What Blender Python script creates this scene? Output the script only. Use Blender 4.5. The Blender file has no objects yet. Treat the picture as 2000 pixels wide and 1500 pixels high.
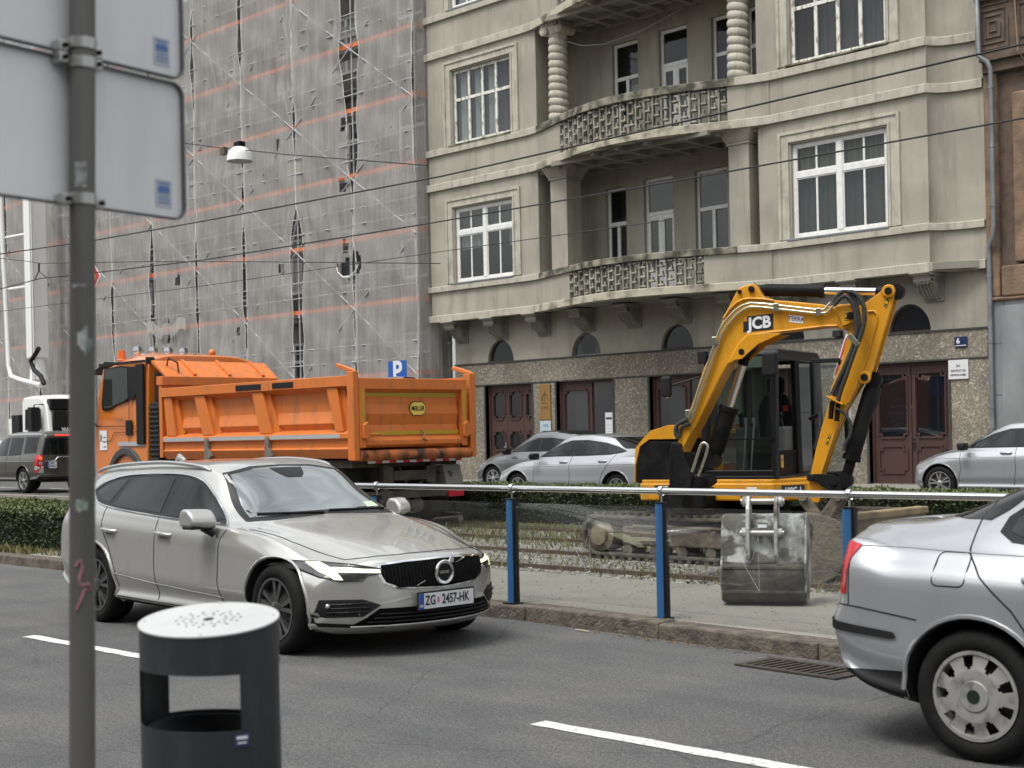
import bpy, bmesh, math, random
from mathutils import Vector, Matrix, geometry
from mathutils.bvhtree import BVHTree
random.seed(7)
R = math.radians
scene = bpy.context.scene
COL = scene.collection
# ---------------------------------------------------------------- camera
F, EYE, ROLL, HY, YAW = 2773.0, 1.6, 0.021, 847.0, R(45.1)
fw = Vector((-math.cos(YAW), math.sin(YAW), 0)); rt = Vector((math.sin(YAW), math.cos(YAW), 0)); up = Vector((0, 0, 1))
cr = rt * math.cos(ROLL) - up * math.sin(ROLL)
cu = up * math.cos(ROLL) + rt * math.sin(ROLL)
cam_d = bpy.data.cameras.new('camera'); cam = bpy.data.objects.new('camera', cam_d); COL.objects.link(cam)
m = Matrix((cr, cu, -fw)).transposed().to_4x4(); m.translation = (0, 0, EYE); cam.matrix_world = m
cam_d.sensor_width = 36; cam_d.lens = 36 * F / 2000; cam_d.shift_y = (HY - 750) / 2000
cam_d.clip_end = 600; cam_d.clip_start = 0.05
cam_d.dof.use_dof = True; cam_d.dof.focus_distance = 16; cam_d.dof.aperture_fstop = 4.5
scene.camera = cam
# ---------------------------------------------------------------- light
w = bpy.data.worlds.new('World'); scene.world = w; w.use_nodes = True
nt = w.node_tree; bg = nt.nodes['Background']
sky = nt.nodes.new('ShaderNodeTexSky'); sky.sky_type = 'NISHITA'; sky.sun_disc = False
SUN_EL, SUN_AZ = R(64), R(185)
sky.sun_elevation = SUN_EL; sky.sun_rotation = SUN_AZ; sky.air_density = 1.0; sky.dust_density = 1.5; sky.ozone_density = 1.0
hs = nt.nodes.new('ShaderNodeHueSaturation'); hs.inputs['Saturation'].default_value = 0.16
tint = nt.nodes.new('ShaderNodeMix'); tint.data_type = 'RGBA'; tint.blend_type = 'MULTIPLY'; tint.inputs[0].default_value = 1
tint.inputs[7].default_value = (1.0, 0.995, 0.97, 1)
# broken cloud cover: soft light and dark patches over the whole sky
tcw = nt.nodes.new('ShaderNodeTexCoord'); mpw = nt.nodes.new('ShaderNodeMapping'); mpw.inputs['Scale'].default_value = (1.4, 1.4, 4.0)
nzw = nt.nodes.new('ShaderNodeTexNoise'); nzw.inputs['Scale'].default_value = 2.2; nzw.inputs['Detail'].default_value = 6
rpw = nt.nodes.new('ShaderNodeValToRGB'); rpw.color_ramp.elements[0].position = .34; rpw.color_ramp.elements[1].position = .68
rpw.color_ramp.elements[0].color = (.50, .51, .53, 1); rpw.color_ramp.elements[1].color = (1.4, 1.4, 1.39, 1)
cl = nt.nodes.new('ShaderNodeMix'); cl.data_type = 'RGBA'; cl.blend_type = 'MULTIPLY'; cl.inputs[0].default_value = 1
nt.links.new(tcw.outputs['Generated'], mpw.inputs[0]); nt.links.new(mpw.outputs[0], nzw.inputs['Vector']); nt.links.new(nzw.outputs[0], rpw.inputs[0])
nt.links.new(sky.outputs[0], hs.inputs['Color']); nt.links.new(hs.outputs[0], tint.inputs[6])
nt.links.new(tint.outputs[2], cl.inputs[6]); nt.links.new(rpw.outputs[0], cl.inputs[7])
# overcast sky: brighter overhead than at the horizon
spx = nt.nodes.new('ShaderNodeSeparateXYZ'); nt.links.new(tcw.outputs['Generated'], spx.inputs[0])
mrw = nt.nodes.new('ShaderNodeMapRange'); mrw.inputs[1].default_value = 0; mrw.inputs[2].default_value = 1; mrw.inputs[3].default_value = .42; mrw.inputs[4].default_value = 1.75
nt.links.new(spx.outputs['Z'], mrw.inputs[0])
vm = nt.nodes.new('ShaderNodeVectorMath'); vm.operation = 'SCALE'; nt.links.new(cl.outputs[2], vm.inputs[0]); nt.links.new(mrw.outputs[0], vm.inputs['Scale'])
nt.links.new(vm.outputs[0], bg.inputs[0]); bg.inputs[1].default_value = 0.13
sd = bpy.data.lights.new('sun', 'SUN'); sd.energy = 1.15; sd.angle = R(22); sd.color = (1, 0.97, 0.92)
so = bpy.data.objects.new('sun', sd); COL.objects.link(so)
# sun_rotation: azimuth measured clockwise from +Y
sv = Vector((math.sin(SUN_AZ) * math.cos(SUN_EL), math.cos(SUN_AZ) * math.cos(SUN_EL), math.sin(SUN_EL)))
so.rotation_euler = (-sv).to_track_quat('-Z', 'Y').to_euler()
scene.view_settings.view_transform = 'Standard'; scene.view_settings.look = 'None'
scene.view_settings.exposure = 1.06; scene.view_settings.gamma = 1
scene.render.engine = 'CYCLES'; scene.cycles.max_bounces = 8; scene.cycles.transparent_max_bounces = 24

# ---------------------------------------------------------------- materials
MATS = {}
def lin(c):
    if isinstance(c, str):
        c = tuple(int(c[i:i + 2], 16) / 255 for i in (0, 2, 4))
        return tuple(x / 12.92 if x <= .04045 else ((x + .055) / 1.055) ** 2.4 for x in c)
    return c
def mat(name, col=(.5, .5, .5), rough=.6, metal=0., coat=0., noise=0., nscale=4., bump=0., bscale=60., col2=None, emit=0.,
        spec=.5, stretch=None, detail=5., dirt=0., dirtcol=(.05, .045, .04), coatr=.04, thr=(.35, .68), dscale=1.3, dmap=(3, 3, .7)):
    """procedural principled material; noise mixes col with col2, dirt lays streaky grime over it, bump roughens it"""
    if name in MATS: return MATS[name]
    mt = bpy.data.materials.new(name); mt.use_nodes = True; MATS[name] = mt
    n = mt.node_tree; p = n.nodes['Principled BSDF']; col = lin(col)
    p.inputs['Base Color'].default_value = (*col, 1); p.inputs['Roughness'].default_value = rough
    p.inputs['Metallic'].default_value = metal; p.inputs['Coat Weight'].default_value = coat; p.inputs['Coat Roughness'].default_value = coatr
    p.inputs['Specular IOR Level'].default_value = spec
    if emit: p.inputs['Emission Color'].default_value = (*col, 1); p.inputs['Emission Strength'].default_value = emit
    if noise or bump or dirt:
        tc = n.nodes.new('ShaderNodeTexCoord'); mp = n.nodes.new('ShaderNodeMapping')
        n.links.new(tc.outputs['Object'], mp.inputs[0])
        if stretch: mp.inputs['Scale'].default_value = stretch
    cur = None
    if noise:
        nz = n.nodes.new('ShaderNodeTexNoise'); nz.inputs['Scale'].default_value = nscale; nz.inputs['Detail'].default_value = detail
        n.links.new(mp.outputs[0], nz.inputs['Vector'])
        rp = n.nodes.new('ShaderNodeValToRGB'); rp.color_ramp.elements[0].position, rp.color_ramp.elements[1].position = thr
        c2 = lin(col2) if col2 else tuple(x * .6 for x in col)
        rp.color_ramp.elements[0].color = (*col, 1); rp.color_ramp.elements[1].color = (*tuple(a + (b - a) * noise for a, b in zip(col, c2)), 1)
        n.links.new(nz.outputs[0], rp.inputs[0]); cur = rp.outputs[0]
    if dirt:
        mp2 = n.nodes.new('ShaderNodeMapping'); mp2.inputs['Scale'].default_value = dmap; n.links.new(tc.outputs['Object'], mp2.inputs[0])
        dz = n.nodes.new('ShaderNodeTexNoise'); dz.inputs['Scale'].default_value = dscale; dz.inputs['Detail'].default_value = 9; dz.inputs['Roughness'].default_value = .7
        n.links.new(mp2.outputs[0], dz.inputs['Vector'])
        dr = n.nodes.new('ShaderNodeValToRGB'); dr.color_ramp.elements[0].position = .5; dr.color_ramp.elements[1].position = .72
        dr.color_ramp.elements[0].color = (0, 0, 0, 1); dr.color_ramp.elements[1].color = (dirt, dirt, dirt, 1)
        n.links.new(dz.outputs[0], dr.inputs[0])
        mx = n.nodes.new('ShaderNodeMix'); mx.data_type = 'RGBA'
        n.links.new(dr.outputs[0], mx.inputs[0])
        if cur: n.links.new(cur, mx.inputs[6])
        else: mx.inputs[6].default_value = (*col, 1)
        mx.inputs[7].default_value = (*dirtcol, 1); cur = mx.outputs[2]
    if cur: n.links.new(cur, p.inputs['Base Color'])
    if bump:
        bz = n.nodes.new('ShaderNodeTexNoise'); bz.inputs['Scale'].default_value = bscale; bz.inputs['Detail'].default_value = 4
        n.links.new(mp.outputs[0], bz.inputs['Vector'])
        bp = n.nodes.new('ShaderNodeBump'); bp.inputs['Strength'].default_value = min(1, bump); bp.inputs['Distance'].default_value = .02
        n.links.new(bz.outputs[0], bp.inputs['Height']); n.links.new(bp.outputs[0], p.inputs['Normal'])
    return mt
def glassmat(name, tint=(.8, .85, .85), clear=.55, rough=.02, body=(.02, .025, .025)):
    """thin pane: lets part of the light through, reflects by angle"""
    if name in MATS: return MATS[name]
    mt = bpy.data.materials.new(name); mt.use_nodes = True; MATS[name] = mt
    n = mt.node_tree; n.nodes.clear()
    out = n.nodes.new('ShaderNodeOutputMaterial'); tr = n.nodes.new('ShaderNodeBsdfTransparent'); tr.inputs[0].default_value = (*tint, 1)
    pr = n.nodes.new('ShaderNodeBsdfPrincipled'); pr.inputs['Base Color'].default_value = (*body, 1); pr.inputs['Roughness'].default_value = rough
    pr.inputs['IOR'].default_value = 1.5; pr.inputs['Specular IOR Level'].default_value = .5
    gl = n.nodes.new('ShaderNodeBsdfGlossy'); gl.inputs['Roughness'].default_value = rough
    lw = n.nodes.new('ShaderNodeLayerWeight'); lw.inputs[0].default_value = .5; pw = n.nodes.new('ShaderNodeMath'); pw.operation = 'POWER'; pw.inputs[1].default_value = 3.2; n.links.new(lw.outputs['Facing'], pw.inputs[0]); fr = n.nodes.new('ShaderNodeMath'); fr.operation = 'MULTIPLY_ADD'; fr.inputs[1].default_value = .85; fr.inputs[2].default_value = .05; n.links.new(pw.outputs[0], fr.inputs[0])
    m1 = n.nodes.new('ShaderNodeMixShader'); m1.inputs[0].default_value = clear
    n.links.new(pr.outputs[0], m1.inputs[1]); n.links.new(tr.outputs[0], m1.inputs[2])
    m2 = n.nodes.new('ShaderNodeMixShader'); n.links.new(fr.outputs[0], m2.inputs[0]); n.links.new(m1.outputs[0], m2.inputs[1]); n.links.new(gl.outputs[0], m2.inputs[2])
    n.links.new(m2.outputs[0], out.inputs[0])
    return mt

# ---------------------------------------------------------------- object bookkeeping
def wm(o):
    b = o.matrix_basis.copy()
    return (wm(o.parent) @ o.matrix_parent_inverse @ b) if o.parent else b
def tag(o, label=None, cat=None, group=None, kind=None):
    if label: o['label'] = label
    if cat: o['category'] = cat
    if group: o['group'] = group
    if kind: o['kind'] = kind
    return o
def thing(name, label, cat, loc=(0, 0, 0), rz=0., group=None):
    o = bpy.data.objects.new(name, None); COL.objects.link(o); o.location = loc; o.rotation_euler = (0, 0, rz); o.empty_display_size = .2
    return tag(o, label, cat, group)
def put(o, parent, local):
    if parent:
        o.parent = parent
        o.matrix_parent_inverse = Matrix.Identity(4) if local else wm(parent).inverted()
def copy_tree(o, parent=None):
    c = o.copy(); COL.objects.link(c)
    if parent: c.parent = parent
    for ch in [x for x in bpy.data.objects if x.parent == o]: copy_tree(ch, c)
    return c

class MB:
    """collects geometry for ONE mesh"""
    def __init__(s): s.v = []; s.f = []; s.mi = []; s.cm = 0
    def add(s, vs, fs):
        o = len(s.v); s.v += [tuple(x) for x in vs]; s.f += [tuple(i + o for i in f) for f in fs]; s.mi += [s.cm] * len(fs); return s
    def m(s, i): s.cm = i; return s
    def box(s, x0, x1, y0, y1, z0, z1):
        vs = [(x, y, z) for x in (x0, x1) for y in (y0, y1) for z in (z0, z1)]
        return s.add(vs, [(0, 1, 3, 2), (4, 6, 7, 5), (0, 4, 5, 1), (2, 3, 7, 6), (0, 2, 6, 4), (1, 5, 7, 3)])
    def obox(s, c, ax, ay, az, hx, hy, hz):
        c = Vector(c); ax, ay, az = Vector(ax).normalized() * hx, Vector(ay).normalized() * hy, Vector(az).normalized() * hz
        vs = [c + ax * i + ay * j + az * k for i in (-1, 1) for j in (-1, 1) for k in (-1, 1)]
        return s.add(vs, [(0, 1, 3, 2), (4, 6, 7, 5), (0, 4, 5, 1), (2, 3, 7, 6), (0, 2, 6, 4), (1, 5, 7, 3)])
    def beam(s, a, b, w, h, upv=(0, 0, 1)):
        a, b = Vector(a), Vector(b); d = b - a; L = d.length; d.normalize(); u = Vector(upv)
        if abs(d.dot(u)) > .98: u = Vector((1, 0, 0))
        sx = d.cross(u).normalized(); uu = sx.cross(d)
        return s.obox((a + b) / 2, d, sx, uu, L / 2, w / 2, h / 2)
    def tube(s, pts, r, n=8, cap=True):
        pts = [Vector(p) for p in pts]; k = len(pts); rs = r if isinstance(r, (list, tuple)) else [r] * k
        ts = [(pts[min(i + 1, k - 1)] - pts[max(i - 1, 0)]).normalized() for i in range(k)]
        u = Vector((0, 0, 1)) if abs(ts[0].z) < .9 else Vector((1, 0, 0)); nrm = ts[0].cross(u).normalized(); vs = []
        for i in range(k):
            nrm = (nrm - ts[i] * nrm.dot(ts[i])).normalized(); b = ts[i].cross(nrm)
            for j in range(n):
                a = 2 * math.pi * j / n; vs.append(pts[i] + (nrm * math.cos(a) + b * math.sin(a)) * rs[i])
        fs = [(i * n + j, i * n + (j + 1) % n, (i + 1) * n + (j + 1) % n, (i + 1) * n + j) for i in range(k - 1) for j in range(n)]
        if cap: fs += [tuple(range(n))[::-1], tuple(range((k - 1) * n, k * n))]
        return s.add(vs, fs)
    def cyl(s, a, b, r, r2=None, n=24): return s.tube([a, b], [r, r if r2 is None else r2], n)
    def prism(s, poly, fa, fb):
        """poly: 2D points, fa/fb map a 2D point to 3D for the two end faces"""
        n = len(poly); vs = [fa(p) for p in poly] + [fb(p) for p in poly]
        fs = [tuple(range(n)), tuple(range(2 * n - 1, n - 1, -1))] + [(i, i + n, (i + 1) % n + n, (i + 1) % n) for i in range(n)]
        return s.add(vs, fs)
    def prismY(s, poly, y0, y1): return s.prism(poly, lambda p: (p[0], y0, p[1]), lambda p: (p[0], y1, p[1]))
    def prismX(s, poly, x0, x1): return s.prism(poly, lambda p: (x0, p[0], p[1]), lambda p: (x1, p[0], p[1]))
    def prismZ(s, poly, z0, z1): return s.prism(poly, lambda p: (p[0], p[1], z0), lambda p: (p[0], p[1], z1))
    def ring(s, outer, inner, fa, fb):
        n = len(outer); vs = [fa(p) for p in outer] + [fa(p) for p in inner] + [fb(p) for p in outer] + [fb(p) for p in inner]; fs = []
        for i in range(n):
            j = (i + 1) % n
            fs += [(i, j, n + j, n + i), (2 * n + i, 3 * n + i, 3 * n + j, 2 * n + j), (i, 2 * n + i, 2 * n + j, j), (n + i, n + j, 3 * n + j, 3 * n + i)]
        return s.add(vs, fs)
    def grid(s, rows, close=False):
        nr, nc = len(rows), len(rows[0]); vs = [p for r_ in rows for p in r_]
        fs = [(i * nc + j, i * nc + (j + 1) % nc, (i + 1) * nc + (j + 1) % nc, (i + 1) * nc + j) for i in range(nr - 1) for j in range(nc if close else nc - 1)]
        return s.add(vs, fs)
    def lathe(s, prof, c, axis='Z', n=32):
        """prof: (radius, height)"""
        rows = []
        for r_, h in prof:
            row = []
            for j in range(n):
                a = 2 * math.pi * j / n; x, y = r_ * math.cos(a), r_ * math.sin(a)
                row.append((c[0] + x, c[1] + y, c[2] + h) if axis == 'Z' else ((c[0] + x, c[1] + h, c[2] + y) if axis == 'Y' else (c[0] + h, c[1] + x, c[2] + y)))
            rows.append(row)
        return s.grid(rows, True)
    def sphere(s, c, r, n=12, sz=1.):
        prof = [(max(1e-4, r * math.sin(math.pi * i / n)), -r * sz * math.cos(math.pi * i / n)) for i in range(n + 1)]
        return s.lathe(prof, c, 'Z', n * 2)
    def build(s, name, mats, parent=None, local=False, smooth=None, bevel=0., seg=2, label=None, sub=0, solid=0., recalc=True):
        me = bpy.data.meshes.new(name); me.from_pydata(s.v, [], s.f); me.validate()
        for mt in (mats if isinstance(mats, (list, tuple)) else [mats]): me.materials.append(mt)
        if len(me.polygons) == len(s.mi): me.polygons.foreach_set('material_index', s.mi)
        if recalc:
            bm = bmesh.new(); bm.from_mesh(me); bmesh.ops.remove_doubles(bm, verts=bm.verts, dist=1e-5) if smooth else None
            bmesh.ops.recalc_face_normals(bm, faces=bm.faces); bm.to_mesh(me); bm.free()
        if smooth is not None:
            me.shade_smooth(); me.set_sharp_from_angle(angle=R(smooth))
        o = bpy.data.objects.new(name, me); COL.objects.link(o); put(o, parent, local)
        if solid: d = o.modifiers.new('t', 'SOLIDIFY'); d.thickness = solid; d.offset = 0
        if bevel: b = o.modifiers.new('b', 'BEVEL'); b.width = bevel; b.segments = seg; b.limit_method = 'ANGLE'; b.angle_limit = R(40); b.harden_normals = False
        if sub: q = o.modifiers.new('s', 'SUBSURF'); q.levels = sub; q.render_levels = sub
        if label: o['label'] = label
        return o

_fc = {}
def text(s, size, origin, ux, uy, mt, name, parent, local=False, depth=.001, align='CENTER', bold=0., squeeze=1., spacing=1.):
    """flat lettering: origin 3D, ux reading direction, uy up direction"""
    cu_ = bpy.data.curves.new(name, 'FONT'); cu_.body = s; cu_.size = size; cu_.align_x = align; cu_.align_y = 'CENTER'
    cu_.extrude = depth; cu_.offset = bold; cu_.space_character = spacing; cu_.resolution_u = 3
    t = bpy.data.objects.new(name + '_tmp', cu_); COL.objects.link(t)
    dg = bpy.context.evaluated_depsgraph_get(); me = bpy.data.meshes.new_from_object(t.evaluated_get(dg)); bpy.data.objects.remove(t)
    ux, uy = Vector(ux).normalized(), Vector(uy).normalized(); nz = ux.cross(uy)
    M4 = Matrix((ux * squeeze, uy, nz)).transposed().to_4x4(); M4.translation = origin; me.transform(M4)
    me.materials.clear(); me.materials.append(mt)
    o = bpy.data.objects.new(name, me); COL.objects.link(o); put(o, parent, local); return o

def cat_rom(pts, n):
    """catmull-rom through points (any dimension), n samples per span"""
    P = [pts[0]] + list(pts) + [pts[-1]]; out = []
    for i in range(1, len(P) - 2):
        for k in range(n):
            t = k / n; a, b, c, d = P[i - 1], P[i], P[i + 1], P[i + 2]
            out.append(tuple(.5 * (2 * q + (r_ - p) * t + (2 * p - 5 * q + 4 * r_ - s_) * t * t + (3 * q - p - 3 * r_ + s_) * t ** 3) for p, q, r_, s_ in zip(a, b, c, d)))
    out.append(tuple(pts[-1])); return out
def rrect(w_, h_, r_, n=5, cx=0, cz=0):
    out = []
    for sx, sz, a0 in ((1, 1, 0), (-1, 1, 90), (-1, -1, 180), (1, -1, 270)):
        for i in range(n + 1):
            a = R(a0 + 90 * i / n); out.append((cx + sx * (w_ / 2 - r_) + r_ * math.cos(a), cz + sz * (h_ / 2 - r_) + r_ * math.sin(a)))
    return out
# ================================================================ SETTING
def asphalt():
    mt = mat('asphalt', (.062, .062, .063), .85)
    n = mt.node_tree; p = n.nodes['Principled BSDF']; tc = n.nodes.new('ShaderNodeTexCoord')
    def nz(sc, det=6, rough=.6):
        z = n.nodes.new('ShaderNodeTexNoise'); z.inputs['Scale'].default_value = sc; z.inputs['Detail'].default_value = det; z.inputs['Roughness'].default_value = rough
        n.links.new(tc.outputs['Object'], z.inputs['Vector']); return z.outputs[0]
    def ramp(src, a, b, ca, cb):
        r_ = n.nodes.new('ShaderNodeValToRGB'); r_.color_ramp.elements[0].position = a; r_.color_ramp.elements[1].position = b
        r_.color_ramp.elements[0].color = (*ca, 1); r_.color_ramp.elements[1].color = (*cb, 1); n.links.new(src, r_.inputs[0]); return r_.outputs[0]
    def mul(a, b, fac=1, bt='MULTIPLY'):
        m_ = n.nodes.new('ShaderNodeMix'); m_.data_type = 'RGBA'; m_.blend_type = bt; m_.inputs[0].default_value = fac
        n.links.new(a, m_.inputs[6]); n.links.new(b, m_.inputs[7]); return m_.outputs[2]
    base = ramp(nz(1.1), .35, .68, (.058, .060, .064), (.086, .086, .086))
    fine = ramp(nz(120, 3, .8), .36, .64, (.22, .22, .23), (2.0, 1.97, 1.9))
    vo = n.nodes.new('ShaderNodeTexVoronoi'); vo.inputs['Scale'].default_value = 130; n.links.new(tc.outputs['Object'], vo.inputs['Vector'])
    chips = ramp(vo.outputs['Distance'], .12, .24, (2.9, 2.8, 2.65), (1, 1, 1))
    mp = n.nodes.new('ShaderNodeMapping'); mp.inputs['Scale'].default_value = (.25, 2.6, 1); n.links.new(tc.outputs['Object'], mp.inputs[0])
    z = n.nodes.new('ShaderNodeTexNoise'); z.inputs['Scale'].default_value = 1; z.inputs['Detail'].default_value = 7; n.links.new(mp.outputs[0], z.inputs['Vector'])
    lanes = ramp(z.outputs[0], .35, .7, (.88, .88, .89), (1.1, 1.1, 1.09))
    mid = ramp(nz(38, 5, .75), .38, .62, (.62, .62, .63), (1.4, 1.39, 1.37))
    c = mul(mul(mul(mul(base, fine), chips), lanes), mid)
    vc = n.nodes.new('ShaderNodeTexVoronoi'); vc.feature = 'DISTANCE_TO_EDGE'; vc.inputs['Scale'].default_value = .33
    wz = n.nodes.new('ShaderNodeTexNoise'); wz.inputs['Scale'].default_value = 1.6; wz.inputs['Detail'].default_value = 8
    n.links.new(tc.outputs['Object'], wz.inputs['Vector'])
    wadd = n.nodes.new('ShaderNodeMix'); wadd.data_type = 'RGBA'; wadd.blend_type = 'LINEAR_LIGHT'; wadd.inputs[0].default_value = .22
    n.links.new(tc.outputs['Object'], wadd.inputs[6]); n.links.new(wz.outputs['Color'], wadd.inputs[7]); n.links.new(wadd.outputs[2], vc.inputs['Vector'])
    cracks = ramp(vc.outputs['Distance'], .0, .0035, (.6, .6, .6), (1, 1, 1)); c = mul(c, cracks)
    n.links.new(c, p.inputs['Base Color'])
    bp = n.nodes.new('ShaderNodeBump'); bp.inputs['Strength'].default_value = .55; bp.inputs['Distance'].default_value = .01
    n.links.new(nz(150, 4, .8), bp.inputs['Height']); n.links.new(bp.outputs[0], p.inputs['Normal']); return mt
ASPH = asphalt()
CONC = mat('pavement_concrete', (.30, .28, .24), .9, noise=.8, nscale=75, col2=(.10, .095, .085), bump=.5, bscale=110, detail=3, dirt=.35, dscale=.5)
KERB = mat('kerb_stone', (.135, .115, .088), .92, noise=.9, nscale=9, col2=(.042, .036, .03), bump=.9, bscale=40, dirt=.6, dirtcol=(.06, .05, .04))
BALL = mat('ballast', (.30, .28, .25), .95, noise=1, nscale=26, col2=(.07, .062, .05), bump=1, bscale=38, detail=2)
SOIL = mat('soil', (.075, .06, .04), .95, noise=1, nscale=6, col2=(.055, .075, .02), bump=.8, bscale=30)
RAIL = mat('rail_steel', (.16, .12, .09), .55, metal=.6, noise=.8, nscale=30)
WHITE = mat('road_paint', (.62, .62, .60), .7, noise=1, nscale=30, col2=(.2, .2, .2), thr=(.52, .7), bump=.3)
def sheet(name, poly, z, mt, th=0.):
    b = MB()
    if th: b.prismZ(poly, z - th, z)
    else: b.add([(x, y, z) for x, y in poly], [tuple(range(len(poly)))])
    o = b.build(name, mt); o['kind'] = 'structure'; return o
ZP, ZF, ZS = .12, .10, .27
sheet('ground', [(-260, -60), (140, -60), (140, 140), (-260, 140)], -.03, ASPH)
sheet('road', [(-140, -3.5), (60, -3.5), (60, 8.9), (-140, 8.9)], 0, ASPH)
# near pavement behind the camera side
sheet('near_pavement', [(-140, -14), (60, -14), (60, 3.2), (-140, 3.2)], .012, ASPH)
def yk(x): return 8.62 - max(0, x + 8.5) * .085      # kerb line bends slightly towards the camera
xs = [-140, -30, -18, -12, -8.5, -6, -4, 0, 40]
sheet('tram_platform', [(x, yk(x) + .23) for x in xs[2:]] + [(40, 10.8), (-19, 10.8)], ZP, CONC, .3)
sheet('planting_strip', [(-140, 8.9), (-18, 8.9), (-18, 10.8), (-140, 10.8)], ZP - .03, SOIL, .2)
sheet('track_bed', [(-140, 10.95), (40, 10.95), (40, 16.2), (-140, 16.2)], .10, BALL, .2)
sheet('grass_verge', [(-140, 16.2), (40, 16.2), (40, 18.2), (-140, 18.2)], .12, SOIL, .2)
b = MB(); x = -60
KB = MB()
while x < 30:     # kerb stones with open joints
    L = 1.45 + random.random() * .35; dz = random.uniform(-.01, .01); x1 = x + L - .008
    KB.prism([(x, yk(x) + random.uniform(-.01, .01)), (x1, yk(x1)), (x1, yk(x1) + .22), (x, yk(x) + .22)], lambda p: (p[0], p[1], -.1), lambda p, dz=dz: (p[0], p[1] + .012, ZP + dz + .004)); x += L
ko = KB.build('kerb', KERB, bevel=.018, seg=3, smooth=50); ko['kind'] = 'structure'
b = MB(); b.box(-60, 40, 10.80, 10.95, -.1, ZP - .01); o = b.build('platform_edge', CONC, bevel=.01); o['kind'] = 'structure'
b = MB()
for y in (11.35, 12.8, 14.3, 15.72):
    b.box(-140, 40, y - .035, y + .035, .06, .145); b.box(-140, 40, y + .055, y + .075, .06, .13)
o = b.build('tram_rails', RAIL); o['kind'] = 'structure'
sheet('far_road', [(-140, 18.2), (40, 18.2), (40, 26.9), (-140, 26.9)], ZF, ASPH, .2)
b = MB(); b.box(-140, 40, 18.02, 18.2, -.1, ZF + .1); b.box(-140, 40, 26.9, 27.05, 0, ZS); o = b.build('far_kerb', CONC, bevel=.01); o['kind'] = 'structure'
sheet('far_pavement', [(-140, 27.05), (40, 27.05), (40, 29.4), (-140, 29.4)], ZS - .005, CONC, .2)
# lane dashes
def dash(x0, x1, y0, y1, nm='lane_marking', lab=None):
    b = MB(); n = 30; rows = []
    for i in range(n + 1):
        x = x0 + (x1 - x0) * i / n; rows.append([(x, y0 + random.uniform(-.006, .006), .005), (x, y1 + random.uniform(-.006, .006), .005)])
    b.grid(rows); o = b.build(nm, WHITE); o['kind'] = 'structure'
dash(-11.2, -8.6, 5.44, 5.56); dash(-5.45, -2.9, 5.56, 5.68); dash(-17.2, -14.2, 5.40, 5.52); dash(.2, 3, 5.6, 5.72)
b = MB()
for k in range(60): b.box(-120 + k * 4, -118.5 + k * 4, 22.4, 22.52, ZF + .004, ZF + .005)
o = b.build('far_lane_marking', WHITE); o['kind'] = 'structure'
# gravel, weeds, litter: stuff
def scatter(name, n, area, z, size, mt, kind='stone', label=None, clump=False):
    b = MB(); x0, x1, y0, y1 = area
    for _ in range(n):
        x, y = random.uniform(x0, x1), random.uniform(y0, y1); s = size * random.uniform(.5, 1.5)
        if kind == 'stone':
            vs = [Vector((random.uniform(-1, 1), random.uniform(-1, 1), random.uniform(-.2, 1))) * s for _ in range(5)]
            b.add([(x + v.x, y + v.y, z + v.z * .6) for v in vs], [(0, 1, 2), (0, 2, 3), (0, 3, 4), (0, 4, 1), (1, 2, 4), (2, 3, 4)])
        else:
            a = random.uniform(0, 6.28); dx, dy = math.cos(a) * s * .12, math.sin(a) * s * .12; lx, ly = random.uniform(-.5, .5) * s, random.uniform(-.5, .5) * s
            b.add([(x - dx, y - dy, z), (x + dx, y + dy, z), (x + lx, y + ly, z + s * random.uniform(.6, 1.1))], [(0, 1, 2)])
    o = b.build(name, mt, recalc=False); tag(o, label, name.replace('_', ' '), kind='stuff'); return o
STONE = mat('stone_chips', (.42, .40, .36), .9, noise=1, nscale=3, col2=(.14, .12, .1))
GRASS = mat('grass_blades', (.085, .11, .03), .8, noise=1, nscale=2, col2=(.19, .16, .07))
scatter('gravel', 9000, (-24, -5, 10.95, 13.2), .10, .022, STONE, label='pale crushed stone between the tram rails and the platform edge')
scatter('grass', 14000, (-26, -4, 13.6, 16.6), .10, .075, GRASS, 'blade', label='thin grass and weeds growing over the far tram track')
scatter('weeds', 1600, (-14, -5, 10.95, 13.5), .10, .07, GRASS, 'blade', label='sparse weeds sprouting in the gravel of the near tram track')
scatter('grit', 900, (-13, -4.5, 8.7, 10.75), ZP, .009, mat('grit', (.08, .07, .06), .9), label='dark grit lying on the concrete platform')
scatter('strip_grass', 6000, (-30, -16.5, 8.9, 9.7), ZP - .03, .09, GRASS, 'blade', label='rough grass along the kerb in front of the left hedge')
# drain grate let into the asphalt by the kerb
g = thing('drain_grate', 'rusty slotted iron drain grate in the asphalt beside the kerb', 'drain grate', (-5.3, 8.0, 0), R(-5))
GM = mat('cast_iron', (.075, .062, .052), .7, metal=.5, noise=.8, nscale=20, bump=.4)
b = MB(); b.ring([(-.42, -.2), (.42, -.2), (.42, .2), (-.42, .2)], [(-.36, -.15), (.36, -.15), (.36, .15), (-.36, .15)], lambda p: (p[0], p[1], .003), lambda p: (p[0], p[1], .014)); b.build('frame', GM, g, True)
b = MB()
for i in range(11): b.box(-.345 + i * .066, -.315 + i * .066, -.15, .15, .003, .011)
b.build('bars', GM, g, True)
b = MB(); b.box(-.36, .36, -.15, .15, .001, .002); b.build('pit', mat('black_pit', (.004, .004, .004), 1), g, True)
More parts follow.
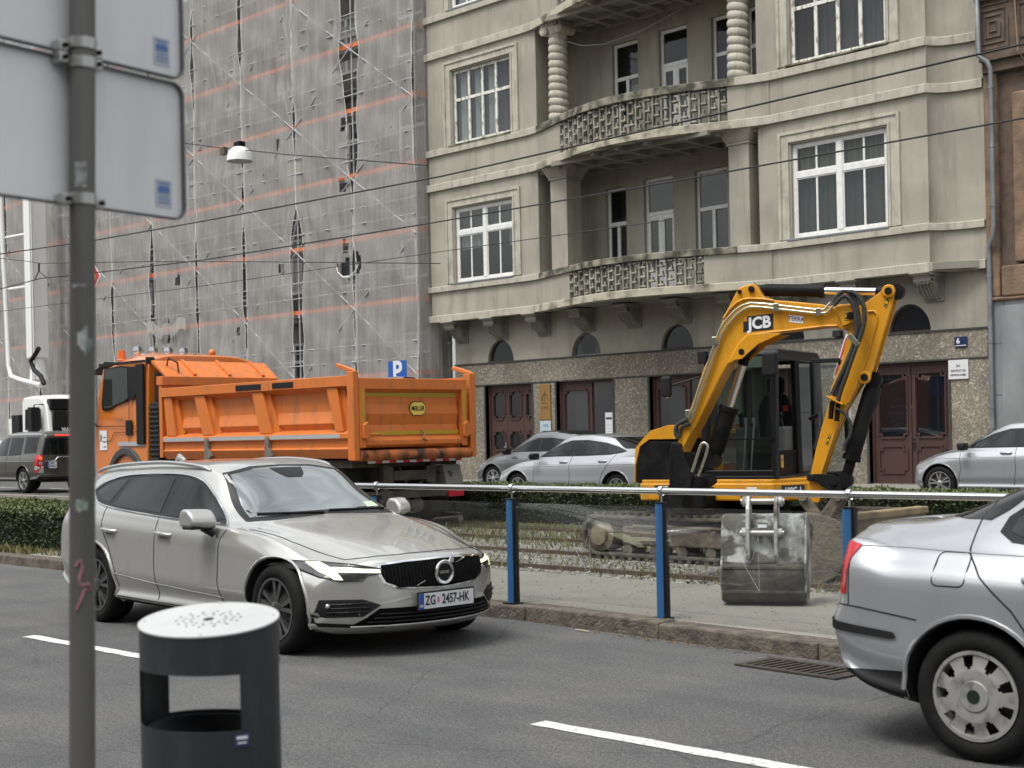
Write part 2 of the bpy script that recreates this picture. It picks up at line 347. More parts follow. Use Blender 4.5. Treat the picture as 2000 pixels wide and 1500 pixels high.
# hedges
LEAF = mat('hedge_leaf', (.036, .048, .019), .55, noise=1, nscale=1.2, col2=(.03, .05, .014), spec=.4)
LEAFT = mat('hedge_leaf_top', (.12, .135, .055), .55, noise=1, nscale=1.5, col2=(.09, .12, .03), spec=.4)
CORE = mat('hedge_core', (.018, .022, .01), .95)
def hedge(x0, x1, y0, y1, z0, z1, n, label, size=.035):
    t = thing('hedge', label, 'hedge', ((x0 + x1) / 2, (y0 + y1) / 2, z0))
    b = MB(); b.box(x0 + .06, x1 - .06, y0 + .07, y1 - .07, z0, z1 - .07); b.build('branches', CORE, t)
    b = MB(); rnd = random.random
    A = [(x1 - x0) * (y1 - y0), (x1 - x0) * (z1 - z0) * 1.0, (y1 - y0) * (z1 - z0) * 2]; T = sum(A)
    for _ in range(n):
        q = rnd() * T
        if q < A[0] : p = Vector((x0 + rnd() * (x1 - x0), y0 + rnd() * (y1 - y0), z1)); nn = Vector((0, 0, 1))
        elif q < A[0] + A[1]: p = Vector((x0 + rnd() * (x1 - x0), y0, z0 + rnd() ** .8 * (z1 - z0))); nn = Vector((0, -1, 0))
        else:
            e = rnd() < .5; p = Vector((x1 if e else x0, y0 + rnd() * (y1 - y0), z0 + rnd() * (z1 - z0))); nn = Vector((1 if e else -1, 0, 0))
        bulge = .018 * math.sin(p.x * 3.1) * math.cos(p.x * 1.3 + p.z * 5) + .012 * math.sin(p.x * 9 + p.y * 7 + p.z * 11)
        p += nn * (bulge + random.uniform(-.06, .012)) ; s = size * random.uniform(.6, 1.3)
        d = Vector((random.gauss(0, 1), random.gauss(0, 1), random.gauss(0, 1) + .3)) + nn * .9; d.normalize()
        u = d.cross(Vector((rnd() - .5, rnd() - .5, rnd()))).normalized()
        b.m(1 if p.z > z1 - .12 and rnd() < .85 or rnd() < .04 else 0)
        b.add([p - d * s, p + u * s * .45, p + d * s, p - u * s * .45], [(0, 1, 2, 3)])
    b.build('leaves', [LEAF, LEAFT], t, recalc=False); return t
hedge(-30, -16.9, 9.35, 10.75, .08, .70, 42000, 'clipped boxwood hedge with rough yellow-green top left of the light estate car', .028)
hedge(-23.3, -2, 16.75, 17.85, .10, .725, 80000, 'long low clipped hedge running behind the steel handrail and the excavator', .026)

b = MB()
for _ in range(150):
    k = random.random(); x = -7.4 + 1.6 * k + random.gauss(0, .25); y = yk(x) - .05 - abs(random.gauss(0, .05)); s_ = random.uniform(.008, .022); a = random.uniform(0, 6.28)
    b.add([(x - s_ * math.cos(a), y - s_ * math.sin(a), .006), (x + s_ * .4 * math.sin(a), y - s_ * .4 * math.cos(a), .012), (x + s_ * math.cos(a), y + s_ * math.sin(a), .007)], [(0, 1, 2)])
tag(b.build('dry_leaves', mat('dry_leaf', (.22, .13, .06), .9, noise=.8, nscale=30), recalc=False), 'dry leaf crumbs gathered in the gutter below the kerb', 'dry leaves', kind='stuff')
tag(MB().tube([(-7.75, yk(-7.75) - .10, .008), (-7.68, yk(-7.7) - .12, .012), (-7.58, yk(-7.6) - .11, .008)], .006, 5).build('twig', mat('pale_twig', (.42, .36, .26), .9)), 'pale twig lying on the asphalt just below the kerb', 'twig')
# ================================================================ BUILDINGS
PLAST = mat('plaster', (.37, .343, .28), .93, noise=.9, nscale=.8, col2=(.265, .247, .205), bump=.35, bscale=55, dirt=.55, dirtcol=(.15, .138, .11), dscale=1.0, dmap=(3.5, 3.5, .35), detail=9)
TRIM = mat('stucco_trim', (.45, .425, .35), .9, noise=.8, nscale=3.5, col2=(.34, .32, .26), bump=.25, bscale=40, dirt=.75, dirtcol=(.13, .12, .09), dscale=1.6)
MOSS = mat('weathered_stone', (.27, .25, .19), .95, noise=1, nscale=3.2, col2=(.06, .06, .045), bump=.6, bscale=35, thr=(.38, .58), detail=8)
MOSSL = mat('weathered_ledge', (.43, .40, .31), .95, noise=1, nscale=2.2, col2=(.10, .095, .065), bump=.5, bscale=35, thr=(.46, .66), detail=9)
BALM = mat('lichen_stone', (.36, .345, .29), .95, noise=1, nscale=3, col2=(.15, .145, .115), bump=.4, thr=(.4, .65))
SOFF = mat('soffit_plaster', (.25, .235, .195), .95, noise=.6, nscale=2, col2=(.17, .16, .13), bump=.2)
WPAINT = mat('white_window_paint', (.74, .74, .72), .45, noise=.5, nscale=9, col2=(.55, .54, .50))
WOLD = mat('flaking_window_paint', (.66, .65, .60), .6, noise=1, nscale=12, col2=(.30, .27, .21), thr=(.52, .62), stretch=(1, 1, .4))
DARK = mat('dark_interior', (.02, .02, .021), .9)
GLS = glassmat('window_glass', (.75, .8, .8), .6)
GLD = glassmat('shop_glass', (.55, .6, .62), .35, .02, (.06, .062, .065))
BROWN = mat('brown_door_paint', (.062, .029, .023), .5, noise=.8, nscale=5, col2=(.05, .024, .02), bump=.1, stretch=(1, 1, .3))
DSTONE = mat('dark_stone_edge', (.05, .048, .042), .8, noise=.5, nscale=8)
ZINC = mat('zinc', (.26, .28, .29), .5, metal=.5, noise=.8, nscale=3, col2=(.15, .16, .17), bump=.1)
CURT = {k: mat('curtain_' + k, c, .95, noise=.5, nscale=14, stretch=(4, 1, .15), col2=c2) for k, c, c2 in
        (('grey', (.13, .14, .13), (.06, .066, .062)), ('white', (.8, .81, .78), (.5, .5, .48)), ('beige', (.34, .32, .24), (.17, .16, .12)), ('brown', (.09, .045, .03), (.03, .018, .014)), ('violet', (.17, .16, .165), (.08, .075, .08)))}
def terrazzo():
    mt = mat('pebble_dash_stone', (.28, .25, .20), .85); n = mt.node_tree; p = n.nodes['Principled BSDF']; tc = n.nodes.new('ShaderNodeTexCoord')
    vo = n.nodes.new('ShaderNodeTexVoronoi'); vo.inputs['Scale'].default_value = 27; n.links.new(tc.outputs['Object'], vo.inputs['Vector'])
    wn = n.nodes.new('ShaderNodeTexWhiteNoise'); n.links.new(vo.outputs['Position'], wn.inputs['Vector'])
    r_ = n.nodes.new('ShaderNodeValToRGB'); r_.color_ramp.interpolation = 'CONSTANT'; e = r_.color_ramp.elements
    e[0].position = 0; e[0].color = (.20, .18, .145, 1); e[1].position = .3; e[1].color = (.24, .21, .165, 1)
    for q, c in ((.55, (.31, .275, .21, 1)), (.8, (.20, .17, .14, 1)), (.88, (.37, .34, .28, 1)), (.97, (.50, .47, .41, 1))):
        x = e.new(q); x.color = c
    n.links.new(wn.outputs['Value'], r_.inputs[0])
    nz = n.nodes.new('ShaderNodeTexNoise'); nz.inputs['Scale'].default_value = .7; nz.inputs['Detail'].default_value = 8; n.links.new(tc.outputs['Object'], nz.inputs['Vector'])
    r2 = n.nodes.new('ShaderNodeValToRGB'); r2.color_ramp.elements[0].position = .35; r2.color_ramp.elements[1].position = .7
    r2.color_ramp.elements[0].color = (.6, .6, .59, 1); r2.color_ramp.elements[1].color = (.95, .95, .93, 1); n.links.new(nz.outputs[0], r2.inputs[0])
    m_ = n.nodes.new('ShaderNodeMix'); m_.data_type = 'RGBA'; m_.blend_type = 'MULTIPLY'; m_.inputs[0].default_value = 1
    n.links.new(r_.outputs[0], m_.inputs[6]); n.links.new(r2.outputs[0], m_.inputs[7]); n.links.new(m_.outputs[2], p.inputs['Base Color'])
    bp = n.nodes.new('ShaderNodeBump'); bp.inputs['Strength'].default_value = .4; bp.inputs['Distance'].default_value = .01; n.links.new(vo.outputs['Distance'], bp.inputs['Height']); n.links.new(bp.outputs[0], p.inputs['Normal'])
    return mt
TERR = terrazzo()
def holes_wall(b, X0, X1, Z0, Z1, holes, y, depth):
    xs = sorted({X0, X1, *[v for h in holes for v in h[:2]]}); zs = sorted({Z0, Z1, *[v for h in holes for v in h[2:4]]})
    for i in range(len(xs) - 1):
        for j in range(len(zs) - 1):
            cx, cz = (xs[i] + xs[i + 1]) / 2, (zs[j] + zs[j + 1]) / 2
            if any(h[0] < cx < h[1] and h[2] < cz < h[3] for h in holes): continue
            b.add([(xs[i], y, zs[j]), (xs[i + 1], y, zs[j]), (xs[i + 1], y, zs[j + 1]), (xs[i], y, zs[j + 1])], [(0, 1, 2, 3)])
    for h in holes:
        a, c, d, e = h[:4]; P = [(a, d), (c, d), (c, e), (a, e)]
        for k in range(4):
            p, q = P[k], P[(k + 1) % 4]; b.add([(p[0], y, p[1]), (q[0], y, q[1]), (q[0], y + depth, q[1]), (p[0], y + depth, p[1])], [(0, 1, 2, 3)])
    return b
def curtain(par, x0, x1, z0, z1, y, m_, amp=.03, wl=.09):
    n = max(8, int((x1 - x0) / .012)); rows = [[], []]; ph = random.random() * 6
    for i in range(n + 1):
        x = x0 + (x1 - x0) * i / n; yy = y + amp * math.sin(x / wl * 6.28 * .5 + ph + .8 * math.sin(x * 9)) + .4 * amp * math.sin(x * 61)
        rows[0].append((x, yy, z0)); rows[1].append((x, yy * 1.0, z1))
    b = MB(); b.grid(rows); return b.build('curtain', m_, par, smooth=60, recalc=False)
def window(par, x0, x1, z0, z1, y, style='modern', curtains=(), name='window', label=None, dep=.9, fm=None, gm=None):
    fm = fm or (WPAINT if style == 'modern' else WOLD); b = MB(); W, H_ = x1 - x0, z1 - z0
    def bar(a, c, d, e, yf=0., t=.06): b.box(a, c, y + yf, y + yf + t, d, e)
    fo = .085; bar(x0, x0 + fo, z0, z1); bar(x1 - fo, x1, z0, z1); bar(x0 + fo, x1 - fo, z1 - fo, z1); bar(x0 + fo, x1 - fo, z0, z0 + fo)
    panes = []
    if style == 'modern':
        cx = (x0 + x1) / 2; tz = z0 + H_ * .665
        bar(cx - .075, cx + .075, z0 + fo, z1 - fo, -.012, .07); bar(x0 + fo, cx - .075, tz - .07, tz + .07, -.003); bar(cx + .075, x1 - fo, tz - .07, tz + .07, -.003)
        for a, c in ((x0 + fo, cx - .075), (cx + .075, x1 - fo)):
            for d, e in ((z0 + fo, tz - .07), (tz + .07, z1 - fo)):
                bar(a, a + .03, d, e, .012, .04); bar(c - .03, c, d, e, .012, .04); bar(a + .03, c - .03, d, d + .03, .012, .04); bar(a + .03, c - .03, e - .03, e, .012, .04)
                mx = (a + c) / 2; bar(mx - .026, mx + .026, d + .03, e - .03, .016, .03); panes.append((a, c, d, e))
    elif style == 'old':
        tz = z0 + H_ * .60; n = 4; ww = (W - 2 * fo) / n
        bar(x0 + fo, x1 - fo, tz - .045, tz + .045, -.01, .065)
        for k in range(1, n): bar(x0 + fo + ww * k - .045, x0 + fo + ww * k + .045, z0 + fo, tz - .045, -.004); bar(x0 + fo + ww * k - .04, x0 + fo + ww * k + .04, tz + .045, z1 - fo, -.004)
        panes = [(x0 + fo, x1 - fo, z0 + fo, tz - .04), (x0 + fo, x1 - fo, tz + .04, z1 - fo)]
    elif style in ('door', 'narrow'):
        tz = z0 + H_ * (.70 if style == 'door' else .58); cx = (x0 + x1) / 2
        bar(x0 + fo, x1 - fo, tz - .05, tz + .05, -.01, .065)
        bar(cx - .05, cx + .05, z0 + fo, tz - .05, -.006, .06)
        if style == 'door':
            for a, c in ((x0 + fo, cx - .05), (cx + .05, x1 - fo)):
                bar(a, a + .05, z0 + fo, tz - .05, .004, .05); bar(c - .05, c, z0 + fo, tz - .05, .004, .05); bar(a + .05, c - .05, z0 + fo, z0 + .75, .006, .05); bar(a + .05, c - .05, tz - .17, tz - .05, .006, .05)
        panes = [(x0 + fo, x1 - fo, z0 + fo, tz - .05), (x0 + fo, x1 - fo, tz + .05, z1 - fo)]
    elif style == 'single': panes = [(x0 + fo, x1 - fo, z0 + fo, z1 - fo)]
    fr = b.build(name, fm, par, bevel=.006, seg=1, label=label)
    g_ = MB()
    for a, c, d, e in panes: g_.add([(a - .01, y + .035, d - .01), (c + .01, y + .035, d - .01), (c + .01, y + .035, e + .01), (a - .01, y + .035, e + .01)], [(0, 1, 2, 3)])
    g_.build('pane', gm or GLS, fr)
    rb = MB(); yb_ = y + dep; rb.add([(x0, y + .062, z0), (x1, y + .062, z0), (x1, y + .062, z1), (x0, y + .062, z1), (x0, yb_, z0), (x1, yb_, z0), (x1, yb_, z1), (x0, yb_, z1)], [(4, 5, 6, 7), (0, 1, 5, 4), (3, 2, 6, 7), (0, 3, 7, 4), (1, 2, 6, 5)])
    rb.build('room', DARK, fr)
    for c in curtains:
        fx0, fx1, fz0, fz1, cm = c; curtain(fr, x0 + W * fx0, x0 + W * fx1, z0 + H_ * fz0, z0 + H_ * fz1, y + .16, CURT[cm])
    return fr

B = thing('apartment_building', 'grey plastered apartment building with curved stone balconies, twisted columns and white windows', 'building', (-22.9, 29, .27))
YU, YG, YB = 28.4, 29.0, 29.7
XL, XR, XE = -31.56, -15.33, -14.28
LX0, LX1 = -27.08, -19.76
WIN = dict(LW1=(-30.51, -28.11, 6.06, 8.23, 'modern'), LW2=(-30.5, -28.1, 10.1, 12.26, 'old'), LW3=(-30.5, -28.1, 14.07, 16.3, 'modern'),
           RW1=(-18.85, -16.33, 6.05, 8.27, 'modern'), RW2=(-18.82, -16.3, 10.14, 12.3, 'old'), RW3=(-18.8, -16.3, 14.1, 16.3, 'old'))
ZT = 16.6
hol = [w_[:4] for w_ in WIN.values()]
b = MB(); holes_wall(b, XL, LX0, 4.96, ZT, hol[:3], YU, .2)
b.add([(XL, YU, 4.96), (XL, 31, 4.96), (XL, 31, ZT), (XL, YU, ZT)], [(0, 1, 2, 3)])
x = LX0; b.add([(x, YU, 4.96), (x, YB, 4.96), (x, YB, ZT), (x, YU, ZT)], [(0, 1, 2, 3)]); b.build('upper_wall', PLAST, B, recalc=False)
x = LX1; b = MB(); holes_wall(b, LX1, XR, 4.96, ZT, hol[3:], YU, .2); b.add([(x, YU, 4.96), (x, YB, 4.96), (x, YB, ZT), (x, YU, ZT)], [(0, 1, 2, 3)])
def conc(t): return (XR + (XE - XR) * (1 - math.cos(t * math.pi / 2)), YU + .52 * math.sin(t * math.pi / 2))
rows = [[(conc(t / 12)[0], conc(t / 12)[1], z) for t in range(13)] for z in (4.96, ZT)]; b.grid(rows)
b.build('upper_wall', PLAST, B, recalc=False)
# loggia back wall
LW = [(-25.42, -24.5, 9.9, 12.2, 'narrow', (('0', 0),)), (-23.78, -22.82, 9.12, 12.24, 'door', 0), (-22.05, -21.1, 9.9, 12.22, 'narrow', 0), (-20.95, -20.1, 9.9, 12.22, 'narrow', 0),
      (-25.75, -25.02, 5.95, 8.28, 'narrow', 0), (-24.4, -23.39, 5.2, 8.37, 'door', 0), (-22.68, -21.62, 5.95, 8.34, 'narrow', 0), (-21.0, -20.1, 5.95, 8.34, 'narrow', 0),
      (-25.42, -24.5, 13.9, 16.1, 'narrow', 0), (-23.78, -22.82, 13.1, 16.2, 'door', 0)]
b = MB(); holes_wall(b, LX0, LX1, 4.96, ZT, [q[:4] for q in LW], YB, .16); b.build('loggia_wall', PLAST, B, recalc=False)
for q in LW: window(B, q[0], q[1], q[2], q[3], YB + .1, q[4], curtains=((.08, .92, .03, .66, 'grey'),) if q[3] < 9 or q[0] == -22.05 else ((.5, .95, .03, .5, 'white'),), name='balcony_door' if q[4] == 'door' else 'window', fm=WPAINT)
CU = dict(LW1=((.04, .42, .45, .72, 'white'), (.05, .95, .66, .97, 'grey'), (.86, .97, .42, .66, 'white')), LW2=((.06, .2, .02, .97, 'white'), (.3, .42, .02, .97, 'white'), (.55, .7, .02, .97, 'white'), (.72, .97, .04, .97, 'violet'), (.44, .56, .04, .6, 'grey')),
          LW3=((.05, .95, .02, .9, 'white'),), RW1=((.03, .97, .03, .63, 'grey'), (.04, .96, .67, .97, 'beige')), RW2=((.04, .22, .02, .97, 'brown'), (.25, .97, .02, .97, 'violet')), RW3=((.04, .96, .02, .9, 'grey'),))
for k, q in WIN.items():
    window(B, q[0], q[1], q[2], q[3], YU + .085, q[4], CU[k], label='old window with flaking white paint' if q[4] == 'old' else None)
    # moulded surround and sill
    x0, x1, z0, z1 = q[:4]; b = MB(); e1, e2 = .33, .30
    for i, (o1, o2, dy) in enumerate(((.34, .26, .05), (.26, .10, .022), (.10, .04, .045))):
        zb = z0 - .02
        b.box(x0 - o1, x0 - o2, YU - dy, YU + .01, zb, z1 + o1 * .85); b.box(x1 + o2, x1 + o1, YU - dy, YU + .01, zb, z1 + o1 * .85); b.box(x0 - o2, x1 + o2, YU - dy, YU + .01, z1 + o2 * .85, z1 + o1 * .85)
    b.build('window_surround', TRIM, B, bevel=.008, seg=2)
    b = MB(); b.box(x0 - .1, x1 + .06, YU - .09, YU + .1, z0 - .06, z0 - .012); b.build('window_sill', MOSS if q[4] == 'old' else ZINC, B, bevel=.006)
# string courses that swing out round the balconies
def bulge(x): 
    t = (x - (-27.35)) / (-19.35 + 27.35)
    return 0 if t <= 0 or t >= 1 else 1.08 * math.sin(math.pi * t) ** 1.35
def path(off=0., x0=XL, x1=XR, n=110, corner=True):
    P = []
    for i in range(n + 1):
        x = x0 + (x1 - x0) * i / n; P.append((x, YU - off - bulge(x)))
    if corner: P += [(conc(t / 10)[0] + off * math.cos(t / 10 * 1.57) * .9, conc(t / 10)[1] - off * math.sin(t / 10 * 1.57)) for t in range(1, 11)]
    return P
def band(name, z0, z1, mt, off=.1, split=None):
    P = path(off); rows = []
    b = MB()
    if off > 0: Q = [(XL - off, YU + .5), (XL - off, YU - off)] + P
    rows = [[(x, y + .3, z0) for x, y in Q], [(x, y, z0) for x, y in Q], [(x, y, z1 - .015) for x, y in Q], [(x, y + .02, z1) for x, y in Q], [(x, y + .4, z1 + .01) for x, y in Q]]
    b.grid(rows)
    nq = len(Q); faces = b.f
    for k, f_ in enumerate(faces):
        cx = sum(b.v[i][0] for i in f_) / 4; b.mi[k] = 1 if (-27.0 < cx < -20.2 and split) else 0
    return b.build(name, [TRIM, MOSSL if split == 'ledge' else MOSS], B, smooth=35)
for z0, z1, kind in ((4.95, 5.14, 'ledge'), (5.84, 6.0, 'cap'), (8.84, 9.04, 'ledge'), (9.87, 10.06, 'cap'), (12.74, 12.95, 'ledge'), (13.84, 14.03, 'cap')):
    band('string_course', z0, z1, TRIM, .075, kind)
# slabs, coffered soffits, parapets
for z in (4.96, 8.85, 12.75):
    Pp = path(.06, LX0 - .25, LX1 + .3, 60, False) if z > 5 else path(.02, XL + .01, XR - .01, 110, False) + [(XE, YU + .5)]
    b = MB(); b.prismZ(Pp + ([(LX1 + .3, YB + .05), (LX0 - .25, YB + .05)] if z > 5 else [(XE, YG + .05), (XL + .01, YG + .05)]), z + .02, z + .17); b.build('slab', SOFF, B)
    b = MB()
    if z > 5:
        for i in range(9):
            x = LX0 + .1 + i * (LX1 - LX0 - .2) / 8; yb_ = YU - bulge(x) + .12; b.box(x - .07, x + .07, yb_, YB, z - .12, z + .02)
        for yy in (29.5, 28.7): b.box(LX0, LX1, yy - .06, yy + .06, z - .121, z + .019)
        b.box(-26, -20.8, 27.78, 27.9, z - .122, z + .018)
        for i in range(8):
            xa = LX0 + .1 + i * (LX1 - LX0 - .2) / 8; xm = xa + (LX1 - LX0 - .2) / 16
            b.box(xm - .22, xm + .22, 28.95, 29.25, z - .03, z + .018); b.box(xm - .12, xm + .12, 29.02, 29.18, z - .06, z - .031)
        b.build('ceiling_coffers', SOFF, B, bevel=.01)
    for yy in ():
        pass
ph_ = MB()
for z0, z1, g0, g1 in ((5.14, 5.84, -25.35, -21.02), (9.04, 9.87, -25.7, -20.4), (12.95, 13.84, -25.7, -20.4)):
    for a, c in ((LX0 - .3, g0), (g1, LX1 + .35)):
        b = MB(); P = path(.0, a, c, 24, False); b.grid([[(x, y - .012, z0) for x, y in P], [(x, y - .012, z1) for x, y in P]])
        b.grid([[(x, y + .14, z0) for x, y in P], [(x, y + .14, z1) for x, y in P]])
        e = P[-1] if c == g0 else P[0]; b.add([(e[0], e[1] - .012, z0), (e[0], e[1] + .14, z0), (e[0], e[1] + .14, z1), (e[0], e[1] - .012, z1)], [(0, 1, 2, 3)])
        b.build('parapet_wall', PLAST, B, recalc=False)
    # openwork of interlocking concrete blocks
    b = MB(); n = int((g1 - g0) / .23); st = (g1 - g0) / n; H_ = z1 - z0
    for i in range(n + 1):
        x = g0 + i * st; y = YU - bulge(x); t = Vector((1, -(bulge(x + .01) - bulge(x - .01)) / .02, 0)).normalized(); nn = Vector((t.y, -t.x, 0)); nn = nn if nn.y < 0 else -nn
        b.obox((x, y + .07, z0 + H_ / 2), t, nn, (0, 0, 1), .022, .07, H_ / 2)
        if i < n:
            xm = x + st / 2; ym = YU - bulge(xm)
            k = 3
            for j in range(k):
                zc = z0 + H_ * ((j + (.25 if i % 2 else .75)) / k)
                b.obox((xm, ym + .055, zc), t, nn, (0, 0, 1), st * .30, .085, .022)
                b.obox((xm + (.02 if j % 2 else -.02), ym + .07, zc + H_ * .09), t, nn, (0, 0, 1), .02, .06, H_ * .07)
    b.build('openwork_balustrade', BALM, B, bevel=.008, seg=1)
# columns
def twisted(x, y, z0, z1):
    rows = []; n = 28; m_ = 150; turns = (z1 - z0 - .45) / .205
    for i in range(m_ + 1):
        z = z0 + .02 + (z1 - z0 - .34) * i / m_; row = []
        for j in range(n):
            a = 2 * math.pi * j / n; ph2 = (a + z / .205 * 2 * math.pi) % (2 * math.pi) / (2 * math.pi)
            r_ = (.225 + .055 * math.sqrt(max(0, math.sin(math.pi * ph2)))) * (1.06 - .12 * i / m_)
            row.append((x + r_ * math.cos(a), y + r_ * math.sin(a), z))
        rows.append(row)
    b = MB(); b.grid(rows, True); c = b.build('twisted_column', TRIM, B, smooth=50)
    zc = z1 - .34; b = MB(); b.lathe([(.25, 0), (.29, .03), (.25, .06), (.26, .12), (.3, .2), (.3, .22)], (x, y, zc)); b.box(x - .36, x + .36, y - .3, y + .3, zc + .26, zc + .32)
    for sx in (-1, 1):
        for k in range(3): b.lathe([(.001, -.3), (.13 - .035 * k, -.3 - .012 * k), (.13 - .035 * k, .3 + .012 * k), (.001, .3)], (x + sx * .27, y, zc + .15), 'Y', 20)
    b.box(x - .3, x + .3, y - .28, y + .28, zc + .2, zc + .27)
    b.build('capital', TRIM, c, smooth=40)
for x in (-26.32, -20.34):
    twisted(x, 28.5, 10.02, 12.75)
    b = MB(); b.box(x - .3, x + .3, 28.4, 28.98, 5.9, 8.5); b.box(x - .34, x + .34, 28.36, 29.02, 8.5, 8.56)
    b.prism([(-.36, -.36), (.36, -.36), (.36, .36), (-.36, .36)], lambda p, x=x: (x + p[0] * .95, 28.69 + p[1] * .95, 8.56), lambda p, x=x: (x + p[0] * 1.35, 28.69 + p[1] * 1.35, 8.85))
    b.build('square_pillar', PLAST, B, bevel=.01)
# ground floor
ARC = [-29.3, -25.97, -22.82, -19.5, -16.2]
OPN = [(-29.93, -28.03, .28, 3.02), (-27.08, -25.0, .6, 3.02), (-23.73, -21.62, .6, 3.02), (-20.75, -18.62, .28, 3.02), (-17.25, -15.25, .28, 3.02)]
b = MB(); AW, AZ0, AZ1 = .53, 3.70, 4.33
holes_wall(b, -31.22, XE, 3.68, 4.97, [(a - AW, a + AW, AZ0, AZ1) for a in ARC], YG, .14)
for a in ARC:
    n = 18; arc = [(a + AW * math.cos(math.pi * i / n), AZ0 + (AZ1 - AZ0) * math.sin(math.pi * i / n)) for i in range(n + 1)]
    for i in range(n):
        p, q = arc[i], arc[i + 1]; b.add([(p[0], YG, p[1]), (q[0], YG, q[1]), (q[0], YG, AZ1), (p[0], YG, AZ1)], [(0, 1, 2, 3)])
        b.add([(p[0], YG, p[1]), (q[0], YG, q[1]), (q[0], YG + .14, q[1]), (p[0], YG + .14, p[1])], [(0, 1, 2, 3)])
b.add([(-31.22, YG, .2), (-31.22, 31, .2), (-31.22, 31, 4.97), (-31.22, YG, 4.97)], [(0, 1, 2, 3)])
b.build('ground_floor_wall', PLAST, B, recalc=False)
for a in ARC:
    n = 20; arc = [(a + AW * 1.0 * math.cos(math.pi * i / n), AZ0 + (AZ1 - AZ0) * math.sin(math.pi * i / n)) for i in range(n + 1)]
    inn = [(a + (AW - .05) * math.cos(math.pi * i / n), AZ0 + .04 + (AZ1 - AZ0 - .09) * math.sin(math.pi * i / n)) for i in range(n + 1)]
    b = MB(); b.ring(arc, inn, lambda p: (p[0], YG + .09, p[1]), lambda p: (p[0], YG + .14, p[1])); f_ = b.build('arched_window', DSTONE if a != ARC[1] else ZINC, B)
    b = MB(); b.add([(p[0], YG + .12, p[1]) for p in arc], [tuple(range(n + 1))]); b.build('pane', mat('arch_glass', (.014, .015, .018), .12, spec=.6), f_)
    if a == ARC[1]:
        for s in (-1, 1): 
            b = MB(); b.add([(a + s * .46, YG + .115, 3.76), (a + s * .2, YG + .115, 3.76), (a + s * .28, YG + .115, 4.0), (a + s * .3, YG + .115, 4.15), (a + s * .42, YG + .115, 4.0)], [(0, 1, 2, 3, 4)]); b.build('drape', mat('drape', (.12, .12, .12), .9), f_)
b = MB(); holes_wall(b, -31.22, XE, .2, 3.68, [(-31.0, -31.0 + .001, .21, .211)] + OPN, YG - .03, .3)
b.add([(-31.22, YG - .03, 3.68), (XE, YG - .03, 3.68), (XE, YG, 3.68), (-31.22, YG, 3.68)], [(0, 1, 2, 3)])
b.build('shopfront_stone', TERR, B, recalc=False)
b = MB(); b.box(-31.22, XE, YG - .055, YG - .025, 3.66, 3.70); b.box(XE - .04, XE, YG - .055, YG - .025, 3.05, 3.66); b.box(-31.22, XE, YG - .05, YG - .025, 3.02, 3.055)
for x0, x1, z0, z1 in OPN: b.box(x0 - .06, x0, YG - .05, YG + .2, .27, 3.02); b.box(x1, x1 + .05, YG - .05, YG + .2, .27, 3.02)
b.box(-26.9 - .2, -25.0, YG - .04, YG + .1, .5, .6)
b.build('stone_edging', DSTONE, B)
# shop doors and windows in brown timber
def stepped(x0, x1, z0, z1, s=.09):  # panel outline with stepped corners
    return [(x0 + s, z0), (x1 - s, z0), (x1 - s, z0 + s), (x1, z0 + s), (x1, z1 - s), (x1 - s, z1 - s), (x1 - s, z1), (x0 + s, z1), (x0 + s, z1 - s), (x0, z1 - s), (x0, z0 + s), (x0 + s, z0 + s)]
def panel_ring(b, x0, x1, z0, z1, y, w_=.035, d=.03, s=.09):
    o_ = stepped(x0, x1, z0, z1, s); cx, cz = (x0 + x1) / 2, (z0 + z1) / 2
    i_ = stepped(x0 + w_, x1 - w_, z0 + w_, z1 - w_, s); b.ring(o_, i_, lambda p: (p[0], y, p[1]), lambda p: (p[0], y - d, p[1]))
def leaf(par, x0, x1, z0, z1, y, glz, name='door_leaf', panels=None, gm=None):
    b = MB(); gh = glz
    hol2 = [(x0 + .12, x1 - .12, a, c) for a, c in gh]
    holes_wall(b, x0, x1, z0, z1, hol2, y, .05)
    for a, c in gh: panel_ring(b, x0 + .07, x1 - .07, a - .05, c + .05, y + .001)
    for a, c in (panels or []): panel_ring(b, x0 + .09, x1 - .09, a, c, y + .001)
    d = b.build(name, BROWN, par, recalc=False)
    g_ = MB(); [g_.add([(x0 + .11, y + .03, a - .01), (x1 - .11, y + .03, a - .01), (x1 - .11, y + .03, c + .01), (x0 + .11, y + .03, c + .01)], [(0, 1, 2, 3)]) for a, c in gh]; g_.build('pane', gm or GLD, d)
    return d
yd = YG + .12
def frame(x0, x1, z0, z1, y=yd, w_=.07):
    b = MB(); b.box(x0, x0 + w_, y - .03, y + .05, z0, z1); b.box(x1 - w_, x1, y - .03, y + .05, z0, z1); b.box(x0 + w_, x1 - w_, y - .03, y + .05, z1 - w_, z1); return b
def backing(x0, x1, z0, z1, d=1.2):
    b = MB(); b.add([(x0, yd + .06, z0), (x1, yd + .06, z0), (x1, yd + .06, z1), (x0, yd + .06, z1), (x0, yd + d, z0), (x1, yd + d, z0), (x1, yd + d, z1), (x0, yd + d, z1)], [(4, 5, 6, 7), (0, 1, 5, 4), (3, 2, 6, 7), (0, 3, 7, 4), (1, 2, 6, 5)]); return b
ROOM = mat('shop_interior', (.10, .105, .11), .9)
GDK = glassmat('door_glass', (.4, .45, .5), .3, .02, (.012, .014, .018))
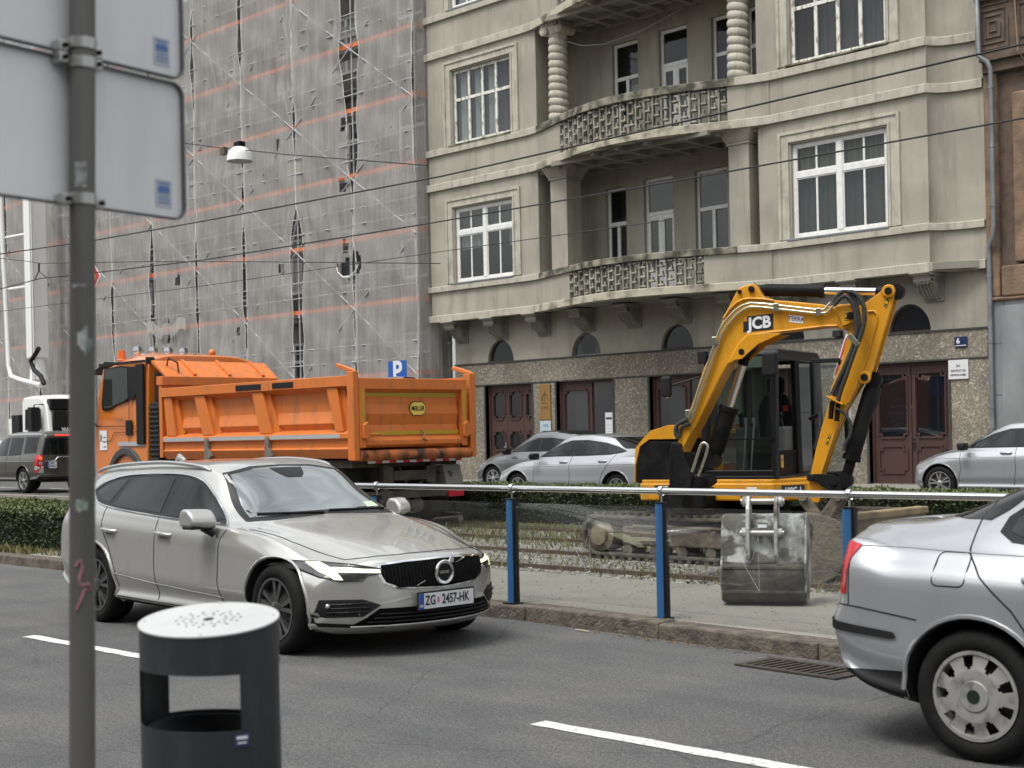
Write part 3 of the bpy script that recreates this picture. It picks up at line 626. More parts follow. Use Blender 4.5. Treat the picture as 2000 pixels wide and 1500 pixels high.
for k, (x0, x1, z0, z1) in enumerate(OPN):
    fr = frame(x0, x1, z0, z1).build('door_frame' if k in (0, 3, 4) else 'shop_window', BROWN, B, bevel=.004, seg=1); backing(x0, x1, z0, z1).build('room', ROOM if k in (1, 2, 3) else DARK, fr)
    xm = (x0 + x1) / 2
    if k == 0:
        w3 = (x1 - x0 - .14) / 2.6; xx = x0 + .07
        for j, wd in enumerate((w3, w3, w3 * .6)):
            d = leaf(fr, xx + .005, xx + wd - .005, z0, z1 - .07, yd, [(2.05, 2.8), (1.15, 1.65)] if j < 3 else [], panels=[(.45, .95)], gm=GDK); xx += wd
            if j == 0:
                b = MB(); b.box(xx - .06, xx - .02, yd - .06, yd, .95, 1.35); b.sphere((xx - .04, yd - .08, 1.2), .03, 8); b.build('handle', ZINC, d, smooth=60)
    elif k == 4:
        for j in (0, 1):
            a, c = (x0 + .07, xm - .01) if j == 0 else (xm + .01, x1 - .07)
            d = leaf(fr, a, c, z0, z1 - .07, yd, [(1.35, 2.75)], panels=[(.5, 1.15)], gm=GDK)
            if j == 1:
                b = MB(); b.box(a + .02, a + .06, yd - .03, yd, 1.05, 1.3); b.tube([(a + .04, yd - .03, 1.22), (a + .04, yd - .07, 1.22), (a + .16, yd - .07, 1.22)], .011); b.build('handle', mat('black_iron', (.02, .02, .02), .4), d)
        b = MB(); b.box(x0 + .45, xm - .15, yd + .045, yd + .055, 1.38, 2.25); poster = b.build('poster', mat('navy_poster', (.012, .028, .085), .6), fr)
        tw = mat('pale_lettering', (.55, .6, .68), .6)
        text('INSTITUT ZA', .11, (x0 + .78, yd + .04, 2.02), (1, 0, 0), (0, 0, 1), tw, 'lettering', poster); text('ARHEOLOGIJU', .11, (x0 + .75, yd + .04, 1.88), (1, 0, 0), (0, 0, 1), tw, 'lettering', poster)
        for i in range(4):
            b = MB(); b.tube([(x0 + .5 + .06 * q, yd + .042, 1.70 - i * .11 + .06 * math.sin(q / 6 * 3.1)) for q in range(7)], .006, 5); b.build('arc', tw, poster)
    else:
        x2 = x0 + (x1 - x0) * .55
        leaf(fr, x0 + .07, x2, z0, z1 - .07, yd, [(1.0, 2.75)], name='sash')
        b = MB(); b.box(x2, x2 + .06, yd - .02, yd + .04, z0, z1 - .07); b.box(x2 + .06, x1 - .07, yd - .02, yd + .04, z0, z0 + .3); b.build('mullion', BROWN, fr)
        b = MB(); b.add([(x2 + .05, yd + .03, z0), (x1 - .06, yd + .03, z0), (x1 - .06, yd + .03, z1), (x2 + .05, yd + .03, z1)], [(0, 1, 2, 3)]); b.build('pane', GLD, fr)
        b = MB(); b.box(x0 + .3, x2 - .35, yd + .3, yd + .34, .7, 2.9); b.box(x2 + .2, x1 - .3, yd + .6, yd + .64, .7, 2.2); b.build('partition', mat('pale_partition', (.42, .43, .44), .8), fr)
PAPER = mat('white_paper', (.68, .70, .72), .7)
o = MB().box(-25.42, -25.16, yd - .012, yd - .004, 1.25, 2.12).build('paper_notice', PAPER); tag(o, 'white paper notice taped inside the timber shop window', 'notice')
ink = mat('dark_ink', (.05, .05, .06), .8)
b = MB()
b.box(-25.40, -25.18, yd - .0135, yd - .0125, 1.93, 1.99)
for i in range(5):
    for j in range(3): b.box(-25.40 + j * .08, -25.345 + j * .08, yd - .0135, yd - .0125, 1.42 + i * .09, 1.428 + i * .09)
b.build('printed_lines', ink, o)
# scribble on the shop glass
b = MB(); 
for i, (sx, ln) in enumerate(((0, .26), (.06, .2), (.1, .12))):
    b.tube([(-23.42 + sx + ln * q / 12, yd + .02, 2.62 - i * .09 + .028 * math.sin(q * 2.3 + i) + .004 * q) for q in range(13)], .005, 4)
o = b.build('window_writing', mat('white_marker', (.6, .62, .63), .7)); tag(o, 'white handwritten lines on the middle shop window glass', 'window writing')
# scroll brackets below the overhang
def bracket_mesh():
    b = MB(); prof = [(0, 0), (-.62, 0), (-.64, -.07), (-.60, -.13), (-.60, -.2)]
    for i in range(15):   # S curve underside
        t = i / 14; prof.append((-.56 + .50 * t, -.24 - .33 * (t ** 1.4) + .05 * math.sin(t * 6.28)))
    prof += [(0, -.58)]
    b.prismX([(p[0], p[1]) for p in prof], -.19, .19)
    b.prismX([(.0, 0), (-.70, 0), (-.72, -.03), (-.68, -.075), (0, -.075)], -.25, .25)
    for s in (-1, 1):
        for k in range(3):
            r_ = .17 - .05 * k; b.lathe([(r_, s * .19), (r_, s * (.205 + .008 * k)), (r_ - .022, s * (.205 + .008 * k)), (r_ - .022, s * .19)], (0, -.22, -.30), 'X', 20)
            r_ = .075 - .03 * k; b.lathe([(r_, s * .19), (r_, s * .21), (.001, s * .21)], (0, -.52, -.17), 'X', 14)
    for x in (-.12, -.04, .04, .12):   # reeds
        b.tube([(x, -.57 + .5 * t / 8, -.245 - .33 * (t / 8) ** 1.4 + .05 * math.sin(t / 8 * 6.28)) for t in range(9)], .03, 6)
    b.box(-.235, .235, -.06, 0, -.62, -.07)
    return b
bm_ = bracket_mesh(); first = None
for x in (-30.85, -29.2, -27.5, -25.85, -24.2, -22.55, -20.9, -19.1, -17.4, -15.55):
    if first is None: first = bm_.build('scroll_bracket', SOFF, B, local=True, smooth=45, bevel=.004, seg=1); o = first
    else: o = first.copy(); COL.objects.link(o)
    o.matrix_parent_inverse = Matrix.Identity(4); k = 1 if -27 < x < -20 else 0
    o.location = (x + 22.9, -.0, 4.95 - .27 - .0)
# roof top closing so the sky cannot leak
b = MB(); b.box(XL, XE, 28.6, 36, ZT, ZT + .3); b.build('roof', DSTONE, B)
b = MB(); b.box(XL, XE, 30.9, 31.2, .2, ZT); b.build('rear_wall', DARK, B)

# plaques and fixtures, each a thing
def plate(name, label, cat, x, z, w_, h_, mt, y=YG - .05, t=.02, bevel=.004):
    o = MB().box(x - w_ / 2, x + w_ / 2, y - t, y, z - h_ / 2, z + h_ / 2).build(name, mt, bevel=bevel, seg=1); return tag(o, label, cat)
BRASS = mat('brass', (.30, .17, .05), .5, metal=.3, noise=.4, nscale=3)
o = plate('brass_plaque', 'tall brass plaque with a dome emblem on the pillar beside the brown double door', 'plaque', -27.5, 2.47, .42, 1.0, BRASS)
bd = mat('brown_engraving', (.10, .05, .02), .6); text('SUMA', .13, (-27.5, YG - .072, 2.3), (1, 0, 0), (0, 0, 1), bd, 'lettering', o, squeeze=.9)
b = MB(); b.tube([(-27.5 + .13 * math.cos(a), YG - .072, 2.5 + .2 * math.sin(a)) for a in [math.pi * i / 12 for i in range(13)]], .01, 5); b.tube([(-27.5, YG - .072, 2.44), (-27.5, YG - .072, 2.78)], .01, 5)
b.tube([(-27.58 , YG - .072, 2.44), (-27.58, YG - .072, 2.64)], .008, 5); b.tube([(-27.63, YG - .072, 2.44), (-27.37, YG - .072, 2.44)], .01, 5); b.build('emblem', bd, o)
o = plate('glass_plaque', 'small pale square plaque under the brass one', 'plaque', -27.5, 1.72, .42, .45, mat('pale_plaque', (.40, .46, .48), .35))
text('WEB', .11, (-27.5, YG - .073, 1.8), (1, 0, 0), (0, 0, 1), mat('blue_ink', (.10, .22, .33), .6), 'lettering', o)
b = MB(); [b.box(-27.64, -27.38, YG - .0735, YG - .0715, 1.60 + i * .045, 1.615 + i * .045) for i in range(2)]; b.build('small_print', ink, o)
o = plate('mailbox', 'black metal letterbox hanging on the stone pillar', 'letterbox', -27.48, 1.14, .3, .42, mat('black_metal', (.015, .015, .015), .5), t=.1)
MB().box(-27.55, -27.44, YG - .153, YG - .15, 1.22, 1.27).build('name_slot', PAPER, o)
o = plate('house_number_plate', 'dark blue house number plate reading 6 on the pebble stone lintel', 'house number', -14.93, 3.40, .30, .23, mat('navy_enamel', (.012, .022, .07), .35))
text('6', .17, (-14.99, YG - .072, 3.42), (1, 0, 0), (0, 0, 1), PAPER, 'numeral', o, bold=.004)
b = MB(); b.box(-15.05, -14.8, YG - .073, YG - .071, 3.315, 3.33); b.build('small_print', PAPER, o)
o = plate('institute_plaque', 'white plaque for the archaeology institute beside the right double door', 'plaque', -15.0, 2.80, .47, .42, mat('white_plaque', (.62, .62, .62), .5))
text('INSTITUT ZA', .062, (-15.0, YG - .072, 2.77), (1, 0, 0), (0, 0, 1), ink, 'lettering', o, bold=.002); text('ARHEOLOGIJU', .058, (-15.0, YG - .072, 2.68), (1, 0, 0), (0, 0, 1), ink, 'lettering', o, bold=.002)
b = MB(); 
for s in (-1, 1): b.tube([(-15.0 - .05, YG - .072, 2.88 + s * .03), (-15.0, YG - .072, 2.88), (-14.95, YG - .072, 2.88 + s * .03)], .006, 4)
b.build('emblem', ink, o)
o = plate('wall_lamp', 'small dark floodlight on the lintel behind the excavator arm', 'lamp', -18.0, 3.78, .2, .14, mat('black_metal', (.015, .015, .015), .5), y=YG, t=.16)
MB().box(-18.02, -17.98, YG - .02, YG + .01, 3.84, 3.95).build('mount', ZINC, o)
o = MB().tube([(-26.2, 28.55, 12.3), (-25.6, 28.7, 12.05), (-25.0, 28.9, 12.0), (-24.0, 29.2, 12.18), (-23.2, 29.5, 12.5), (-22.6, 29.6, 12.72)], .012, 5).build('loose_cable', mat('pale_cable', (.4, .39, .36), .8)); tag(o, 'pale cable sagging across the upper loggia from the left twisted column', 'cable')

# drainpipes
def pipe(name, label, pts, r_=.055, mt=ZINC):
    t = thing(name, label, 'drainpipe', pts[-1]); MB().tube(pts, r_, 12).build('pipe', mt, t, smooth=50)
    b = MB()
    for i in range(len(pts) - 1):
        a, c = Vector(pts[i]), Vector(pts[i + 1])
        if (a - c).length > 1.5:
            for k in (.12, .5, .88): p = a.lerp(c, k); b.cyl(p - Vector((0, 0, .02)), p + Vector((0, 0, .02)), r_ * 1.25, n=12)
    b.build('pipe_clamp', ZINC, t); return t
pipe('drainpipe', 'grey zinc drainpipe with two bends running down between the grey and the brown building', [(-14.12, 28.72, 16.5), (-14.12, 28.72, 11.0), (-14.13, 28.72, 10.85), (-14.22, 28.60, 10.7), (-14.22, 28.60, 9.45), (-14.05, 28.66, 9.3), (-14.0, 28.7, 9.15), (-14.0, 28.7, 5.85), (-14.02, 28.72, 5.6), (-14.16, 28.78, 5.4), (-14.17, 28.8, 5.2), (-14.17, 28.8, 1.5)])
pipe('drainpipe', 'dark grey drainpipe in the corner left of the ground floor by the scaffolding', [(-31.35, 28.9, 4.9), (-31.35, 28.9, .3)], .07, mat('dark_pipe', (.06, .065, .065), .6))

# right-hand neighbour
BP = mat('brown_plaster', (.25, .165, .105), .95, noise=.9, nscale=2.5, col2=(.11, .075, .052), bump=.7, bscale=22, dirt=.55, dirtcol=(.07, .05, .04), dscale=.9)
BPD = mat('dark_brown_stone', (.135, .098, .072), .95, noise=.8, nscale=4, col2=(.07, .05, .04), bump=.5, bscale=25, dirt=.4)
MARB = mat('grey_marble', (.25, .255, .26), .5, noise=1, nscale=1.6, col2=(.16, .165, .17), dirt=.3, dirtcol=(.12, .12, .12), bump=.1, stretch=(1, 1, .6), detail=10)
N = thing('neighbour_building', 'brown rusticated corner building with grey marble ground floor at the right edge', 'building', (-12, 29.0, .27))
b = MB(); holes_wall(b, XE + .03, -2, 4.28, 18, [(-13.25, -11.6, 4.7, 8.2), (-13.25, -11.6, 11.6, 15)], YG - .02, .45); b.add([(XE + .03, YG - .02, .2), (XE + .03, 31, .2), (XE + .03, 31, 18), (XE + .03, YG - .02, 18)], [(0, 1, 2, 3)])
b.build('wall', BPD, N, recalc=False)
b = MB(); b.box(XE + .02, -2, YG - .12, YG, .2, 4.22); b.box(XE + .35, XE + .9, YG - .2, YG - .12, .2, 4.1) ; b.build('marble_cladding', MARB, N, bevel=.006)
b = MB()
for z in (1.0, 2.2, 3.3): b.box(XE + .03, -2, YG - .123, YG - .118, z, z + .012)
for x in (-13.9, -13.0, -11.8): b.box(x, x + .012, YG - .124, YG - .118, .2, 4.2)
b.build('cladding_joint', DSTONE, N)
b = MB(); b.box(XE + .02, -2, YG - .2, YG, 4.22, 4.3); b.box(XE + .02, XE + .32, YG - .15, YG + .0, 4.3, 9.1); b.box(XE + .38, -2, YG - .22, YG, 4.3, 4.95)
b.ring([(-13.6, 5.0), (-11.3, 5.0), (-11.3, 8.6), (-13.6, 8.6)], [(-13.2, 5.4), (-11.6, 5.4), (-11.6, 8.15), (-13.2, 8.15)], lambda p: (p[0], YG - .2, p[1]), lambda p: (p[0], YG, p[1]))
b.box(XE + .05, XE + .36, YG - .14, YG, 10.9, 18); b.box(-13.5, -12.95, YG - .25, YG, 11.0, 18); b.box(-12.7, -12.1, YG - .25, YG, 11.0, 18)
b.build('rustication', BP, N, bevel=.05, seg=3)
b = MB(); b.box(XE - .12, -2, YG - .42, YG, 10.75, 10.86); b.box(XE - .05, -2, YG - .34, YG, 10.62, 10.75); b.box(XE + .0, -2, YG - .24, YG, 9.45, 10.62); b.box(XE + .02, -2, YG - .3, YG, 9.33, 9.45); b.box(XE + .04, -2, YG - .2, YG, 9.1, 9.33)
cx, cz = 0, 10.05
for cx in (-13.95, -13.1, -12.25, -11.4):   # square spiral fret
    for k in range(4):
        s = .36 - k * .09; t_ = .022
        for (a0, a1, c0, c1) in ((-s, s, s - t_, s), (-s, s, -s, -s + t_), (-s, -s + t_, -s + t_, s - t_), (s - t_, s, -s + t_, s - t_ if k % 2 else s * .3)):
            b.box(cx + a0 * .98, cx + a1 * .98, YG - .27, YG - .235, cz + a0 * 0 + c0 * 1.35, cz + c1 * 1.35)
b.build('fret_cornice', BPD, N, bevel=.006, seg=1)
f_ = MB().box(-13.2, -11.6, YG + .3, YG + .34, 4.7, 8.2).build('window', mat('dark_pane', (.02, .022, .025), .1), N)
b = MB(); b.tube([(-13.4, YG - .16, 17), (-13.38, YG - .3, 11), (-13.38, YG - .45, 10.8), (-13.36, YG - .36, 9.4), (-13.25, YG - .1, 9.1), (-13.22, YG - .08, 6.0), (-13.2, YG - .23, 4.9), (-13.2, YG - .24, 4.3)], .012, 5); tag(b.build('facade_cable', mat('tan_cable', (.35, .24, .16), .7)), 'thin tan cable running down the brown facade', 'cable')
b = MB(); b.tube([(-13.17, YG - .21, 3.75), (-13.17, YG - .21, 1.3)], .028, 8); b.box(-13.23, -13.11, YG - .26, YG - .18, 3.72, 3.9); b.box(-13.23, -13.11, YG - .26, YG - .18, .5, 1.4); tag(b.build('conduit', mat('grey_pvc', (.42, .43, .44), .6)), 'grey plastic conduit with a junction box on the marble wall', 'conduit')
t = thing('security_camera', 'white security camera on a bracket at the right edge of the brown facade', 'security camera', (-12.62, 28.5, 5.7))
b = MB(); b.obox((-12.78, 28.3, 5.62), (.6, -.6, -.35), (.7, .7, 0), (.2, -.2, .9), .2, .07, .065); b.build('housing', WPAINT, t, bevel=.01)
b = MB(); b.tube([(-12.7, 28.4, 5.66), (-12.55, 28.8, 5.7), (-12.5, 29.0, 5.7)], .025, 8); b.build('bracket', ZINC, t)
MB().obox((-12.655, 28.17, 5.55), (.6, -.6, -.35), (.7, .7, 0), (.2, -.2, .9), .012, .055, .05).build('lens', mat('black_lens', (.005, .005, .005), .1), t)
for i, (x, z, w_, h_) in enumerate(((-13.75, 2.1, .28, .22), (-13.7, 1.1, .25, .25), (-12.35, 2.2, .2, .3), (-12.3, 1.7, .25, .3))):
    o = plate('sticker', ['pale torn sticker high on the left of the marble wall', 'lower torn white sticker on the left of the marble wall', 'upper white poster scrap at the right edge of the marble wall', 'lower white poster scrap at the right edge of the marble wall'][i], 'sticker', x, z, w_, h_, mat('faded_paper', (.42, .43, .43), .8, noise=1, nscale=9), y=YG - .125, t=.003, bevel=0)
# ================================================================ SCAFFOLDED BUILDING
OLDW = mat('old_facade', (.17, .155, .135), .95, noise=1, nscale=1.4, col2=(.10, .092, .082), dirt=.6, dirtcol=(.055, .05, .045), bump=.2, bscale=20, detail=9)
S = thing('old_building', 'dark grey old building hidden behind scaffold netting on the left', 'building', (-48, 29.2, .27))
hl = [(-33.9 - 3.2 * i, -33.9 - 3.2 * i + 1.3, z - .95, z + .95) for i in range(16) for z in (14.4, 10.95, 7.45, 3.9)]
b = MB(); holes_wall(b, -90, -31.62, .2, 18, hl, 29.2, .2); b.build('wall', OLDW, S, recalc=False)
pane = mat('old_pane', (.05, .055, .06), .15)
cwp = mat('pale_blind', (.40, .41, .40), .9)
for i in range(16):
    for z in (14.4, 10.95, 7.45, 3.9):
        x0, z0 = -33.9 - 3.2 * i, z - .95; b = MB(); y = 29.3
        for a, c, d, e in ((x0, x0 + .1, z0, z0 + 1.9), (x0 + 1.2, x0 + 1.3, z0, z0 + 1.9), (x0 + .1, x0 + 1.2, z0, z0 + .1), (x0 + .1, x0 + 1.2, z0 + 1.8, z0 + 1.9), (x0 + .6, x0 + .7, z0 + .1, z0 + 1.8), (x0 + .1, x0 + .6, z0 + 1.2, z0 + 1.3), (x0 + .7, x0 + 1.2, z0 + 1.2, z0 + 1.3)): b.box(a, c, y - .04, y + .04, d, e)
        f_ = b.build('window', WPAINT, S); b = MB(); b.box(x0 + .02, x0 + 1.28, y + .05, y + .06, z0 + .02, z0 + 1.88); b.build('pane', pane if (i * 7 + int(z)) % 3 else cwp, f_)
b = MB()
for z in (5.6, 9.2, 12.7): b.box(-90, -31.64, 29.05, 29.2, z - .1, z + .1)
b.build('string_course', OLDW, S)

GALV = mat('galvanised_steel', (.40, .41, .42), .6, metal=0, noise=.4, nscale=6)
ORG = mat('orange_toe_board', (.72, .17, .05), .6, noise=.5, nscale=4, col2=(.55, .16, .06))
DECK = mat('deck_steel', (.33, .33, .33), .6, metal=.2, noise=.7, nscale=5)
X0, PIT, NB, YFR, YBK = -31.67, 2.95, 11, 28.0, 28.72
LV = [1.35, 3.42, 5.62, 7.68, 9.68, 11.72, 13.74, 15.8, 17.85, 19.9]
SC = thing('scaffolding', 'steel tube scaffolding with orange toe boards wrapped in grey netting', 'scaffolding', (-48, 28.4, .27))
for i in range(NB + 1):
    x = X0 - i * PIT
    for y in (YFR, YBK):
        b = MB(); b.cyl((x, y, .27), (x, y, 21), .026, n=8)
        if y == YFR:
            for z in LV: b.cyl((x, y, z - .12), (x, y, z + .02), .045, n=8)
        b.build('standard', GALV, SC, smooth=50)
xe = X0 - NB * PIT
for j, z in enumerate(LV):
    b = MB(); b.box(xe, X0 + .05, YFR + .04, YBK - .03, z - .07, z); 
    b.build('deck', DECK, SC)
    for k, dz in enumerate((.52, 1.02)):
        MB().tube([(xe, YFR - .08, z + dz), (X0, YFR - .08, z + dz)], .019, 6).build('guard_rail', GALV, SC)
    MB().tube([(xe, YBK + .03, z + 1.0), (X0, YBK + .03, z + 1.0)], .019, 6).build('guard_rail', GALV, SC)
    # open end frame on the right
    b = MB(); b.tube([(X0 + .02, YFR + .05, z + .3), (X0 + .02, YFR + .05, z + 1.05), (X0 + .02, YBK - .05, z + 1.05), (X0 + .02, YBK - .05, z + .3), (X0 + .02, YFR + .05, z + .3)], .016, 6); b.build('end_frame', GALV, SC)
    MB().box(X0 - .0, X0 + .03, YFR + .03, YBK, z, z + .16).build('toe_board', ORG, SC)
    for i in range(NB):
        x1 = X0 - i * PIT; x0 = x1 - PIT
        b = MB(); b.box(x0 + .03, x1 - .05, YFR - .005, YFR + .02, z + .005, z + .14 + random.uniform(-.01, .01)); b.build('toe_board', ORG, SC)
        if j < len(LV) - 1:
            zz = LV[j + 1]; a, c = ((x0, zz - .05), (x1, z - .05)) if (i + j) % 2 else ((x0, z - .05), (x1, zz - .05))
            MB().tube([(a[0], YFR - .09, a[1]), (c[0], YFR - .09, c[1])], .019, 8).build('diagonal_brace', GALV, SC, smooth=60)
for n_, (xc, j) in enumerate(((-42.9, 6), (-42.4, 4), (-42.6, 2), (-42.3, 1), (-38.6, 5), (-38.2, 3), (-38.4, 6), (-50.5, 4), (-50.9, 2))):
    z0, z1 = LV[j], LV[j + 1] if j + 1 < len(LV) else LV[j] + 2; b = MB(); s = .55 if n_ % 2 else -.55
    for y in (28.2, 28.55): b.beam((xc - s, y, z0 + .05), (xc + s * .2, y, z1), .03, .05)
    for k in range(9): t = (k + .5) / 9; b.cyl((xc - s + 1.2 * s * t, 28.2, z0 + (z1 - z0) * t), (xc - s + 1.2 * s * t, 28.55, z0 + (z1 - z0) * t), .014, n=6)
    b.build('ladder', mat('aluminium', (.62, .62, .60), .4, metal=.3), SC)
# netting
def netmat():
    mt = bpy.data.materials.new('debris_netting'); mt.use_nodes = True; n = mt.node_tree; n.nodes.clear()
    out = n.nodes.new('ShaderNodeOutputMaterial'); tr = n.nodes.new('ShaderNodeBsdfTransparent'); df = n.nodes.new('ShaderNodeBsdfDiffuse'); tl = n.nodes.new('ShaderNodeBsdfTranslucent')
    df.inputs[0].default_value = (.56, .54, .515, 1); tl.inputs[0].default_value = (.5, .48, .46, 1)
    mx = n.nodes.new('ShaderNodeMixShader'); mx.inputs[0].default_value = .35; n.links.new(df.outputs[0], mx.inputs[1]); n.links.new(tl.outputs[0], mx.inputs[2])
    tc = n.nodes.new('ShaderNodeTexCoord'); mp = n.nodes.new('ShaderNodeMapping'); mp.inputs['Scale'].default_value = (9, 9, .28); n.links.new(tc.outputs['Object'], mp.inputs[0])
    nz = n.nodes.new('ShaderNodeTexNoise'); nz.inputs['Scale'].default_value = 1; nz.inputs['Detail'].default_value = 8; nz.inputs['Roughness'].default_value = .65; n.links.new(mp.outputs[0], nz.inputs['Vector'])
    nb_ = n.nodes.new('ShaderNodeTexNoise'); nb_.inputs['Scale'].default_value = .7; nb_.inputs['Detail'].default_value = 5; n.links.new(tc.outputs['Object'], nb_.inputs['Vector'])
    ad = n.nodes.new('ShaderNodeMath'); ad.operation = 'MULTIPLY_ADD'; ad.inputs[1].default_value = .5; n.links.new(nb_.outputs[0], ad.inputs[0]); n.links.new(nz.outputs[0], ad.inputs[2])
    rp = n.nodes.new('ShaderNodeMapRange'); rp.inputs[1].default_value = .5; rp.inputs[2].default_value = 1.0; rp.inputs[3].default_value = .48; rp.inputs[4].default_value = .74
    n.links.new(ad.outputs[0], rp.inputs[0])
    m2 = n.nodes.new('ShaderNodeMixShader'); n.links.new(rp.outputs[0], m2.inputs[0]); n.links.new(tr.outputs[0], m2.inputs[1]); n.links.new(mx.outputs[0], m2.inputs[2]); n.links.new(m2.outputs[0], out.inputs[0])
    return mt
NET = netmat(); HEM = mat('net_hem', (.68, .67, .65), .9)
# gap half-widths (left edge of strip k / right edge) as functions of height
def gapw(k, z):
    base = .05 + .04 * math.sin(z * 1.3 + k * 2.1) + .03 * math.sin(z * 3.7 + k)
    if k == 1: base += .42 * max(0, min(1, (z - 8.8) / 3)) * (1 + .25 * math.sin(z * 2)) + .12 * math.exp(-((z - 6.8) / .7) ** 2)
    if k == 2: base += .30 * max(0, min(1, (9.5 - z) / 2)) * (1 + .2 * math.sin(z * 1.7))
    if k == 3: base += .10 * math.exp(-((z - 9) / 1.5) ** 2)
    if k == 5: base += .10
    if k == 8: base += .25 * max(0, min(1, (z - 4) / 2))
    return max(.012, base)
NZ_ = 140
for k in range(NB):
    xr, xl = X0 - k * PIT + .02, X0 - (k + 1) * PIT + .02; rows = []; ph = random.random() * 9
    for iz in range(NZ_ + 1):
        z = .3 + 20.6 * iz / NZ_; row = []
        a = xl + gapw(k + 1, z) * .85; c = xr - (gapw(k, z) * .85 if k else 0)
        for ix in range(29):
            u = ix / 28; x = a + (c - a) * u
            lev = min(abs(z - q) for q in LV)
            bil = .06 * math.sin(math.pi * u) * min(1, lev) + .042 * math.sin(u * 23 + ph + math.sin(z * .7) * 2) + .018 * math.sin(u * 51 + z * .9 + ph) + .014 * math.sin(z * 5 + u * 9)
            if k == 1: bil += .05 * math.sin(u * 12 + 2.2 * math.sin(z * .5)) * max(0, min(1, (z - 4) / 3))
            row.append((x, YFR - .10 - bil, z))
        rows.append(row)
    b = MB(); vs = [p for r_ in rows for p in r_]; fs = []
    for i in range(NZ_):
        for j in range(28):
            x, z = rows[i][j][0] + .05, rows[i][j][2] + .07
            if k < 2 and ((x + 34.75) / .62) ** 2 + ((z - 7.0) / .46) ** 2 < 1 and z - 7.0 < .15 + .5 * (x + 35): continue
            if k == 4 and ((x + 45.3) / .16) ** 2 + ((z - 5.6) / .5) ** 2 < 1: continue
            if any((x - hx) ** 2 + ((z - hz) / 1.6) ** 2 < .017 for hx, hz in ((-38.4, 11.3), (-38.4, 7.2), (-35.0, 9.5), (-35.0, 7.55), (-44.7, 7.4), (-40.9, 5.3), (-35, 11.4))): continue
            fs.append((i * 29 + j, i * 29 + j + 1, (i + 1) * 29 + j + 1, (i + 1) * 29 + j))
    b.add(vs, fs); nt_ = b.build('netting', NET, SC, smooth=180, recalc=False)
    b = MB(); b.tube([r_[0] for r_ in rows[::2]], .011, 4); b.tube([r_[-1] for r_ in rows[::2]], .011, 4); 
    if k == 1: b.tube([(-35.4, 27.86, 7.0), (-35.3, 27.82, 6.78), (-35.0, 27.8, 6.6), (-34.7, 27.8, 6.58), (-34.4, 27.82, 6.75), (-34.28, 27.85, 7.0)], .02, 5)
    b.build('hem', HEM, nt_)
# end net across the right side
rows = [[(X0 + .05 + .02 * math.sin(u * 5 + i * .2), YFR - .1 + u / 8 * .95, .3 + 20.6 * i / 60) for u in range(9)] for i in range(61)]
b = MB(); b.grid(rows); b.build('netting', NET, SC, smooth=180, recalc=False)
# torn net bundle hanging over a toe board
b = MB(); rows = []
for i in range(24):
    u = i / 23; rows.append([(-46.6 + 2.6 * u, 27.74 - .05 * math.sin(u * 31), 5.85 + .28 * abs(math.sin(u * 9.4)) ** .5 - v * .14 - .25 * math.sin(math.pi * u)) for v in range(4)])
b.grid(rows); b.build('torn_netting', NET, SC, smooth=180, recalc=False)
# ================================================================ VEHICLES
TYRE = mat('tyre_rubber', (.008, .008, .008), .8, noise=.5, nscale=12, spec=.2, col2=(.016, .015, .014), bump=.2, bscale=50)
LINER = mat('wheel_arch_liner', (.006, .006, .006), .95)
ALLOY = mat('alloy_rim', (.50, .50, .50), .3, metal=.8, coat=.3)
ALLOYD = mat('dark_machined_rim', (.14, .14, .14), .3, metal=.8, coat=.4)
CHROME = mat('chrome', (.75, .75, .76), .12, metal=1.)
BLKT = mat('black_trim', (.006, .006, .007), .35, spec=.3)
BLKP = mat('black_plastic', (.012, .012, .013), .6, spec=.25, bump=.1, bscale=90)
CGL = mat('car_glass', (.006, .007, .007), .03, spec=.4, coat=0., coatr=.01); CGL.node_tree.nodes['Principled BSDF'].inputs['IOR'].default_value = 1.5
WSGL = mat('windscreen_glass', (.38, .405, .40), .04, metal=.9)
SEAM = mat('panel_gap', (.01, .01, .01), .9)
REDL = mat('red_lens', (.42, .006, .009), .15, coat=.35); CLRL = mat('clear_lens', (.45, .46, .47), .08, coat=1., metal=.4)
HLB = mat('headlamp_housing', (.035, .036, .038), .12, coat=1.)
LED = mat('led_strip', (.90, .93, .62), .3, emit=.55)
PLW = mat('number_plate_white', (.60, .60, .62), .4); PLB = mat('plate_blue', (.02, .07, .30), .4)
def paint(name, col, metal=.45, rough=.34, dirt=.12): return mat(name, col, rough, metal, coat=1., coatr=.05, noise=.08, nscale=1.5, dirt=dirt, dirtcol=(.12, .11, .10), dscale=2.5)
def pchip(xs, ys, x):
    n = len(xs)
    if x <= xs[0]: return ys[0]
    if x >= xs[-1]: return ys[-1]
    h = [xs[i + 1] - xs[i] for i in range(n - 1)]; d = [(ys[i + 1] - ys[i]) / h[i] for i in range(n - 1)]; m_ = [d[0]]
    for i in range(1, n - 1): m_.append(0 if d[i - 1] * d[i] <= 0 else 3 * (h[i - 1] + h[i]) / ((2 * h[i] + h[i - 1]) / d[i - 1] + (h[i] + 2 * h[i - 1]) / d[i]))
    m_.append(d[-1])
    i = max(k for k in range(n - 1) if xs[k] <= x); t = (x - xs[i]) / h[i]
    return (2 * t ** 3 - 3 * t * t + 1) * ys[i] + (t ** 3 - 2 * t * t + t) * h[i] * m_[i] + (-2 * t ** 3 + 3 * t * t) * ys[i + 1] + (t ** 3 - t * t) * h[i] * m_[i + 1]
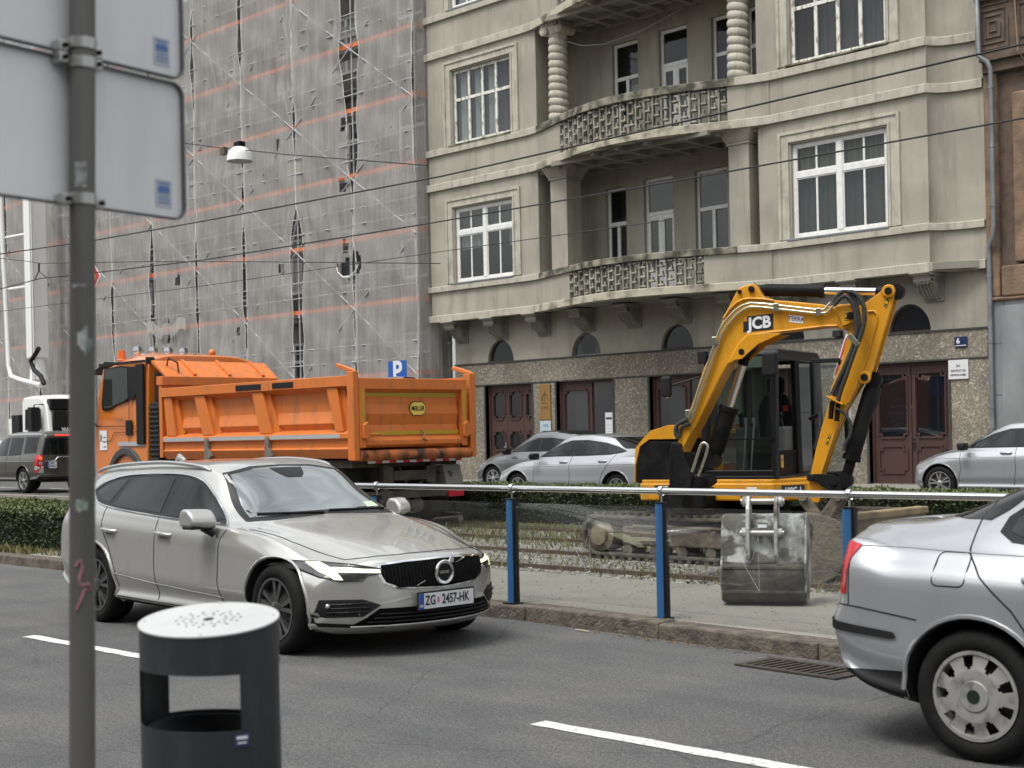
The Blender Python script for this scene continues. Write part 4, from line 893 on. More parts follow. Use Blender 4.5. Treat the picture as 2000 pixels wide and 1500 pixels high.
class Car:
    def __init__(s, name, label, loc, rz, paint_, K, wheels, rw, tyre_w=.225, group=None, fb=.10, rb=.12, kf=.42, kr=.22, arch=.045, ns=84, noseprof=None, tailprof=None, lip=True, cat='car'):
        s.t = thing(name, label, cat, loc, rz, group); s.paint = paint_; s.K = K; s.rw = rw
        xs = [k[0] for k in K]; x0, x1 = xs[0], xs[-1]; L = x1 - x0
        def col(i, x): return pchip(xs, [k[i] for k in K], x)
        def section(x):
            zb, w, zs, ws, zt, wt, dr = (col(i, x) for i in range(1, 8))
            P = [(0, zb), (w * .72, zb), (w * .92, zb + .035), (w * .985, zb + .075), (w * .962, zb + .14), (w * 1.0, zb + (zs - zb) * .34), (w, zb + (zs - zb) * .5), (w * .992, zs - .14), (ws + (w - ws) * .35, zs - .045), (ws, zs), (ws - .02 - (ws - wt) * .08, zs + (zt - dr - zs) * .14),
                 (wt + (ws - wt) * .46, zs + (zt - dr - zs) * .58), (wt + .012, zt - dr), (wt * .88, zt - dr * .42), (wt * .5, zt - dr * .1), (0, zt)]
            H = cat_rom(P, 4); return H + [(-y, z) for y, z in H[-2:0:-1]]
        def warp(p):
            x, y, z = p; q = min(1, abs(y) / .92)
            wf = max(0, (x - (x1 - 1.1)) / 1.1) ** 1.5; wr_ = max(0, ((x0 + .9) - x) / .9) ** 1.5
            x += -kf * q ** 2.4 * wf + kr * q ** 2.6 * wr_
            if noseprof: x += wf * pchip([a for a, _ in noseprof], [c for _, c in noseprof], z)
            if tailprof: x -= wr_ * pchip([a for a, _ in tailprof], [c for _, c in tailprof], z)
            return (x, y, z)
        rows = []
        def ring(x, sec): return [(x, y, z) for y, z in sec]
        def shrink(sec, d):
            cz = sum(z for _, z in sec) / len(sec); ym = max(y for y, _ in sec); zm = max(z for _, z in sec); zn = min(z for _, z in sec)
            fy = (ym - d) / ym; fz = ((zm - zn) / 2 - d) / ((zm - zn) / 2); c = (zm + zn) / 2
            return [(y * fy, c + (z - c) * max(.02, fz)) for y, z in sec]
        sr = section(x0 + rb)
        for f_ in (.05, .3, .55, .8): rows.append([(x0, y * f_, sum(z for _, z in sr) / len(sr) * (1 - f_) + z * f_) for y, z in shrink(sr, rb * .9)])
        for k in range(5): a = math.pi / 2 * k / 5; rows.append(ring(x0 + rb * (1 - math.sin(a)), shrink(sr, rb * .9 * (1 - (1 - (1 - math.sin(a)) ** 2) ** .5 if False else (math.cos(a) * 1 if False else (1 - math.cos(math.pi / 2 - a)) if k else 1)))))
        n = ns
        for i in range(n + 1): rows.append(ring(x0 + rb + (L - rb - fb) * i / n, section(x0 + rb + (L - rb - fb) * i / n)))
        sf = section(x1 - fb)
        for k in range(1, 6): a = math.pi / 2 * k / 5; rows.append(ring(x1 - fb + fb * math.sin(a), shrink(sf, fb * .9 * (1 - math.cos(a)))))
        S5 = shrink(sf, fb * .9)
        for f_ in (.8, .55, .3, .05): rows.append([(x1, y * f_, sum(z for _, z in S5) / len(S5) * (1 - f_) + z * f_) for y, z in S5])
        # order the rear cap from the centre outwards
        cap = rows[:4]; arcs = []
        for k in range(5):
            a = math.pi / 2 * (1 - k / 5); arcs.append(ring(x0 + rb * (1 - math.sin(a)), shrink(sr, rb * .9 * (1 - math.cos(a)))))
        rows = cap + arcs + rows[9:]
        b = MB(); b.grid([[warp(p) for p in r_] for r_ in rows], True)
        nn = len(rows[0]); b.f.append(tuple(range(nn))); b.mi.append(0); o_ = (len(rows) - 1) * nn; b.f.append(tuple(range(o_, o_ + nn))[::-1]); b.mi.append(0)
        body = b.build('body', [paint_, LINER], s.t, True, smooth=32)
        # wheel arches
        cuts = []
        for (wx, wy) in wheels:
            for sd in (-1, 1):
                c = MB(); c.cyl((wx, sd * .50, rw), (wx, sd * 1.2, rw + .01), rw + arch, n=48); co = c.build('arch_cut', LINER, s.t, True); cuts.append(co)
                md = body.modifiers.new('b', 'BOOLEAN'); md.object = co; md.operation = 'DIFFERENCE'; md.solver = 'EXACT'
                try: md.material_mode = 'TRANSFER'
                except Exception: pass
        bpy.context.view_layer.update()
        dg = bpy.context.evaluated_depsgraph_get(); me = bpy.data.meshes.new_from_object(body.evaluated_get(dg), preserve_all_data_layers=True, depsgraph=dg)
        body.modifiers.clear(); body.data = me; me.shade_smooth(); me.set_sharp_from_angle(angle=R(32))
        for c in cuts: bpy.data.objects.remove(c)
        s.body = body; bm = bmesh.new(); bm.from_mesh(me); s.bvh = BVHTree.FromBMesh(bm); bm.free(); s.wheels = wheels; s.x0, s.x1 = x0, x1
        s.arch = rw + arch
        if lip:
            for (wx, wy) in wheels:
                for sd in (-1, 1):
                    pts = []
                    for k in range(25):
                        a = math.pi * (-.10 + 1.2 * k / 24); p = s.hit((wx + (s.arch + .012) * math.cos(a), rw + (s.arch + .012) * math.sin(a)), 'L' if sd > 0 else 'R')
                        if p: pts.append(p[0])
                    if len(pts) > 5: MB().tube(pts, .014, 6).build('arch_lip', paint_, s.t, True, smooth=60)
    def hit(s, uv, side, off=0.):
        u, v = uv
        o, d = {'R': ((u, -3, v), (0, 1, 0)), 'L': ((u, 3, v), (0, -1, 0)), 'F': ((6, u, v), (-1, 0, 0)), 'B': ((-6, u, v), (1, 0, 0)), 'BR': (((u - 6) * .7071, (-u - 6) * .7071, v), (.7071, .7071, 0)), 'BL': (((u - 6) * .7071, (u + 6) * .7071, v), (.7071, -.7071, 0)), 'T': ((u, v, 4), (0, 0, -1))}[side]
        h = s.bvh.ray_cast(Vector(o), Vector(d))
        if h[0] is None: return None
        n = h[1] if h[1].dot(Vector(d)) < 0 else -h[1]
        return (h[0] + n * off, n)
    def shell(s, poly, side, off, mt, name, parent=None, step=.045, th=0., local=True):
        """panel laid on the body: outline given in side (x,z), front/rear (y,z) or top (x,y) view"""
        P = [Vector(p) for p in poly]; Q = []
        for i in range(len(P)):
            a, c = P[i], P[(i + 1) % len(P)]; k = max(1, int((c - a).length / step))
            Q += [a.lerp(c, j / k) for j in range(k)]
        nb_ = len(Q); xs = [p.x for p in P]; ys = [p.y for p in P]
        def inside(x, y):
            c = False; j = len(P) - 1
            for i in range(len(P)):
                if (P[i].y > y) != (P[j].y > y) and x < (P[j].x - P[i].x) * (y - P[i].y) / (P[j].y - P[i].y) + P[i].x: c = not c
                j = i
            return c
        pts = list(Q); x = min(xs) + step * .5
        while x < max(xs):
            y = min(ys) + step * .5
            while y < max(ys):
                if inside(x, y) and min((Vector((x, y)) - q).length for q in Q) > step * .4: pts.append(Vector((x, y)))
                y += step
            x += step
        v2, e2, f2, *_ = geometry.delaunay_2d_cdt([p.to_2d() if len(p) > 2 else p for p in pts], [(i, (i + 1) % nb_) for i in range(nb_)], [], 1, 1e-6)
        vs = []; bad = set(); nbuf = None
        for i, p in enumerate(v2):
            h = s.hit((p.x, p.y), side, off)
            if h is None: bad.add(i); vs.append((0, 0, 0))
            else: vs.append(h[0])
        b = MB(); b.add(vs, [tuple(f_) for f_ in f2 if not (set(f_) & bad)])
        return b.build(name, mt, parent or s.t, local, smooth=60, solid=th)
    def line(s, pts, side, r, mt, name='panel_seam', parent=None, off=0., n=10):
        Q = []
        for i in range(len(pts) - 1):
            for k in range(n): Q.append(tuple(a + (c - a) * k / n for a, c in zip(pts[i], pts[i + 1])))
        Q.append(pts[-1]); H = [s.hit(q, side, off) for q in Q]; H = [h[0] for h in H if h]
        if len(H) > 1: return MB().tube(H, r, 6).build(name, mt, parent or s.t, True, smooth=60)
    def wheel(s, wx, sd, y, rim=.235, style='spoke10', w_=.22, rimmat=None, cap=None):
        rw = s.rw; yo = sd * y; rimmat = rimmat or ALLOY
        b = MB(); b.lathe([(.001, 0), (.09, 0), (.13, -.02), (rim * .93, -.05), (rim * .93, -.12), (.001, -.12)], (0, 0, 0), 'Y', 32)
        for i in range(len(b.v)): b.v[i] = (wx + b.v[i][0], yo - sd * .02 + b.v[i][1] * sd, rw + b.v[i][2])
        hub = b.build('wheel', mat('brake_dark', (.03, .029, .028), .6, metal=.5), s.t, True, smooth=40)
        T = MB(); wv = w_; pr = [(rim, -.012), (rim + .012, 0), (rw - .055, .008), (rw - .02, -.006), (rw - .004, -.03), (rw, -.06), (rw, -wv + .05), (rw - .02, -wv + .01), (rim, -wv)]
        T.lathe(pr, (0, 0, 0), 'Y', 56)
        for i in range(len(T.v)): T.v[i] = (wx + T.v[i][0], yo + T.v[i][1] * sd, rw + T.v[i][2])
        T.build('tyre', TYRE, hub, True, smooth=50)
        b = MB(); b.lathe([(rim, -.10), (rim * .985, -.012), (rim, .0), (rim - .018, .0), (rim - .026, -.025), (rim - .03, -.10)], (0, 0, 0), 'Y', 48)
        if style.startswith('spoke'):
            ns = int(style[5:]); two = ns == 10
            for k in range(5 if two else ns):
                for dd in ((-.21, .21) if two else (0,)):
                    a = 2 * math.pi * k / (5 if two else ns) + .2; a2 = a + dd
                    ci, co = Vector((math.cos(a + dd * .5) * .05, -.012, math.sin(a + dd * .5) * .05)), Vector((math.cos(a2) * (rim - .015), -.012, math.sin(a2) * (rim - .015)))
                    d = (co - ci).normalized(); sx = Vector((-d.z, 0, d.x)); wi, wo = .011, (.019 if two else .04)
                    vs = [ci - sx * wi, ci + sx * wi, co + sx * wo, co - sx * wo]; b.add([v + Vector((0, 0, 0)) for v in vs] + [v + Vector((0, -.045, 0)) for v in vs], [(0, 1, 2, 3), (4, 7, 6, 5), (0, 4, 5, 1), (1, 5, 6, 2), (2, 6, 7, 3), (3, 7, 4, 0)])
            b.lathe([(.001, .004), (.03, .004), (.055, -.006), (.06, -.04)], (0, 0, 0), 'Y', 20)
        elif style == 'cover':   # trim with slots near the rim
            nseg = 90; rr = [.001, .07, .075, rim * .56, rim * .60, rim * .66, rim * .88, rim * .93, rim * .985]; hh = [.012, .012, .004, .010, .008, .004, -.006, -.002, -.01]; rows = []
            for r_, h in zip(rr, hh): rows.append([(r_ * math.cos(2 * math.pi * j / nseg), h, r_ * math.sin(2 * math.pi * j / nseg)) for j in range(nseg)])
            vs = [p for q in rows for p in q]; fs = []
            for i in range(len(rr) - 1):
                for j in range(nseg):
                    ph2 = (j % 10)
                    if 5 <= i <= 6 and ph2 in (3, 4, 5, 6): continue
                    if i == 4 and ph2 in (4, 5): continue
                    fs.append((i * nseg + j, i * nseg + (j + 1) % nseg, (i + 1) * nseg + (j + 1) % nseg, (i + 1) * nseg + j))
            b.add(vs, fs)
        for i in range(len(b.v)): b.v[i] = (wx + b.v[i][0], yo + b.v[i][1] * sd, rw + b.v[i][2])
        o = b.build('rim', rimmat, hub, True, smooth=35)
        if cap:
            c = MB(); c.cyl((wx, yo, rw), (wx, yo + sd * .016, rw), .032, n=20); c.build('centre_cap', cap, hub, True)
        return hub
def halves(fn):
    for sd, sg in (('R', -1), ('L', 1)): fn(sd, sg)

# ---------------------------------------------------------------- light grey estate
PV = paint('birch_paint', (.42, .418, .395), .5, .25)
KV = [(-2.38, .34, .86, .98, .80, 1.06, .58, .06), (-2.2, .25, .895, 1.02, .83, 1.17, .58, .08), (-1.98, .21, .91, 1.03, .85, 1.335, .57, .06), (-1.75, .2, .92, 1.02, .86, 1.385, .58, .05), (-1.36, .19, .925, 1.005, .865, 1.41, .60, .055), (-.6, .19, .92, .97, .87, 1.43, .61, .06), (0, .19, .92, .945, .87, 1.425, .60, .065), (.25, .19, .92, .93, .87, 1.375, .60, .08), (.6, .19, .92, .915, .87, 1.185, .645, .11), (.95, .19, .92, .90, .865, .985, .70, .055), (1.2, .19, .922, .875, .85, .935, .66, .035), (1.6, .18, .92, .80, .82, .87, .60, .03), (2.0, .17, .90, .70, .78, .80, .56, .035), (2.25, .165, .865, .66, .74, .745, .54, .03), (2.38, .165, .85, .635, .72, .715, .54, .03)]
V = Car('estate_car', 'light beige-grey estate car with lit headlamps driving on the near lane behind the litter bin', (-10.15, 7.16, 0), R(-2.5), PV, KV, [(1.49, 0), (-1.38, 0)], .335, fb=.07, rb=.10, kf=.52, kr=.25, noseprof=[(.15, -.14), (.24, -.03), (.34, 0), (.55, -.015), (.68, -.05), (.8, -.12)], tailprof=[(.2, -.1), (.4, 0), (.7, 0), (1.1, -.1), (1.3, -.1)], ns=100)
def vside(sd, sg):
    up_ = [(-1.66, 1.16), (-1.50, 1.245), (-1.20, 1.295), (-.75, 1.315), (-.25, 1.315), (.08, 1.275), (.28, 1.19), (.5, 1.06), (.74, .925)]
    lo = [(.6, .935), (.0, .955), (-.5, .98), (-1.0, 1.01), (-1.45, 1.06)]
    V.shell(up_ + lo, sd, .003, BLKT, 'window_frame')
    MBt = cat_rom(up_, 4); V.line(MBt, sd, .010, CHROME, 'window_trim', off=.006, n=1); V.line(cat_rom([(-1.66, 1.16)] + lo[::-1] + [(.74, .925)], 3), sd, .009, CHROME, 'window_trim', off=.006, n=1)
    for q, nm in (([(.66, .965), (.47, 1.055), (.26, 1.165), (.06, 1.245), (-.12, 1.28), (-.18, 1.28), (-.2, .985), (.1, .972), (.5, .955)], 'front'), ([(-.32, 1.285), (-.8, 1.285), (-1.03, 1.27), (-1.16, 1.04), (-.9, 1.025), (-.3, 1.0)], 'rear'), ([(-1.12, 1.265), (-1.3, 1.25), (-1.5, 1.2), (-1.58, 1.16), (-1.4, 1.085), (-1.25, 1.065)], 'quarter')):
        V.shell(q, sd, .006, CGL, 'side_window')
    V.line([(.80, .90), (.74, .82), (.72, .5), (.78, .22)], sd, .004, SEAM); V.line([(-.27, .97), (-.29, .6), (-.25, .28)], sd, .004, SEAM); V.line([(-1.24, 1.03), (-1.22, .85), (-1.08, .68), (-.98, .5), (-.95, .35)], sd, .004, SEAM)
    V.line([(-.95, .27), (.78, .25)], sd, .004, SEAM); V.line([(-1.0, .46), (-.3, .415), (.78, .37)], sd, .004, PV, 'door_crease')
    V.shell([(-.92, .235), (.95, .235), (.98, .19), (-.98, .19)], sd, .004, BLKP, 'sill_trim')
    for x in (-.12, -1.06):
        h = V.hit((x, .83), sd, .03); a = h[0]; b = MB(); b.tube([(a.x - .11, a.y - sg * .035, a.z + .005), (a.x - .09, a.y, a.z + .008), (a.x + .09, a.y, a.z - .004), (a.x + .11, a.y - sg * .035, a.z - .006)], .016, 8); b.build('door_handle', PV, V.t, True, smooth=50)
        V.shell([(x - .09, .84), (x + .09, .84), (x + .06, .795), (x - .06, .795)], sd, .001, mat('handle_recess', (.10, .1, .09), .4), 'handle_recess')
    # mirror
    b = MB(); b.prism([(.50, .915), (.68, .915), (.71, .955), (.69, 1.01), (.63, 1.06), (.53, 1.07), (.49, 1.03), (.48, .95)], lambda p: (p[0] + .02, sg * .905, p[1] - .01), lambda p: (p[0] - .02 if p[0] > .56 else p[0], sg * (1.115 if sg < 0 else 1.06), p[1] * .96 + .04)); mo = b.build('mirror', PV, V.t, True, bevel=.035, seg=4, smooth=60)
    MB().tube([(.62, sg * .98, .92), (.68, sg * .91, .86)], [.035, .03], 8).build('mirror_arm', BLKT, mo, True, smooth=50)
    b = MB(); b.obox((.615, sg * 1.02, .918), (1, 0, 0), (0, 1, 0), (0, 0, 1), .07, .10, .012); b.build('mirror_base', BLKT, mo, True, bevel=.008)
    # roof rail
    b = MB(); pts = cat_rom([(.12, sg * .60, 1.345), (-.05, sg * .62, 1.385), (-.6, sg * .635, 1.415), (-1.3, sg * .63, 1.395), (-1.72, sg * .61, 1.36), (-1.88, sg * .59, 1.33)], 5); b.tube(pts, .017, 8); b.build('roof_rail', ALLOY, V.t, True, smooth=60)
    # headlamp
    y = sg
    hl = V.shell([(y * .845, .70), (y * .86, .655), (y * .80, .59), (y * .72, .565), (y * .60, .565), (y * .56, .60), (y * .47, .61), (y * .47, .64), (y * .60, .672), (y * .74, .693)], 'F', .004, HLB, 'headlamp', step=.03)
    V.line([(y * .845, .70), (y * .86, .655), (y * .80, .59), (y * .72, .565), (y * .60, .565), (y * .56, .60), (y * .47, .61), (y * .47, .64), (y * .60, .672), (y * .74, .693), (y * .845, .70)], 'F', .005, BLKT, 'lamp_gasket', parent=hl, off=.004, n=4)
    V.shell([(y * .80, .690), (y * .785, .625), (y * .745, .572), (y * .70, .57), (y * .725, .625), (y * .48, .612), (y * .48, .638), (y * .735, .655), (y * .745, .69)], 'F', .009, LED, 'led_strip', parent=hl, step=.025)
    V.shell([(y * .845, .69), (y * .85, .655), (y * .81, .61), (y * .795, .655), (y * .81, .69)], 'F', .008, HLB, 'side_lens', parent=hl, step=.03)
    V.shell([(y * .69, .665), (y * .56, .65), (y * .53, .645), (y * .60, .668)], 'F', .007, BLKT, 'reflector', parent=hl, step=.03)
    # fog recess
    fg = V.shell([(y * .83, .43), (y * .60, .43), (y * .49, .385), (y * .60, .305), (y * .86, .30)], 'F', .003, BLKP, 'fog_recess', step=.03)
    for z in (.335, .365, .395): V.line([(y * .80, z), (y * .56, z + .005)], 'F', .006, BLKT, 'slat', parent=fg, off=.004)
    h = V.hit((y * .79, .385), 'F', .006); MB().sphere(h[0], .018, 8).build('fog_lamp', CLRL, fg, True, smooth=60)
    V.shell([(y * .88, .285), (y * .82, .235), (y * .45, .215), (y * .45, .232), (y * .80, .262), (y * .84, .30)], 'F', .004, BLKT, 'lower_blade', step=.03)
    V.shell([(y * .78, 1.03), (y * .80, .75), (y * .70, .74), (y * .66, 1.03)], 'B', .004, REDL, 'tail_lamp')
    V.shell([(-2.22, 1.0), (-2.0, 1.02), (-2.02, .99), (-2.18, .74), (-2.3, .72)], sd, .004, REDL, 'tail_lamp')
halves(vside)
ws = [(-.72, .955), (0, .985), (.72, .955), (.68, 1.06), (.615, 1.22), (.575, 1.325), (.3, 1.372), (0, 1.38), (-.3, 1.372), (-.575, 1.325), (-.615, 1.22), (-.68, 1.06)]
fr = V.shell(ws, 'F', .003, BLKT, 'windscreen_frame', step=.05)
sc = lambda P, k, c: [(c[0] + (a - c[0]) * k, c[1] + (d - c[1]) * (1 - (1 - k) * 1.9)) for a, d in P]
V.shell(sc(ws, .94, (0, 1.175)), 'F', .0055, WSGL, 'windscreen', step=.05)
V.shell([(-.16, 1.352), (.16, 1.352), (.12, 1.30), (.07, 1.27), (-.07, 1.27), (-.12, 1.30)], 'F', .007, BLKT, 'sensor_cover', parent=fr, step=.03)
V.shell([(.44, 1.01), (.58, 1.01), (.56, 1.05), (.45, 1.05)], 'F', .0075, mat('green_sticker', (.45, .55, .42), .6), 'parking_sticker', parent=fr, step=.03)
b = MB(); 
for y0, y1 in ((-.62, -.05), (.02, .6)):
    H = [V.hit((y0 + (y1 - y0) * k / 8, 1.0 - .012 * k / 8), 'F', .014) for k in range(9)]; b.tube([h[0] for h in H if h], .009, 6)
b.build('wiper', BLKP, V.t, True)
gr = [(-.47, .665), (-.3, .68), (0, .687), (.3, .68), (.47, .665), (.475, .60), (.45, .545), (.36, .505), (0, .487), (-.36, .505), (-.45, .545), (-.475, .60)]
V.shell([(a * 1.045, .585 + (c - .585) * 1.13) for a, c in gr], 'F', .004, CHROME, 'grille_surround', step=.03)
G = V.shell(gr, 'F', .008, mat('grille_black', (.003, .003, .003), .8, spec=.08), 'grille', step=.03)
for i in range(36):
    y = -.455 + .91 * i / 35; zt = .675 - .04 * abs(y); zb = .50 + max(0, abs(y) - .33) * .42
    a, c = V.hit((y, zt - .01), 'F', .012), V.hit((y, zb + .008), 'F', .012)
    if a and c: MB().tube([a[0], c[0]], .0025, 4).build('grille_bar', mat('grille_dark', (.008, .008, .008), .6, spec=.2), G, True)
a, c = V.hit((-.24, .51), 'F', .02), V.hit((.24, .672), 'F', .02); MB().beam(a[0], c[0], .012, .006).build('diagonal_bar', CHROME, G, True)
h = V.hit((0, .59), 'F', .02)[0]
em = MB().lathe([(.088, 0), (.092, .012), (.084, .02), (.066, .016), (.062, .002)], (h.x, 0, .59), 'X', 40).build('emblem', CHROME, G, True, smooth=50)
MB().lathe([(.001, .008), (.062, .008), (.062, 0)], (h.x, 0, .59), 'X', 30).build('emblem_disc', BLKT, em, True)
text('VOLVO', .028, (h.x + .010, 0, .59), (0, 1, 0), (0, 0, 1), CHROME, 'lettering', em, True, bold=.0005)
MB().prismX([(.045, .66), (.065, .70), (.095, .685), (.085, .655)], h.x, h.x + .012).build('arrow', CHROME, em, True)
lg = V.shell([(-.50, .36), (.50, .36), (.66, .235), (-.66, .235)], 'F', .004, mat('grille_black', (.003, .003, .003), .8, spec=.08), 'lower_grille', step=.03)
for z in (.262, .29, .318): V.line([(-.57 + (z - .26) * 1.2, z), (.57 - (z - .26) * 1.2, z)], 'F', .006, BLKT, 'slat', parent=lg, off=.006)
V.line([(-.66, .232), (.66, .232)], 'F', .007, PV, 'chin_strip', off=.006)
def plate_eu(car, parent, x, z, s, nrm=1, y0=0., txt='ZG 2457·HK', w_=.52, h_=.112, tilt=0.):
    b = MB(); b.box(min(x, x + nrm * .012), max(x, x + nrm * .012), y0 - w_ / 2 - .012, y0 + w_ / 2 + .012, z - h_ / 2 - .012, z + h_ / 2 + .012); pf = b.build('plate_holder', BLKP, parent, True, bevel=.004)
    xx = x + nrm * .0135; b = MB(); b.box(min(xx - .001 * nrm, xx + .001 * nrm), max(xx - .001 * nrm, xx + .001 * nrm), y0 - w_ / 2, y0 + w_ / 2, z - h_ / 2, z + h_ / 2); b.build('number_plate', PLW, pf, True)
    ux = (0, 1, 0) if nrm > 0 else (0, -1, 0); q = 1 if nrm > 0 else -1
    b = MB(); b.box(xx + nrm * .0012 - .0005, xx + nrm * .0012 + .0005, *sorted((y0 - q * w_ / 2, y0 - q * (w_ / 2 - .045))), z - h_ / 2, z + h_ / 2); b.build('country_band', PLB, pf, True)
    text('HR', .028, (xx + nrm * .002, y0 - q * (w_ / 2 - .022), z - .035), ux, (0, 0, 1), PLW, 'country_code', pf, True)
    return pf, xx
ph1, xx = plate_eu(V, V.t, V.hit((0, .39), 'F')[0].x + .015, .395, 1)
ink2 = mat('plate_ink', (.012, .012, .013), .5)
text('ZG', .098, (xx + .002, -.155, .395), (0, 1, 0), (0, 0, 1), ink2, 'plate_text', ph1, True, squeeze=.72, bold=.002)
text('2457-HK', .098, (xx + .002, .085, .395), (0, 1, 0), (0, 0, 1), ink2, 'plate_text', ph1, True, squeeze=.72, bold=.002)
b = MB()
for i in range(5):
    for j in range(4):
        if (i + j) % 2 == 0: b.box(xx + .001, xx + .002, -.092 + j * .0065, -.0855 + j * .0065, .375 + i * .008, .383 + i * .008)
b.build('shield', mat('shield_red', (.45, .03, .03), .5), ph1, True)
V.line([(1.02, -.80), (1.5, -.74), (2.0, -.62), (2.12, -.50), (2.20, -.3), (2.225, 0), (2.20, .3), (2.12, .50), (2.0, .62), (1.5, .74), (1.02, .80)], 'T', .004, SEAM, 'bonnet_seam')
for wx in (1.49, -1.38):
    for sd in (-1, 1): V.wheel(wx, sd, .90, .235, 'spoke10', .235, ALLOYD)
MB().tube([(-1.35, 0, 1.41), (-1.45, 0, 1.45), (-1.52, 0, 1.41)], [.02, .03, .012], 8).build('roof_antenna', PV, V.t, True, smooth=60)
MB().box(-1.9, 1.9, -.6, .6, .19, .24).build('underbody', LINER, V.t, True)

# ---------------------------------------------------------------- silver saloon at the right edge (rear quarter in view)
PS = paint('silver_paint', (.37, .38, .395), .55, .36, .12)
KS = [(-2.22, .34, .87, 1.03, .77, 1.09, .54, .03), (-2.08, .26, .895, 1.02, .78, 1.10, .54, .03), (-1.85, .22, .895, .985, .77, 1.115, .54, .04), (-1.6, .2, .90, .98, .79, 1.17, .55, .07), (-1.3, .19, .905, .97, .80, 1.30, .54, .09), (-1.0, .19, .905, .96, .80, 1.40, .54, .07), (-.5, .19, .905, .94, .80, 1.455, .55, .06), (0, .19, .90, .93, .80, 1.455, .55, .06), (.5, .19, .90, .92, .80, 1.32, .56, .09), (1.0, .19, .90, .90, .80, 1.01, .60, .06), (1.5, .19, .90, .84, .78, .93, .58, .04), (2.1, .18, .88, .72, .72, .82, .52, .04), (2.3, .2, .85, .66, .68, .74, .5, .04)]
Sx = -1.87
Q = Car('saloon_car', 'silver saloon cut off by the right edge with red tail lamp and plastic wheel trim', (Sx, 7.15, 0), 0, PS, KS, [(1.25, 0), (-1.33, 0)], .315, fb=.1, rb=.06, kf=.4, kr=.17, arch=.05, tailprof=[(.2, -.12), (.35, -.03), (.62, .03), (.72, -.01), (1.0, -.045), (1.1, -.06)], ns=100)
def qside(sd, sg):
    g1 = [(-1.28, 1.08), (-1.26, 1.15), (-1.16, 1.22), (-.95, 1.29), (-.6, 1.345), (-.2, 1.365), (.15, 1.33), (.45, 1.22), (.85, 1.0), (.5, .985), (0, .99), (-.6, 1.0), (-1.05, 1.02), (-1.2, 1.035)]
    Q.shell(g1, sd, .003, BLKT, 'window_frame'); Q.shell([(-1.22, 1.085), (-1.2, 1.145), (-1.05, 1.22), (-.75, 1.295), (-.45, 1.325), (-.42, 1.03), (-1.0, 1.045), (-1.16, 1.06)], sd, .006, CGL, 'side_window'); Q.shell([(-.32, 1.33), (.1, 1.31), (.4, 1.19), (.7, 1.03), (.1, 1.02), (-.3, 1.03)], sd, .006, CGL, 'side_window')
    Q.line([(-1.42, 1.14), (-1.36, 1.24), (-1.2, 1.33)], sd, .004, SEAM); Q.line([(-1.42, 1.14), (-1.40, 1.0), (-1.30, .88), (-1.13, .73), (-1.0, .55)], sd, .0045, SEAM)
    Q.line([(-1.13, .73), (-1.08, .66), (-.95, .45), (-.92, .25)], sd, .0045, SEAM)
    fl = [(a + -1.455, c + .905) for a, c in rrect(.17, .155, .03, 3)]
    if sg < 0: Q.line(fl + [fl[0]], sd, .0035, SEAM, 'fuel_flap', n=2)
    Q.line([(-2.2, .708), (-1.95, .697), (-1.62, .655)], sd, .004, SEAM, 'bumper_seam')
    dg2 = 'BR' if sg < 0 else 'BL'
    Q.shell([(-1.22, .625), (-.9, .625), (-.60, .585), (-.585, .56), (-.61, .55), (-.9, .58), (-1.22, .58)], dg2, .010, BLKP, 'bumper_strip', step=.03)
    tl = Q.shell([(-1.06, 1.0), (-.98, 1.015), (-.88, 1.015), (-.822, 1.0), (-.800, .90), (-.80, .755), (-1.07, .76)], dg2, .006, REDL, 'tail_lamp', step=.025)
    Q.shell([(-.96, .86), (-.86, .86), (-.86, .80), (-.96, .80)], dg2, .009, mat('orange_lens', (.5, .06, .02), .15, coat=1), 'indicator_lens', parent=tl, step=.03)
    Q.line([(-2.0, .99), (-2.0, .70)], sd, .004, SEAM)
    a = Q.hit((-.98, .86), sd, .03)[0]; MB().tube([(a.x - .10, a.y - sg * .03, a.z), (a.x - .08, a.y, a.z), (a.x + .09, a.y, a.z), (a.x + .11, a.y - sg * .03, a.z)], .017, 8).build('door_handle', PS, Q.t, True, smooth=50)
    Q.line([(-2.1, 1.0), (-1.5, .985), (-.9, .975), (0, .96)], sd, .005, PS, 'shoulder_crease')
halves(qside)
_bm = bmesh.new(); _bm.from_mesh(Q.body.data); bmesh.ops.bisect_plane(_bm, geom=_bm.verts[:] + _bm.edges[:] + _bm.faces[:], plane_co=(-2.1, 0, .375), plane_no=(-.045, 0, 1)); _bm.to_mesh(Q.body.data); _bm.free()
Q.body.data.materials.append(BLKP)
_bi = len(Q.body.data.materials) - 1
for f_ in Q.body.data.polygons:
    c = f_.center
    if c.z < .375 + .045 * (c.x + 2.1) and c.x < -1.5 and f_.material_index == 0: f_.material_index = _bi
Q.shell([(sg_ * q[0], q[1]) for sg_, q in ((1, (0, 1.14)), (1, (.62, 1.13)), (1, (.50, 1.36)), (1, (0, 1.40)), (-1, (.50, 1.36)), (-1, (.62, 1.13)))], 'B', .004, CGL, 'rear_window')
SCRT = mat('scratched_cover', (.30, .295, .28), .5, metal=.3, noise=.8, nscale=14, col2=(.10, .10, .10), thr=(.5, .7))
for wx in (1.25, -1.33):
    for sd in (-1, 1): Q.wheel(wx, sd, .885, .215, 'cover', .21, SCRT, mat('dark_badge', (.02, .035, .028), .3, metal=.5))
MB().box(-1.6, 1.7, -.6, .6, .2, .26).build('underbody', LINER, Q.t, True)

